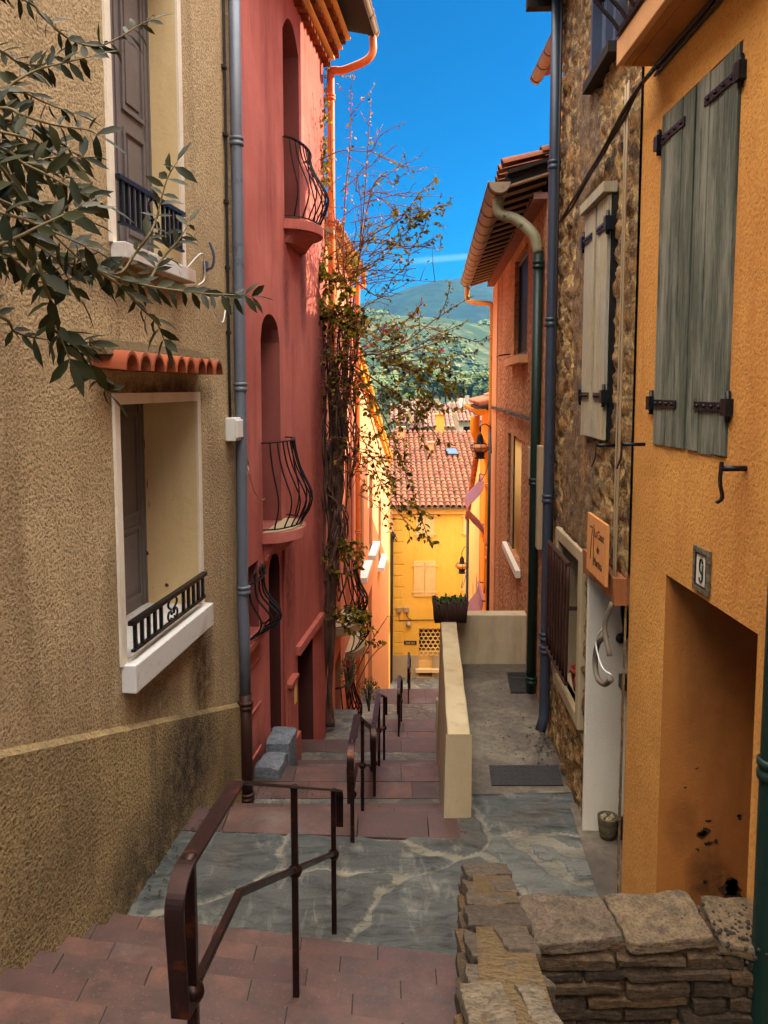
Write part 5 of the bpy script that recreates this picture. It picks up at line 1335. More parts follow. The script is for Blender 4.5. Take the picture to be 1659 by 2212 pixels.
for i in range(gx + 1):
    for j in range(gy + 1):
        x, y = lerp(FX0, FX1, i / gx), lerp(FY0, FY1, j / gy)
        w = Vector((x * 0.95, y * 1.3, 8.3)); w += noise.noise_vector(Vector((x * 1.2, y * 1.2, 0))) * 0.3 + noise.noise_vector(Vector((x * 6, y * 6, 0))) * 0.08
        dist, pts = noise.voronoi(w); e = dist[1] - dist[0]; h = (math.sin(pts[0].x * 91.7 + pts[0].y * 37.2) * 43758.5) % 1.0
        edge = 0.03 + 0.03 * noise.noise(Vector((x * 5, y * 5, 3)))
        rel = min(1.0, max(0.0, (e - edge) / 0.07))
        z = FLOOR - 0.018 + rel * (0.012 + 0.012 * h) + 0.010 * noise.noise(Vector((x * 7 + y * 3, y * 18, h * 9))) * rel + 0.012 * abs(noise.noise(Vector((x * 4 - y * 2, y * 9, h * 5)))) * rel + 0.005 * noise.noise(Vector((x * 40, y * 40, 1)))
        fi[i, j] = len(flag.v); flag.v.append((x, y, z)); flag.sid.append(h * 0.82 if rel > 0.35 else 0.99)
for i in range(gx):
    for j in range(gy):
        x, y = lerp(FX0, FX1, (i + .5) / gx), lerp(FY0, FY1, (j + .5) / gy)
        yy = y + 0.17 * x
        if (x < 0.6 and (yy < 4.38 or y > 5.735 - 0.06 * x)) or (x >= 0.6 and y > 6.44): continue
        flag.f.append([fi[i, j], fi[i + 1, j], fi[i + 1, j + 1], fi[i, j + 1]]); flag.sm.append(True)
flag.build('flagstones', M['flag'], None, kind='structure', attr=True)
sheet(slate, [(1.2, 2.4), (2.4, 2.4), (2.4, 4.2), (1.2, 4.2)], FLOOR - 0.03)
skew_box(base, -1.9, 0.66, 4.4, LEV[0][1] - 0.02, -4.1, FLOOR - 0.05, 0.06)
conc = MB(); sheet(conc, [(0.62, 6.35), (2.4, 6.42), (2.4, 9.8), (0.80, 9.8)], FLOOR + 0.004)
sheet(conc, [(1.42, 4.2), (2.4, 4.2), (2.4, 6.2), (1.56, 6.2)], FLOOR + 0.012)
prev = LEV[0]
for (z, lip, ty, start) in LEV[1:]:
    y0, z0 = prev[1], prev[0]; n = max(1, round((z0 - z) / 0.165)); xl, xr = -1.9 if lip < 11 else -1.2, (0.75 if lip < 10 else (1.2 if lip < 11 else 2.6))
    if lip > 30: xl = -0.8
    for i in range(1, n):
        ya, yb = lerp(y0, start, (i - 1) / (n - 1)), lerp(y0, start, i / (n - 1)); zi = lerp(z0, z, i / n)
        tile_row(xl, xr, ya - 0.02, yb, zi - 0.02, 0.0, 0.52, 0.2 * (i % 2), 0.14)
        base.box(xl, xr, ya - 0.05, yb - 0.015, zi - 0.7, zi - 0.03)
    if lip < 30:
        rows = 2 if z in (-4.2, -6.0) else 1
        for j in range(rows): tile_row(xl, xr, lerp(ty, lip, j / rows), lerp(ty, lip, (j + 1) / rows), z + 0.004, 0.0, 0.55, 0.2 * j, 0.15)
        sheet(slate, [(xl, start - 0.3), (xr, start - 0.3), (xr, ty), (xl, ty)], z)
        base.box(xl, xr, start - 0.3, lip - 0.02, z - 0.8, z - 0.008)
    else:
        sheet(slate, [(-3, start - 0.2), (6, start - 0.2), (6, 33.2), (-3, 33.2)], z)
    prev = (z, lip, ty, start)
so = tiles.build('stairs', M['steptile'], None, kind='structure', attr=True)
base.build('stair_core', M['grout'], None, kind='structure')
slate.build('landing', M['slate'], None, kind='structure')
conc.build('terrace', M['concrete'], None, kind='structure')

# rendered parapet beside the terrace, with its cross wall
pw = thing('parapet_wall', 'cream rendered parapet wall between the stairs and the terrace', 'wall', (0.6, 7.5, -3.5))
PXa, PXb = 0.50, 0.70
y0, y1 = 5.99, 9.55
mb = MB(); m = 0.058
def px(x, y): return x + m * (y - y0)
n = 14
vs = []
for i in range(n + 1):
    a = lerp(y0, y1, i / n); w = lambda s_: 0.008 * noise.noise(Vector((a * 2.2, s_, 3))); t = -2.80 + 0.006 * noise.noise(Vector((a * 3, 1, 1))) - 0.015 * (a - y0)
    vs += [(px(PXa - 0.035, a) + w(1), a, -5.2), (px(PXb, a), a, -5.2), (px(PXb, a) + w(4), a, t), (px(PXa + 0.012, a) + w(2), a, t)]
fs = [(0, 1, 2, 3), tuple(range(4 * n, 4 * n + 4))]
for i in range(n):
    for k in range(4): fs.append((4 * i + k, 4 * i + (k + 1) % 4, 4 * i + 4 + (k + 1) % 4, 4 * i + 4 + k))
mb.add(vs, fs)
mb.build('long_wall', M['parapet'], pw, bevel=0.012)
P1_, P2_ = atz(985, 1338, -2.85), RR.p(9.55, 0, 0)
MB().hexa([(px(PXb, 9.4) - 0.02, 9.50, -9), (P2_.x + 0.1, 9.50, -9), (P2_.x + 0.1, 9.7, -9), (px(PXb, 9.4) - 0.02, 9.7, -9), (px(PXb, 9.4) - 0.02, 9.50, -2.86), (P2_.x + 0.1, 9.50, -2.86), (P2_.x + 0.1, 9.7, -2.86), (px(PXb, 9.4) - 0.02, 9.7, -2.86)]).build('cross_wall', M['parapet'], pw, bevel=0.012)
MB().hexa([(px(PXa - 0.03, y1), y1, -9), (px(PXb, y1) + 1.0, y1 + 0.05, -9), (px(PXb, y1) + 1.0, y1 + 0.12, -9), (px(PXa - 0.03, y1), y1 + 0.12, -9), (px(PXa - 0.03, y1), y1, -4), (px(PXb, y1) + 1.0, y1 + 0.05, -4), (px(PXb, y1) + 1.0, y1 + 0.12, -4), (px(PXa - 0.03, y1), y1 + 0.12, -4)]).build('footing', M['parapet'], pw)

# ---------------------------------------------------------------- foreground dry-looking stone walls
def stone_block(mb, p000, ex, ey, ez, amp, seed, n=6, jit=0.10):
    """a rough quarried block spanned by three edge vectors, faces broken up by noise"""
    p000, ex, ey, ez = Vector(p000), Vector(ex), Vector(ey), Vector(ez); c = p000 + (ex + ey + ez) / 2
    rj = random.Random(int(seed * 1000)); J = [(rj.uniform(-1, 1), rj.uniform(-1, 1)) for _ in range(4)]; jk = min(ex.length, ey.length) * jit
    def P(a, b, c_):
        r = 0.06
        q = p000 + ex * a + ey * b + ez * c_
        wts = ((1 - a) * (1 - b), a * (1 - b), a * b, (1 - a) * b)
        q += ex.normalized() * jk * sum(w * j[0] for w, j in zip(wts, J)) + ey.normalized() * jk * sum(w * j[1] for w, j in zip(wts, J))
        d = Vector((noise.noise(q * 7 + Vector((seed, 0, 0))), noise.noise(q * 7 + Vector((0, seed, 5))), noise.noise(q * 7 + Vector((3, 0, seed)))))
        d += 0.6 * Vector((noise.noise(q * 26 + Vector((seed, 0, 0))), noise.noise(q * 22 + Vector((0, seed, 5))), noise.noise(q * 22 + Vector((3, 0, seed)))))
        cor = (abs(a - 0.5) * 2) ** 6 + (abs(b - 0.5) * 2) ** 6 + (abs(c_ - 0.5) * 2) ** 6
        q = q + (c - q) * 0.028 * max(0, cor - 1)
        return q + d * amp
    for fix, va in ((2, 0), (2, 1), (1, 0), (1, 1), (0, 0), (0, 1)):
        vs = []; fs = []
        for i in range(n + 1):
            for j in range(n + 1):
                t = [0, 0, 0]; ax = [k for k in range(3) if k != fix]; t[ax[0]] = i / n; t[ax[1]] = j / n; t[fix] = va
                vs.append(P(*t))
        for i in range(n):
            for j in range(n):
                q = (i * (n + 1) + j, (i + 1) * (n + 1) + j, (i + 1) * (n + 1) + j + 1, i * (n + 1) + j + 1)
                fs.append(q)
        mb.add(vs, fs, True)
rnd = random.Random(33)
def rubble_core(parent, pts8): MB().hexa(pts8).build('mortar', M['mortar'], parent)
# long arm beside the steps
la = thing('stair_stone_wall', 'low sloping schist stone wall along the right edge of the near steps', 'stone wall', (0.6, 3.2, -3.5))
ztl = lambda y: -2.60 + 0.46 * (4.02 - y)
xl = lambda y: 0.455 - 0.108 * (4.02 - y); xr = lambda y: xl(y) + 0.25
mb = MB(); st = MB()
ys_ = [0.6, 1.2, 1.8, 2.3, 2.8, 3.3, 3.7, 4.0]
for i in range(len(ys_) - 1):
    a, b = ys_[i], ys_[i + 1]
    mb.hexa([(xl(a) + 0.03, a, -3.6), (xr(a) - 0.03, a, -3.6), (xr(b) - 0.03, b, -3.6), (xl(b) + 0.03, b, -3.6), (xl(a) + 0.03, a, ztl(a) - 0.008), (xr(a) - 0.03, a, ztl(a) - 0.008), (xr(b) - 0.03, b, ztl(b) - 0.008), (xl(b) + 0.03, b, ztl(b) - 0.008)])
mb.build('mortar', M['mortar'], la)
y = 0.7
while y < 4.0:
    L = rnd.uniform(0.22, 0.42); b = min(y + L, 4.03); two = rnd.random() < 0.6 and b < 3.7
    cut = rnd.uniform(0.42, 0.6)
    for q0, q1 in (((0, cut), (cut + 0.04, 1)) if two else ((0, 1),)):
        st.cur = rnd.random(); h = 0.05
        xa, xb = lerp(xl(y), xr(y), q0), lerp(xl(y), xr(y), q1); yo = rnd.uniform(-0.03, 0.03) if two else 0; xa += 0.006; xb -= 0.012
        up = ztl(b) - ztl(y)
        stone_block(st, (xa, y + yo, ztl(y) - h), (xb - xa, rnd.uniform(-0.02, 0.02), 0.0), (0.0, b - y - 0.03, up * (b - y - 0.03) / (b - y)), (0, 0, h + rnd.uniform(-0.006, 0.006)), 0.010, rnd.uniform(0, 50), 14, 0.06)
    y = b + 0.012
st.build('capping', M['schist'], la, attr=True); st = MB()
for side in (0, 1):   # courses of thin stones in the two faces
    for c in range(18):
        y = 0.8 + rnd.uniform(0, 0.2)
        while y < 3.95:
            L = rnd.uniform(0.12, 0.34); b = min(y + L, 4.02); z1 = ztl((y + b) / 2) - 0.06 - c * 0.06; h = rnd.uniform(0.03, 0.055)
            if z1 - h > -3.55:
                st.cur = rnd.random() * 0.85; x = xl(y) - 0.012 if side == 0 else xr(y) - 0.05
                stone_block(st, (x, y, z1 - h), (0.062, 0, 0), (0, b - y, -0.46 * (b - y) * 0.5), (0, 0, h), 0.010, rnd.uniform(0, 50), 3)
            y = b + 0.014
y = xl(4)   # end face
for c in range(9):
    x = xl(4) - 0.01
    while x < xr(4) - 0.03:
        w = rnd.uniform(0.08, 0.16); st.cur = rnd.random(); z1 = ztl(4) - 0.1 - c * 0.09
        stone_block(st, (x, 3.97, z1 - 0.075), (min(w, xr(4) - x), 0, 0), (0, 0.06, 0), (0, 0, 0.07), 0.010, rnd.uniform(0, 50), 3); x += w + 0.012
st.build('courses', M['courses'], la, attr=True)
# cross arm to the ochre house
ca = thing('cross_stone_wall', 'short stone wall with flat schist capping joining the ochre house at the lower right', 'stone wall', (1.3, 3.0, -3.5))
CY0, CY1, CZ = 2.93, 3.22, -2.24
xa, xb = 0.62, 1.60
MB().box(xa, xb, CY0 + 0.03, CY1 - 0.02, -3.6, CZ - 0.03).build('mortar', M['darkmortar'], ca)
st = MB(); x = xa - 0.03
while x < xb:
    w = rnd.uniform(0.24, 0.40); e = min(x + w, xb + 0.02)
    for (q0, q1) in (((0, 1),) if rnd.random() < 0.8 else ((0, rnd.uniform(0.45, 0.6)), (0.63, 1))):
        st.cur = rnd.random(); ya, yb_ = lerp(CY0, CY1, q0), lerp(CY0, CY1, q1)
        stone_block(st, (x, ya - 0.01, CZ - 0.05), (e - x - 0.012, rnd.uniform(-0.03, 0.03), rnd.uniform(-0.01, 0.015)), (rnd.uniform(-0.02, 0.02), yb_ - ya, 0.012), (0, 0, 0.05), 0.011, rnd.uniform(0, 60), 14, 0.06)
    x = e
st.build('capping', M['schist'], ca, attr=True); st = MB()
for c in range(17):
    x = xa - 0.02 + rnd.uniform(-0.05, 0.02)
    z1 = CZ - 0.065 - c * 0.058
    while x < xb:
        w = rnd.uniform(0.14, 0.42); e = min(x + w, xb + 0.02); h = rnd.uniform(0.028, 0.054); st.cur = rnd.random() * 0.8
        stone_block(st, (x, CY0 - 0.014 + rnd.uniform(-0.02, 0.012), z1 - h), (e - x, 0, rnd.uniform(-0.012, 0.012)), (0, 0.07, 0), (0, 0, h), 0.012, rnd.uniform(0, 60), 8); x = e + 0.012
st.build('courses', M['courses'], ca, attr=True)

# door step stones by the pink house
for k, (yy, z, w, d, lab) in enumerate(((7.95, -4.06, 0.30, 0.40, 'bluish rough stone step against the pink house, the lower nearer one'), (8.36, -3.98, 0.28, 0.42, 'bluish rough stone step against the pink house, the farther one by the arched door'))):
    s = MB(); s.cur = 0.45; p = LP.p(yy, -4.8, 0.0)
    stone_block(s, p, LP.n * w, LP.d * d, (0, 0, z + 4.8), 0.016, 7 + k, 8)
    s.build('stone_step', mk_stone('blue_schist', [C(92, 100, 112), C(120, 126, 134), C(140, 140, 138)], (2, 2, 5)) if k == 0 else bpy.data.materials['blue_schist'], None, lab, 'step', 'stone steps by the pink house', attr=True)

# ================================================================= HANDRAILS
def handrail(label, pts, posts, x0, m, low, curl=0.32, w=0.055):
    """flat-bar handrail: pts (y, z) of the top bar, posts at y, lower rail `low` below; in the plane x = x0 + m y"""
    X = lambda y: x0 + m * y
    V = lambda y, z: Vector((X(y), y, z))
    c = V(*posts[0][:1], posts[0][1]) if False else V(posts[0][0], posts[0][1])
    root = thing('handrail', label, 'handrail', c, 'iron handrails down the middle of the stairs')
    d = Vector((m, 1, 0)).normalized(); side = Vector((1, -m, 0)).normalized()
    a = V(*pts[0])
    crl = [a - d * (0.10 * math.sin(t)) + Vector((0, 0, -0.10 * (1 - math.cos(t)) - (0.0 if t < 2.2 else 0.0))) for t in [i * math.pi / 2 / 12 for i in range(13)]]
    tail = [crl[-1] + Vector((0, 0, -curl * q)) + d * (0.03 * q) for q in (0.33, 0.66, 1.0)]
    tail.append(tail[-1] + d * 0.06 + Vector((0, 0, -0.012)))
    tb = MB(); tb.bar([p for p in (tail[::-1] + crl[::-1])] + [V(*p) for p in pts[1:]], side, w, 0.013)
    e = V(*pts[-1]); tb.bar([e, e + d * 0.03 + Vector((0, 0, -0.05)), e + d * 0.02 + Vector((0, 0, -0.26))], side, w, 0.012)
    tb.build('top_rail', M['rust'], root, bevel=0.002)
    def zt(y):
        for i in range(len(pts) - 1):
            if pts[i][0] <= y <= pts[i + 1][0] + 1e-6:
                return lerp(pts[i][1], pts[i + 1][1], (y - pts[i][0]) / (pts[i + 1][0] - pts[i][0]))
        return pts[-1][1]
    for (y, zb) in posts:
        p = MB(); r = 0.016
        t = zt(y) - 0.006
        p.box(X(y) - r, X(y) + r, y - r, y + r, zb, t); o = p.build('post', M['rust'], root, bevel=0.003)
        q = MB(); q.ball(V(y, t - low), 0.036, 10, 6); q.lathe(V(y, t + 0.005), [(0.026, 0), (0.024, 0.008), (0.012, 0.014), (0.001, 0.015)], 10)
        q.build('collar', M['rust'], o)
    lr = MB(); lp = [(posts[0][0], zt(posts[0][0]) - low)] + [(y, z - low) for y, z in pts[1:-1]] + [(posts[-1][0], zt(posts[-1][0]) - low)]
    lr.bar([V(*p) for p in lp], side, 0.024, 0.024); lr.build('lower_rail', M['rust'], root)
    return root
# first rail, read off the photograph: plane through the three posts
def on_steps(u, v):
    r = ray(u, v); t = 0.5
    while t < 12:
        P = r * t
        if P.z < zs(P.x, P.y): return P
        t += 0.004
    return r * 6
pm_, pf_ = on_steps(640, 2150), on_steps(722, 2018)
m1 = (pf_.x - pm_.x) / (pf_.y - pm_.y); x1 = pm_.x - m1 * pm_.y
def on_plane(u, v, x0, m): r = ray(u, v); t = x0 / (r.x - m * r.y); return r * t
tb_, tm_, tf_ = on_plane(512, 1690, x1, m1), on_plane(640, 1697, x1, m1), on_plane(728, 1712, x1, m1)
tn_ = on_plane(402, 1865, x1, m1)
print('RAIL1', pm_, pf_, tb_, tm_, tf_, tn_)
handrail('big rusted iron handrail in the foreground with a curled end',
         [(tn_.y, tn_.z), (tb_.y, tb_.z), (tf_.y + 0.06, tf_.z - 0.02)], [(tn_.y + 0.03, zs(x1, tn_.y) - 0.05), (pm_.y, pm_.z - 0.05), (pf_.y, FLOOR - 0.05)], x1, m1, 0.42)
def rail_at(label, uva, uvb, uvc, za, drop_y, posts):
    pass
A = atz(762, 1812, FLOOR)
m2 = 0.045; x2 = A.x - m2 * A.y
T = on_plane(758, 1592, x2, m2); Bq = on_plane(769, 1510, x2, m2)
za = FLOOR + 0.92
ztop = lambda y: -2.62 - 0.52 * (y - 6.25)
handrail('dark iron handrail second from the camera, beside the parapet front', [(5.62, -2.70), (6.15, -2.70), (8.2, -3.76)], [(5.68, FLOOR - 0.05), (6.75, -4.1), (8.15, -4.5)], x2, m2, 0.42)
x3 = x2 + 0.06
handrail('dark iron handrail third from the camera with sunlit top bar', [(7.5, -3.42), (8.4, -3.44), (10.2, -4.22)], [(7.6, -4.25), (8.5, -4.4), (9.8, -5.05)], x3, m2, 0.42)
def rail_uv(label, u, v_top, v_base, zb, zl, L1, L2, slope):
    B = atz(u, v_base, zb); x = B.x - m2 * B.y; t = aty(u, v_top, B.y)
    handrail(label, [(B.y, t.z), (B.y + L1, t.z - 0.02), (B.y + L1 + L2, t.z - slope * L2)], [(B.y + 0.05, zb - 0.05), (B.y + L1, zb - 0.3), (B.y + L1 + L2 - 0.1, t.z - slope * L2 - 1.0)], x, m2, 0.42)
rail_uv('small dark iron handrail fourth from the camera on the sunlit steps', 861, 1487, 1592, -5.9, 0, 0.6, 1.6, 0.45)
rail_uv('farthest dark iron handrail before the yellow house', 882, 1436, 1522, -7.6, 0, 0.9, 3.0, 0.42)

# ================================================================= SMALL THINGS
def plate(name, uv, z, mat, label, cat, holes=True):
    c = [atz(u, v, z) for u, v in uv]; n = Vector((0, 0, 1))
    root = MB(); root.prism([p for p in c], Vector((0, 0, 0.012)))
    o = root.build(name, mat, None, label, cat, bevel=0.003)
    g = MB(); nx, nyy = 12, 5
    for i in range(nx):
        for j in range(nyy):
            a, b = (i + 0.5) / nx, (j + 0.5) / nyy
            p = lerp(lerp(c[0], c[1], a), lerp(c[3], c[2], a), b) + Vector((0, 0, 0.013)); s = 0.018
            g.add([p + Vector((-s, 0, 0)), p + Vector((0, -s, 0)), p + Vector((s, 0, 0)), p + Vector((0, s, 0)), p + Vector((0, 0, 0.005))], [(0, 1, 4), (1, 2, 4), (2, 3, 4), (3, 0, 4)])
    g.build('checker_pattern', M['greyplinth'] if not holes else M['greydark'], o)
    return o
plate('manhole_cover', [(1062, 1698), (1217, 1698), (1207, 1655), (1056, 1655)], FLOOR + 0.006, M['greydark'], 'dark checkered metal cover in the terrace floor, nearest the white jamb', 'manhole cover')
plate('doormat', [(1103, 1498), (1163, 1498), (1160, 1452), (1094, 1454)], FLOOR + 0.006, M['black'], 'black perforated rubber mat at the far end of the terrace', 'doormat')
pp = atz(1317, 1820, FLOOR + 0.006)
pot = MB().lathe((pp.x, pp.y + 0.06, FLOOR + 0.006), [(0.055, 0), (0.066, 0.05), (0.074, 0.12), (0.08, 0.17), (0.08, 0.178), (0.068, 0.178), (0.066, 0.15)], 20)
po = pot.build('stone_pot', M['stonepot'], None, 'small round mossy pot filled with pebbles by the white door jamb', 'pot', attr=True)
pb_ = MB(); rnd = random.Random(2)
for k in range(16): pb_.ball((pp.x + rnd.uniform(-0.045, 0.045), pp.y + 0.06 + rnd.uniform(-0.045, 0.045), FLOOR + 0.165), rnd.uniform(0.010, 0.018), 7, 5)
pb_.build('pebbles', M['greyplinth'], po)
p2 = MB().box(pp.x + 0.09, pp.x + 0.15, pp.y + 0.02, pp.y + 0.1, FLOOR + 0.006, FLOOR + 0.15)
for k in range(5): p2.box(pp.x + 0.09 + k * 0.012, pp.x + 0.098 + k * 0.012, pp.y + 0.03, pp.y + 0.09, FLOOR + 0.15, FLOOR + 0.165 + 0.01 * (k % 2))
p2.build('wood_block', M['darkwood'], None, 'dark splintered wood block tucked beside the mossy pot', 'wood block')
# woven planter on the parapet corner
pc = Vector((px(0.62, 9.35), 9.3, -2.86)); W_, D_, Hh = 0.36, 0.2, 0.25
pl = thing('planter', 'brown woven box planter with green succulents on the parapet corner', 'planter', pc)
b = MB(); rnd = random.Random(8)
for k in range(64):
    t = k / 64 * 4; s = int(t); f = t - s
    x, y = [(-W_ + 2 * W_ * f, -D_), (W_, -D_ + 2 * D_ * f), (W_ - 2 * W_ * f, D_), (-W_, D_ - 2 * D_ * f)][s]
    b.tube([pc + Vector((x * 0.5, y * 0.6, 0.0)), pc + Vector((x * 0.52, y * 0.62, Hh * 0.5)), pc + Vector((x * 0.55 + rnd.uniform(-.006, .006), y * 0.66, Hh + rnd.uniform(-0.02, 0.03)))], 0.016, 5)
b.box(pc.x - W_ * 0.5, pc.x + W_ * 0.5, pc.y - D_ * 0.58, pc.y + D_ * 0.58, pc.z, pc.z + Hh - 0.02)
b.build('basket', M['basket'], pl)
s = MB()
for k in range(170):
    s.cur = rnd.random(); p = pc + Vector((rnd.uniform(-0.19, 0.19), rnd.uniform(-0.12, 0.12), Hh - 0.02))
    s.leaf(p, (rnd.uniform(-1, 1), rnd.uniform(-1, 1), rnd.uniform(0.1, 1.0)), (0, 0, 1), rnd.uniform(0.04, 0.10), 0.022, 0.1)
s.build('succulents', M['shrub'], pl, attr=True)
# lanterns
def lantern(label, top, s, hookto):
    L = thing('street_lantern', label, 'street lantern', top - Vector((0, 0, 0.6 * s)), 'bulb shaped hanging lanterns')
    b = MB().lathe(top, [(0.015 * s, -0.02 * s), (0.05 * s, -0.06 * s), (0.075 * s, -0.13 * s), (0.085 * s, -0.25 * s), (0.10 * s, -0.27 * s), (0.06 * s, -0.275 * s)], 16)
    b.lathe(top, [(0.07 * s, -0.44 * s), (0.11 * s, -0.45 * s), (0.11 * s, -0.47 * s), (0.10 * s, -0.56 * s), (0.12 * s, -0.58 * s), (0.12 * s, -0.6 * s), (0.02 * s, -0.6 * s)], 16)
    b.build('cap', M['blackiron'], L)
    g = MB().lathe(top, [(0.07 * s, -0.26 * s), (0.13 * s, -0.29 * s), (0.165 * s, -0.35 * s), (0.15 * s, -0.41 * s), (0.08 * s, -0.45 * s)], 16); g.build('globe', M['salmon'], L)
    c = MB()
    for k in range(8):
        t = k * math.pi / 4; d = Vector((math.cos(t), math.sin(t), 0))
        c.tube([top + d * (0.1 * s) + Vector((0, 0, -0.25 * s)), top + d * (0.2 * s) + Vector((0, 0, -0.29 * s)), top + d * (0.21 * s) + Vector((0, 0, -0.38 * s)), top + d * (0.12 * s) + Vector((0, 0, -0.46 * s))], 0.008 * s, 5)
    c.tube([top + Vector((0.2 * s * math.cos(t), 0.2 * s * math.sin(t), -0.35 * s)) for t in [i * math.pi / 8 for i in range(17)]], 0.008 * s, 5)
    c.build('cage', M['blackiron'], L)
    k = MB(); h = Vector(hookto)
    k.tube(catmull([h, lerp(h, top, 0.5) + Vector((0, 0, 0.13 * s)), top + Vector((0, 0, 0.12 * s)), top], 5), 0.013 * s, 6)
    k.tube(catmull([h + Vector((0, 0, -0.55 * s)), lerp(h, top, 0.35) + Vector((0, 0, -0.95 * s)), lerp(h, top, 0.9) + Vector((0, 0, -1.12 * s)), lerp(h, top, 1.05) + Vector((0, 0, -1.0 * s)), lerp(h, top, 0.85) + Vector((0, 0, -0.93 * s))], 5), 0.010 * s, 6)
    k.tube([h + Vector((0, 0, 0.05)), h + Vector((0.02, 0, -0.6 * s))], 0.014 * s, 6)
    k.build('bracket', M['blackiron'], L)
tp = aty(1037, 933, 14.6); lantern('copper coloured hanging lantern on the corner pipe of the orange house', tp, 0.85, RR.p(15.2, tp.z + 0.05, 0.05))
tp = aty(998, 1200, 29.0); lantern('small hanging lantern in front of the yellow house wall', tp, 1.15, R3.p(30.3, tp.z + 0.1, 0.05))
# litter of dead leaves and seeds
lt = MB(); rnd = random.Random(12)
for k in range(150):
    c = atz(1180 + rnd.gauss(0, 26), 1600 + rnd.gauss(0, 28), FLOOR + 0.012); r = rnd.uniform(0.008, 0.022)
    lt.leaf(c, (rnd.uniform(-1, 1), rnd.uniform(-1, 1), 0.2), (0, 0, 1), r * 1.6, r, 0.1)
for k in range(90):
    c = Vector((rnd.uniform(1.25, 1.58), rnd.uniform(CY0 + 0.03, CY1 - 0.04), CZ + 0.004)) if rnd.random() < 0.6 else Vector((1.45 + rnd.gauss(0, 0.06), 2.95 + rnd.gauss(0, 0.07), CZ + 0.006))
    lt.ball(c, rnd.uniform(0.004, 0.010), 6, 4)
for k in range(60):
    a = rnd.uniform(4.4, 6.3); p = LB.p(a, FLOOR + 0.012 if a > 4.6 else zs(LB.p(a, 0).x, a) + 0.012, rnd.uniform(0.02, 0.22)); lt.leaf(p, (rnd.uniform(-1, 1), rnd.uniform(-1, 1), 0.3), (0, 0, 1), 0.03, 0.014, 0.2)
for k in range(110):
    c = atz(rnd.uniform(560, 700), rnd.uniform(1690, 1740), -4.18) if rnd.random() < 0.4 else atz(1080 + rnd.gauss(0, 40), 1560 + rnd.gauss(0, 50), FLOOR + 0.012)
    lt.leaf(c, (rnd.uniform(-1, 1), rnd.uniform(-1, 1), 0.3), (0, 0, 1), 0.025, 0.012, 0.2)
lt.build('leaf_litter', M['litter'], None, 'dark scattered dead leaves and seeds on the terrace and wall top', 'litter', kind='stuff')
# ================================================================= OLIVE BOUGHS (upper left, close to the camera)
rnd = random.Random(41)
ol = thing('olive_tree', 'dark leaved olive boughs reaching in front of the beige house, upper left', 'olive tree', (-1.45, 1.15, -2.2))
tw = MB(); lv = MB()
tw.tube(catmull([(-1.45, 1.15, -2.2), (-1.4, 1.2, -1.0), (-1.3, 1.25, 0.0), (-1.25, 1.3, 0.9)]), [0.07 - 0.002 * i for i in range(19)], 8)
OL = [  # pixel polylines of the twigs, distance of tip, leaf size factor
 ([(-180, -120), (53, 0), (87, 30), (143, 80), (203, 100), (250, 85), (300, 55), (330, 42)], 1.45, 1.0),
 ([(-180, 260), (0, 203), (30, 178), (83, 150), (150, 133), (217, 117)], 1.35, 1.0),
 ([(-180, 180), (0, 197), (50, 200), (100, 223), (160, 245)], 1.3, 1.0),
 ([(-180, 250), (0, 233), (50, 250), (117, 270), (187, 280), (213, 293)], 1.25, 1.05),
 ([(-180, 280), (0, 320), (50, 353), (100, 377), (160, 410), (220, 440)], 1.15, 1.1),
 ([(-180, 600), (20, 520), (83, 490), (153, 457), (205, 430)], 1.05, 1.1),
 ([(-180, 540), (83, 563), (177, 573), (253, 600), (317, 617), (427, 633), (500, 637), (548, 640)], 1.3, 1.0),
 ([(177, 573), (253, 593), (290, 550), (320, 510), (337, 473), (360, 390), (382, 350)], 1.35, 1.0),
 ([(83, 563), (100, 625), (113, 660), (127, 717), (150, 775)], 1.1, 1.15),
 ([(200, 580), (260, 617), (300, 660), (340, 700), (355, 735)], 1.25, 1.05),
 ([(-180, 620), (0, 683), (33, 717), (100, 733), (195, 740)], 1.15, 1.0),
 ([(-180, 380), (0, 433), (83, 480), (150, 540), (185, 572)], 1.1, 1.1),
 ([(-180, 420), (0, 400), (70, 395), (140, 400), (200, 412)], 1.2, 1.0),
 ([(-180, 560), (0, 545), (60, 600), (110, 610), (180, 600)], 1.2, 1.0),
 ([(100, 700), (160, 745), (190, 770), (205, 815), (235, 850)], 1.2, 1.2),
 ([(-180, 20), (0, 110), (40, 135), (90, 140), (120, 120)], 1.4, 0.9),
 ([(-180, 330), (-20, 345), (40, 420), (80, 450), (130, 470)], 1.1, 1.1),
 ([(317, 617), (350, 560), (385, 520), (410, 480)], 1.4, 0.9),
 ([(-180, 480), (0, 500), (60, 520), (120, 560), (170, 640)], 1.15, 1.1),
]
for k in range(6):
    v0 = rnd.uniform(250, 520); a = rnd.uniform(-0.35, 0.75); L = rnd.uniform(120, 210); u0 = rnd.uniform(-40, 60)
    OL.append(([(-180, v0 - 40), (u0, v0), (u0 + L * 0.4 * math.cos(a), v0 + L * 0.4 * math.sin(a) - 6), (u0 + L * math.cos(a), v0 + L * math.sin(a))], rnd.uniform(1.0, 1.35), 1.1))
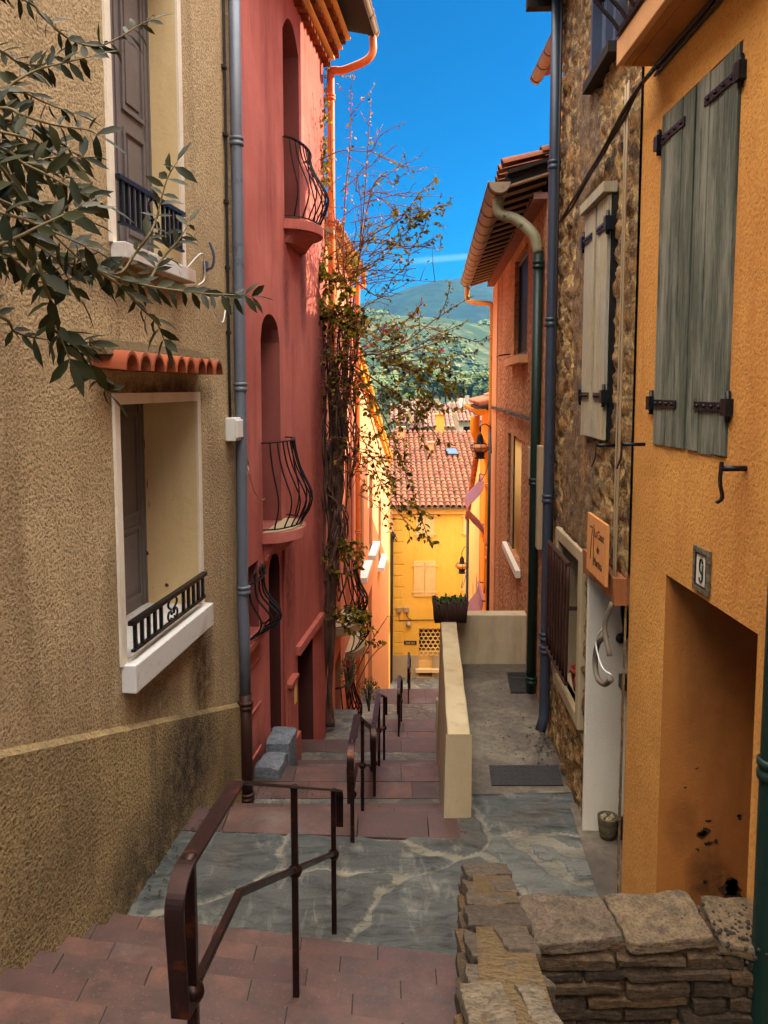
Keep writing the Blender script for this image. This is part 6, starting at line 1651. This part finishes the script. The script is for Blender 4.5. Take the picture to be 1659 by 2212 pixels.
for pts, Y, sz in OL:
    n = len(pts); W3 = [aty(u, v, lerp(Y - 0.12, Y, i / (n - 1)) + rnd.uniform(-0.02, 0.02)) for i, (u, v) in enumerate(pts)]
    C3 = catmull(W3, 5); m = len(C3)
    tw.tube(C3, [lerp(0.003, 0.0009, i / (m - 1)) for i in range(m)], 5)
    side = 1; d = 0.0
    for i in range(m - 1):
        if C3[i].x / C3[i].y < -0.56: continue
        seg = C3[i + 1] - C3[i]; L = seg.length; t = seg.normalized(); s = 0
        while d < L:
            for sg in (-1, 1):
                if rnd.random() < 0.16: continue
                lv.cur = rnd.random()
                p = C3[i] + t * d
                perp = t.cross(Vector((rnd.uniform(-0.4, 0.4), -1, rnd.uniform(-0.4, 0.4)))).normalized() * sg
                dr = (t * rnd.uniform(0.35, 0.9) + perp * rnd.uniform(0.5, 1.0) + Vector((0, rnd.uniform(-0.5, 0.5), rnd.uniform(-0.75, 0.15))))
                nr = Vector((rnd.uniform(-0.7, 0.7), -0.6, rnd.uniform(0.0, 1.0)))
                ll = rnd.uniform(0.024, 0.044) * sz
                lv.leaf(p, dr, nr, ll, ll * rnd.uniform(0.28, 0.42), rnd.uniform(-0.1, 0.45))
            d += rnd.uniform(0.012, 0.022)
        d -= L
    e = C3[-1]; t = (C3[-1] - C3[-2]).normalized(); lv.leaf(e, t, (0, -0.5, 1), 0.05 * sz, 0.013 * sz, 0.1)
tw.build('branch', M['olivetwig'], ol); lv.build('leaves', M['olive'], ol, attr=True)

# ================================================================= CREEPER (bougainvillea) on the corner of the pink house
bg = thing('climbing_creeper', 'half bare bougainvillea climbing the pink house corner and arching over the lane', 'creeper', aty(712, 1570, 11.7))
rnd = random.Random(17)
tk = MB()
TR = [[(714, 1568), (700, 1520), (694, 1470), (706, 1400), (716, 1320), (722, 1220), (730, 1100), (727, 980), (730, 880), (722, 800), (738, 770)],
      [(706, 1560), (696, 1500), (700, 1430), (705, 1350), (712, 1250), (722, 1150), (735, 1040), (742, 930), (745, 850), (748, 790)],
      [(718, 1568), (712, 1500), (716, 1420), (720, 1340), (716, 1200), (712, 1050), (716, 930), (712, 840), (716, 780)],
      [(716, 1300), (700, 1230), (698, 1120), (706, 1020), (700, 900), (708, 820), (704, 740)]]
for k, pl_ in enumerate(TR):
    c = catmull([aty(u, v, 11.75 + 0.07 * math.sin(i + k)) for i, (u, v) in enumerate(pl_)], 5); m = len(c)
    r0, r1 = ((0.075, 0.05), (0.06, 0.035), (0.045, 0.03), (0.025, 0.015))[k]
    tk.tube(c, [lerp(r0, r1, i / m) * (1 + 0.15 * noise.noise(Vector((i * 0.7, k, 0)))) for i in range(m)], 8)
for k in range(95):  # the tangled sheaf of old stems round the trunk
    v0 = rnd.uniform(800, 1300); u0 = rnd.uniform(700, 765) if v0 < 1100 else rnd.uniform(704, 735); L = rnd.uniform(60, 260)
    pts = [(u0 + rnd.uniform(-8, 8) + 14 * math.sin(q * 2 + k), v0 - L * q) for q in (0, 0.25, 0.5, 0.75, 1)]
    c = catmull([aty(u, v, rnd.uniform(11.55, 11.95)) for u, v in pts], 4); tk.tube(c, rnd.uniform(0.006, 0.016), 5)
tk.build('stem', M['bark'], bg)
tg = MB(); bl = MB(); br_ = MB(); dl = MB()
def creeper(pts, Y0, Y1, r0, dens, lsz=0.062, twig=1.0, bract=0.0, dry=0.05):
    n = len(pts); c = catmull([aty(u, v, lerp(Y0, Y1, i / (n - 1)) + rnd.uniform(-0.06, 0.06)) for i, (u, v) in enumerate(pts)], 7); m = len(c)
    tg.tube(c, [lerp(r0, 0.004, i / m) for i in range(m)], 5)
    def leafat(p, dirn, f=1.0):
        q = rnd.random(); tgt = br_ if q < bract else (dl if q < bract + dry else bl)
        tgt.cur = rnd.random() ** 1.1
        dr = dirn * 0.5 + Vector((rnd.uniform(-1, 1), rnd.uniform(-1, 1), rnd.uniform(-1.0, 0.5)))
        s = lsz * rnd.uniform(0.7, 1.45) * f
        tgt.leaf(p, dr, (rnd.uniform(-1, 1), rnd.uniform(-1, 0.2), rnd.uniform(-0.2, 1)), s, s * 0.62, rnd.uniform(0, 0.35))
    for i in range(1, m):
        t = (c[i] - c[i - 1]); L = t.length; t = t.normalized(); fr = i / m
        for _ in range(int(dens * L * 54 * (0.35 + fr) + rnd.random())): leafat(lerp(c[i - 1], c[i], rnd.random()) + Vector((rnd.gauss(0, 0.02), rnd.gauss(0, 0.03), rnd.gauss(0, 0.02))), t)
        for _ in range(int(twig * L * 5 + rnd.random())):
            p = lerp(c[i - 1], c[i], rnd.random()); d = (t * rnd.uniform(0.2, 1) + Vector((rnd.uniform(-1, 1), rnd.uniform(-0.6, 0.6), rnd.uniform(-0.5, 1)))).normalized(); l = rnd.uniform(0.06, 0.30) * (1 if rnd.random() < 0.8 else 2.0)
            q = [p, p + d * l * 0.5 + Vector((0, 0, rnd.uniform(-0.02, 0.02))), p + d * l + Vector((rnd.uniform(-.03, .03), 0, rnd.uniform(-0.05, 0.03)))]
            tg.tube(q, [0.005, 0.004, 0.002], 4)
            for _ in range(int(dens * l * 40 + rnd.random() * dens)): leafat(lerp(q[1], q[2], rnd.random()), d, 0.85)
        for _ in range(int(L * 16)):  # thorns
            p = lerp(c[i - 1], c[i], rnd.random()); tg.tube([p, p + Vector((rnd.uniform(-1, 1), rnd.uniform(-.5, .5), rnd.uniform(-1, 1))) * 0.022], [0.003, 0.001], 3, cap=False)
B = creeper
B([(722, 800), (700, 740), (692, 620), (705, 500), (700, 400), (698, 330), (702, 230), (712, 120), (722, 70)], 11.7, 11.95, 0.014, 0.55, 0.06, 0.5, 0.02, 0.1)
B([(742, 790), (752, 700), (742, 560), (746, 420), (755, 330), (757, 260), (757, 190)], 11.6, 11.4, 0.016, 0.35, 0.05, 1.0, 0.12, 0.5)
B([(748, 790), (765, 640), (784, 470), (793, 340), (801, 215)], 11.6, 11.2, 0.016, 0.25, 0.05, 1.0, 0.1, 0.4)
B([(738, 640), (722, 470), (716, 340), (712, 235)], 11.6, 11.5, 0.010, 0.2, 0.05, 0.8, 0.02, 0.3)
B([(693, 345), (740, 325), (800, 325), (822, 292), (872, 264)], 11.7, 11.0, 0.010, 0.10, 0.05, 0.6)
B([(800, 326), (850, 350), (890, 372), (920, 362)], 11.3, 10.9, 0.008, 0.5, 0.05, 0.6)
B([(740, 560), (790, 522), (835, 520), (885, 537), (912, 500), (930, 455), (972, 440)], 11.5, 10.8, 0.012, 0.6, 0.06, 0.8)
B([(745, 580), (800, 512), (862, 475), (905, 420), (945, 384)], 11.5, 10.7, 0.012, 0.6, 0.06, 0.9)
B([(700, 560), (760, 523), (830, 527), (905, 533), (935, 520)], 11.6, 10.9, 0.010, 0.15, 0.06, 1.0)
B([(770, 600), (800, 420), (830, 380), (850, 400), (862, 380)], 11.4, 11.0, 0.010, 0.5, 0.05, 1.2)
B([(760, 590), (820, 560), (870, 510), (905, 470), (900, 440)], 11.3, 10.8, 0.010, 0.9, 0.06, 1.0)
B([(770, 610), (820, 640), (850, 600), (872, 580), (885, 568)], 11.3, 10.9, 0.010, 0.5, 0.06, 1.0)
for k in range(34):  # fine bare tracery against the sky
    u, v = rnd.uniform(725, 800), rnd.uniform(400, 690); a = rnd.uniform(-1.7, 0.3); L = rnd.uniform(60, 170)
    B([(u, v), (u + L * 0.5 * math.cos(a) + rnd.uniform(-10, 10), v + L * 0.5 * math.sin(a)), (u + L * math.cos(a), v + L * math.sin(a) + rnd.uniform(-15, 25))], 11.5, 11.0, 0.007, 0.12, 0.045, 1.3, 0.02, 0.2)
for k in range(30):  # dense leafy clump on the pipe
    u, v = rnd.uniform(680, 780), rnd.uniform(560, 690)
    B([(u, v), (u + rnd.uniform(-25, 25), v + rnd.uniform(-5, 25)), (u + rnd.uniform(-35, 40), v + rnd.uniform(10, 45))], 11.6, 11.5, 0.007, 0.9, 0.085, 0.9, 0.0, 0.08)
B([(750, 780), (810, 740), (850, 705), (880, 690), (915, 652)], 11.5, 11.0, 0.012, 0.9, 0.06, 1.0, 0.12, 0.3)
B([(810, 770), (880, 735), (940, 690), (985, 660), (1025, 638)], 11.4, 11.0, 0.011, 0.5, 0.06, 0.5, 0.04)
B([(945, 690), (960, 660), (968, 635), (975, 605)], 11.1, 11.0, 0.007, 0.7, 0.05, 0.3, 0.06)
B([(800, 775), (870, 765), (940, 725), (975, 710), (1008, 695)], 11.4, 11.0, 0.010, 0.6, 0.06, 0.5)
B([(840, 770), (920, 748), (985, 728), (1030, 738), (1055, 726)], 11.3, 11.1, 0.010, 0.6, 0.06, 0.4)
B([(830, 785), (900, 778), (970, 770), (1035, 760)], 11.3, 11.0, 0.010, 0.7, 0.055, 0.5)
B([(740, 790), (800, 765), (870, 785), (930, 812), (985, 845)], 11.5, 10.9, 0.016, 0.7, 0.07, 1.0)
for k in range(30):
    u, v = rnd.uniform(860, 985), rnd.uniform(785, 905)
    B([(u - 20, v - 15), (u, v), (u + rnd.uniform(-20, 25), v + rnd.uniform(-10, 35))], 11.2, 10.9, 0.006, 0.7, 0.065, 0.7, 0.01)
B([(750, 780), (830, 835), (890, 885), (935, 930), (952, 962)], 11.5, 10.9, 0.014, 0.6, 0.07, 1.0)
B([(760, 790), (825, 890), (865, 990), (900, 1090), (930, 1178)], 11.5, 10.8, 0.013, 0.6, 0.08, 0.9)
B([(770, 800), (800, 900), (840, 1035), (875, 1105), (945, 1112)], 11.4, 10.7, 0.011, 0.55, 0.075, 0.9)
B([(745, 900), (790, 960), (830, 1060), (880, 1130), (920, 1160)], 11.5, 10.9, 0.010, 0.3, 0.07, 1.0)
B([(738, 980), (790, 1010), (850, 1062), (905, 1095)], 11.6, 10.9, 0.010, 0.35, 0.07, 1.0)
B([(740, 850), (790, 830), (840, 860), (900, 930), (930, 990)], 11.5, 11.0, 0.010, 0.4, 0.07, 1.3)
for k in range(18):
    u, v = rnd.uniform(745, 800), rnd.uniform(800, 1080); a = rnd.uniform(-0.9, 0.9); L = rnd.uniform(50, 120)
    B([(u - 20, v), (u + L * 0.4 * math.cos(a), v + L * 0.4 * math.sin(a)), (u + L * math.cos(a), v + L * math.sin(a) + 20)], 11.6, 11.3, 0.007, 0.2, 0.06, 1.2)
for (u, v) in ((705, 1190), (735, 1165), (765, 1170), (780, 1195), (745, 1180), (715, 1230), (768, 1205)):
    B([(725, 1180), (u, v), (u + rnd.uniform(-15, 20), v + rnd.uniform(5, 25))], 11.7, 11.5, 0.006, 1.3, 0.07, 0.6)
for (u, v) in ((770, 1325), (790, 1345), (812, 1360), (830, 1390), (800, 1330), (745, 1345), (690, 1340)):
    B([(724, 1330), ((u + 724) / 2, v - 12), (u, v)], 11.7, 11.3, 0.006, 0.9, 0.07, 0.6)
B([(748, 1500), (775, 1440), (800, 1390), (838, 1330)], 11.6, 11.4, 0.014, 0.02, 0.06, 0.6)
B([(770, 1480), (795, 1430), (815, 1405), (828, 1395)], 11.6, 11.4, 0.010, 0.02, 0.06, 0.6)
for k in range(40):
    u, v = rnd.uniform(745, 930), rnd.uniform(700, 800)
    B([(u, v), (u + rnd.uniform(-10, 30), v + rnd.uniform(-15, 15)), (u + rnd.uniform(10, 50), v + rnd.uniform(-25, 30))], 11.4, 11.1, 0.005, 0.3, 0.05, 1.2, 0.03, 0.3)
for k in range(26):
    u, v = rnd.uniform(700, 760), rnd.uniform(700, 1000)
    B([(u, v), (u + rnd.uniform(-25, 25), v + rnd.uniform(-20, 30)), (u + rnd.uniform(-35, 45), v + rnd.uniform(-30, 40))], 11.6, 11.5, 0.006, 0.35, 0.055, 1.4, 0.0, 0.15)
for k in range(16):
    u, v = rnd.uniform(865, 950), rnd.uniform(425, 535)
    B([(u, v), (u + rnd.uniform(-8, 18), v + rnd.uniform(-12, 8)), (u + rnd.uniform(-5, 32), v + rnd.uniform(-22, 18))], 11.0, 10.8, 0.005, 0.9, 0.055, 0.4, 0.0, 0.05)
for k in range(14):
    u, v = rnd.uniform(690, 706), rnd.uniform(200, 420)
    B([(u, v), (u + rnd.uniform(-5, 6), v + 10), (u + rnd.uniform(-9, 9), v + rnd.uniform(12, 30))], 11.75, 11.7, 0.004, 1.2, 0.06, 0.2, 0.0, 0.05)
for k in range(5):
    u, v = rnd.uniform(712, 735), rnd.uniform(35, 90)
    B([(u, v + 15), (u + rnd.uniform(-5, 6), v), (u + rnd.uniform(-9, 9), v - 12)], 11.7, 11.6, 0.004, 1.4, 0.07, 0.2, 0.03, 0.05)
tg.build('branch', M['twig'], bg); bl.build('leaves', M['bougleaf'], bg, attr=True)
br_.build('bracts', M['bract'], bg, attr=True, kind='stuff'); dl.build('dry_leaves', M['dryleaf'], bg, attr=True)

# shrubs in the little bed at the creeper's foot
bedz = -5.55
MB().fbox(L3, 11.2, 12.6, -6.2, -5.42, 0.0, 0.42).build('planting_bed', M['slate'], None, 'low stone edged planting bed at the foot of the creeper', 'planting bed')
for (u, v, Y, r, h, lab) in ((725, 1600, 12.0, 0.26, 0.34, 'low dark green shrub at the foot of the creeper trunk'), (752, 1452, 12.2, 0.16, 0.5, 'thin stemmed green shrub standing behind the creeper trunk'), (797, 1492, 13.5, 0.2, 0.42, 'feathery light green shrub above the handrail hump'), (700, 1630, 10.9, 0.16, 0.2, 'ground hugging ivy clump by the pale door step')):
    P = aty(u, v, Y); t = thing('shrub', lab, 'shrub', P - Vector((0, 0, h * 0.6)), 'shrubs by the creeper')
    s = MB(); f = MB()
    for k in range(9):
        q = P + Vector((rnd.uniform(-r, r), rnd.uniform(-r, r), rnd.uniform(0, h * 0.5))); s.tube([P - Vector((0, 0, h * 0.9)), lerp(P, q, 0.5), q], [0.014, 0.010, 0.004], 5)
    for k in range(420):
        a = Vector((rnd.gauss(0, 1), rnd.gauss(0, 1), rnd.gauss(0, 1))).normalized() * (rnd.random() ** 0.4)
        f.cur = rnd.random(); p = P + Vector((a.x * r, a.y * r, a.z * h * 0.5))
        if noise.noise(p * 9) < -0.12: continue
        f.leaf(p, a + Vector((0, 0, 0.4)), (rnd.uniform(-1, 1), -0.5, 1), rnd.uniform(0.03, 0.06), 0.018, 0.2)
    s.build('stem', M['bark'], t); f.build('foliage', M['shrub'], t, attr=True)

# ================================================================= GROUND, HILLS, FAR TREES, TOWN
def mk_land(name, greens, tan, terr=0.5, tscale=0.35):
    t = NT(name)
    n = t.noise(0.012, 6, 0.6); n2 = t.noise(0.05, 5, 0.65); n3 = t.noise(0.3, 4, 0.7)
    col = t.mix(t.ramp(n, [(0.42, 0.0), (0.58, 1.0)]), greens[0], greens[1])
    col = t.mix(t.ramp(n2, [(0.48, 0.0), (0.62, 1.0)]), col, tan)
    zc = t.math('ADD', t.math('MULTIPLY', t.z(), tscale), t.math('MULTIPLY', n2, 3.0))
    st = t.math('PINGPONG', zc, 0.5)
    col = t.mix(t.math('MULTIPLY', t.ramp(st, [(0.1, 1.0), (0.25, 0.0)]), terr), col, C(50, 62, 34))
    col = t.mix(t.ramp(n3, [(0.35, 0.5), (0.55, 0.0)]), col, C(44, 58, 34))
    return t.fin(col, 0.95, spec=0.1)
M['land'] = mk_land('land_fields', [C(48, 68, 40), C(34, 54, 38)], C(92, 90, 58), 0.6)
M['hill'] = mk_land('hill_scrub', [C(18, 42, 50), C(14, 36, 46)], C(32, 54, 50), 0.25, 0.12)  # blue-green tones put distant haze and shade into the slope colour
KN = [(-60, -2.6), (1.2, -2.7), (6.2, -5.0), (9, -6.2), (20, -9.6), (32, -14.4), (48, -14.0), (70, -12.0), (110, -10.5), (180, -8.5), (270, -5.5), (350, 1.0), (430, 14), (520, 30), (640, 52), (760, 62), (900, 66), (3000, 66)]
def land(x, y):
    for i in range(len(KN) - 1):
        if KN[i][0] <= y <= KN[i + 1][0]:
            z = lerp(KN[i][1], KN[i + 1][1], (y - KN[i][0]) / (KN[i + 1][0] - KN[i][0])); break
    if y > 200:
        f = min(1, (y - 200) / 300)
        z += f * (18 * noise.noise(Vector((x * 0.004, y * 0.004, 1))) - max(0, (x / y - 0.08)) * 260 * min(1, (y - 200) / 250) * (1 if y < 560 else max(0.0, 1 - (y - 560) / 150)))
    return z
g = MB(); YS = [-60, -20, 0, 1.2, 3, 6, 9, 14, 20, 26, 32, 40, 48, 60, 70, 90, 110, 140, 180, 220, 260, 300, 330, 360, 390, 420, 450, 480, 510, 540, 570, 600, 630, 660, 700, 740, 780, 840, 900, 1400, 3000]
NX = 60
for y in YS:
    for i in range(NX + 1):
        t = (i / NX * 2 - 1); x = math.copysign(abs(t) ** 1.6, t) * (60 + 0.75 * max(0, y)) + 0.08 * max(0, y)
        g.v.append((x, y, land(x, y) if y < 1300 else 60)); g.sid.append(0)
for j in range(len(YS) - 1):
    for i in range(NX):
        a = j * (NX + 1) + i; g.f.append([a, a + 1, a + NX + 2, a + NX + 1]); g.sm.append(True)
g.build('ground', M['land'], None, kind='structure')
def hill(name, ridge, y0, y1, z0, seed, amp):
    m = MB(); nx, ny = 90, 26
    for j in range(ny + 1):
        f = j / ny; y = lerp(y0, y1 * 1.25, f)
        for i in range(nx + 1):
            t = lerp(-0.45, 0.6, i / nx); x = t * y1
            u = U0 + FPX * t
            k = 0
            while k < len(ridge) - 2 and u > ridge[k + 1][0]: k += 1
            q = (u - ridge[k][0]) / (ridge[k + 1][0] - ridge[k][0]); v = lerp(ridge[k][1], ridge[k + 1][1], min(1, max(0, q)))
            zr = (838 - v) / FPX * y1; s = min(1, (y - y0) / (y1 - y0)); s = s * s * (3 - 2 * s)
            z = lerp(z0, zr, s) - max(0, y - y1) * 0.35
            z += amp * math.sin(math.pi * min(1, s)) * (noise.noise(Vector((x * 0.006, y * 0.004, seed))) + 0.5 * noise.noise(Vector((x * 0.016, y * 0.012, seed)))) + 2.0 * noise.noise(Vector((x * 0.05, y * 0.05, seed)))
            m.v.append((x, y, z)); m.sid.append(0)
    for j in range(ny):
        for i in range(nx):
            a = j * (nx + 1) + i; m.f.append([a, a + 1, a + nx + 2, a + nx + 1]); m.sm.append(True)
    return m.build(name, M['hill'], None, kind='structure')
hill('hills', [(0, 700), (700, 690), (780, 664), (815, 652), (850, 640), (900, 624), (945, 613), (1000, 620), (1065, 640), (1250, 660), (1700, 700)], 720, 1150, 50, 3, 20)
hill('mountain', [(0, 680), (800, 660), (900, 622), (950, 612), (985, 608), (1012, 598), (1060, 612), (1150, 640), (1700, 690)], 1250, 1700, 60, 9, 26)

def clump(mb, c, r, h, rnd, seg=7, rings=4):
    """a tree crown: a knobbly low dome"""
    sd = rnd.uniform(0, 99); vs = []; fs = []
    for i in range(rings + 1):
        t = i / rings * math.pi * 0.92 + 0.08
        for k in range(seg):
            a = 2 * math.pi * k / seg + i * 0.4; q = Vector((math.sin(t) * math.cos(a), math.sin(t) * math.sin(a), math.cos(t)))
            f = 1 + 0.45 * noise.noise(q * 2.2 + Vector((sd, 0, 0)))
            vs.append(c + Vector((q.x * r * f, q.y * r * f, q.z * h * f)))
    for i in range(rings):
        for k in range(seg): fs.append((i * seg + k, i * seg + (k + 1) % seg, (i + 1) * seg + (k + 1) % seg, (i + 1) * seg + k))
    fs.append(list(range(seg)))
    mb.add(vs, fs)
sc_ = MB(); rnd = random.Random(77)
cnt = 0
while cnt < 560:
    y = rnd.uniform(270, 720); x = y * rnd.uniform(-0.05, 0.20); d = noise.noise(Vector((x * 0.012, y * 0.010, 4)))
    if d < 0.02 + 0.25 * rnd.random() - 0.12: continue
    sc_.cur = rnd.random(); r = rnd.uniform(1.2, 3.4); clump(sc_, Vector((x, y, land(x, y) + r * 0.4)), r, r * rnd.uniform(0.7, 1.1), rnd); cnt += 1
M['scrubmat'] = mk_leaf('hill_scrub_leaf', C(46, 66, 34), C(100, 110, 50), None, 0.05)
sc_.build('hill_scrub', M['scrubmat'], None, 'scrub and small trees dotted over the terraced hillside', 'scrub', kind='stuff', attr=True)
TREES = [(1003, 838, 250, 8.0, 'broad rounded green pine tree right of the creeper below the terraces'), (1046, 838, 240, 7.0, 'dark green tree beside the orange house pipe'), (962, 830, 260, 6.0, 'light green bushy tree left of the rounded pine'), (935, 815, 300, 6.5, 'pale green tree on the slope above the bushy tree'), (905, 812, 290, 6.0, 'green tree on the slope half hidden by creeper leaves'), (868, 850, 230, 7.0, 'dark cypress like tree beside the salmon roof edge'), (980, 812, 330, 5.5, 'small yellow green tree by the terrace edge'), (1020, 822, 320, 5.0, 'small round tree just above the dark tree')]
for u, v, Y, r, lab in TREES:
    P = aty(u, v, Y); gz_ = min(land(P.x, P.y), P.z - r * 0.8)
    t = thing('hill_tree', lab, 'tree', (P.x, P.y, gz_), 'trees beyond the roofs')
    MB().tube([(P.x, P.y, gz_ - 1), (P.x + 0.2, P.y, lerp(gz_, P.z, 0.6)), (P.x, P.y, P.z)], [0.4, 0.3, 0.1], 7).build('trunk', M['bark'], t)
    cr = MB()
    for k in range(34):
        a = Vector((rnd.gauss(0, 1), rnd.gauss(0, 1), rnd.gauss(0, 1))).normalized() * rnd.random() ** 0.45; cr.cur = rnd.random()
        clump(cr, P + Vector((a.x * r, a.y * r, a.z * r * 0.6)), r * rnd.uniform(0.18, 0.32), r * 0.2, rnd, 8, 5)
    cr.build('crown', M['scrubmat'], t, attr=True)
# small town roofs beyond the yellow house
TOWN = [(852, 884, 898, 56, 'whitewash', 'low pale house with brown tile roof behind the yellow roof, leftmost', 0.6), (880, 930, 905, 66, 'parapet', 'cream house with grey brown tiles behind the creeper leaves', 0.9), (925, 985, 893, 62, 'greyplinth', 'grey roofed house behind the yellow chimney', 1.2), (985, 1050, 888, 70, 'whitewash', 'white house with dark flat gabled roof near the golden gutter', 1.0), (1000, 1068, 874, 95, 'parapet', 'pale house with tiled roof farthest up the slope', 1.6), (890, 950, 880, 105, 'salmon', 'small salmon house far behind the creeper', 1.4)]
for u0, u1, v, Y, mt, lab, hh in TOWN:
    a = aty(u0, v, Y); b = aty(u1, v, Y); gz_ = land(a.x, Y) - 1; dpt_ = 9
    t = thing('town_house', lab, 'house', ((a.x + b.x) / 2, Y + dpt_ / 2, gz_), 'houses beyond the yellow house')
    ze = a.z - hh
    MB().box(a.x, b.x, Y, Y + dpt_, gz_, ze).build('wall', M[mt], t)
    rf = MB(); rf.prism([(a.x - 0.3, Y - 0.4, ze + 0.02), (a.x - 0.3, Y + dpt_ / 2, a.z + 0.6), (a.x - 0.3, Y + dpt_ + 0.4, ze + 0.02)], (b.x - a.x + 0.6, 0, 0)); ro_ = rf.build('roof', M['mortar'], t)
    tl = MB(); up = Vector((0, dpt_ / 2 + 0.4, a.z + 0.6 - ze)); nc = int((b.x - a.x + 0.6) / 0.36); nr_ = int(up.length / 0.8) + 1
    barrel_tiles(tl, Vector((a.x - 0.2, Y - 0.45, ze + 0.06)), (1, 0, 0), up, nc, nr_, 0.36, up.length / nr_, 0.12, 0.02, 4); tl.build('roof_tiles', M['tiledark'], ro_, attr=True)
    MB().box(a.x + 0.6, a.x + 1.1, Y + 3, Y + 3.5, ze, a.z + 1.1).build('chimney', M[mt], ro_)
    w = MB()
    for q in (0.25, 0.65):
        x = lerp(a.x, b.x, q); w.box(x, x + 0.7, Y - 0.03, Y - 0.005, ze - 1.5, ze - 0.4)
    w.build('window', M['darkglass'], t)

# ================================================================= AIR
def mk_haze():
    m = bpy.data.materials.new('haze_air'); m.use_nodes = True; n = m.node_tree.nodes; n.clear()
    o = n.new('ShaderNodeOutputMaterial'); v = n.new('ShaderNodeVolumePrincipled')
    v.inputs['Color'].default_value = (0.07, 0.46, 1.0, 1); v.inputs['Density'].default_value = HAZE; v.inputs['Anisotropy'].default_value = 0.3
    m.node_tree.links.new(v.outputs[0], o.inputs['Volume']); return m
HAZE = 0.00014
if HAZE > 0:
    MB().box(-2400, 2700, -62, 3200, -16.5, 262).build('haze', mk_haze(), None, kind='stuff')
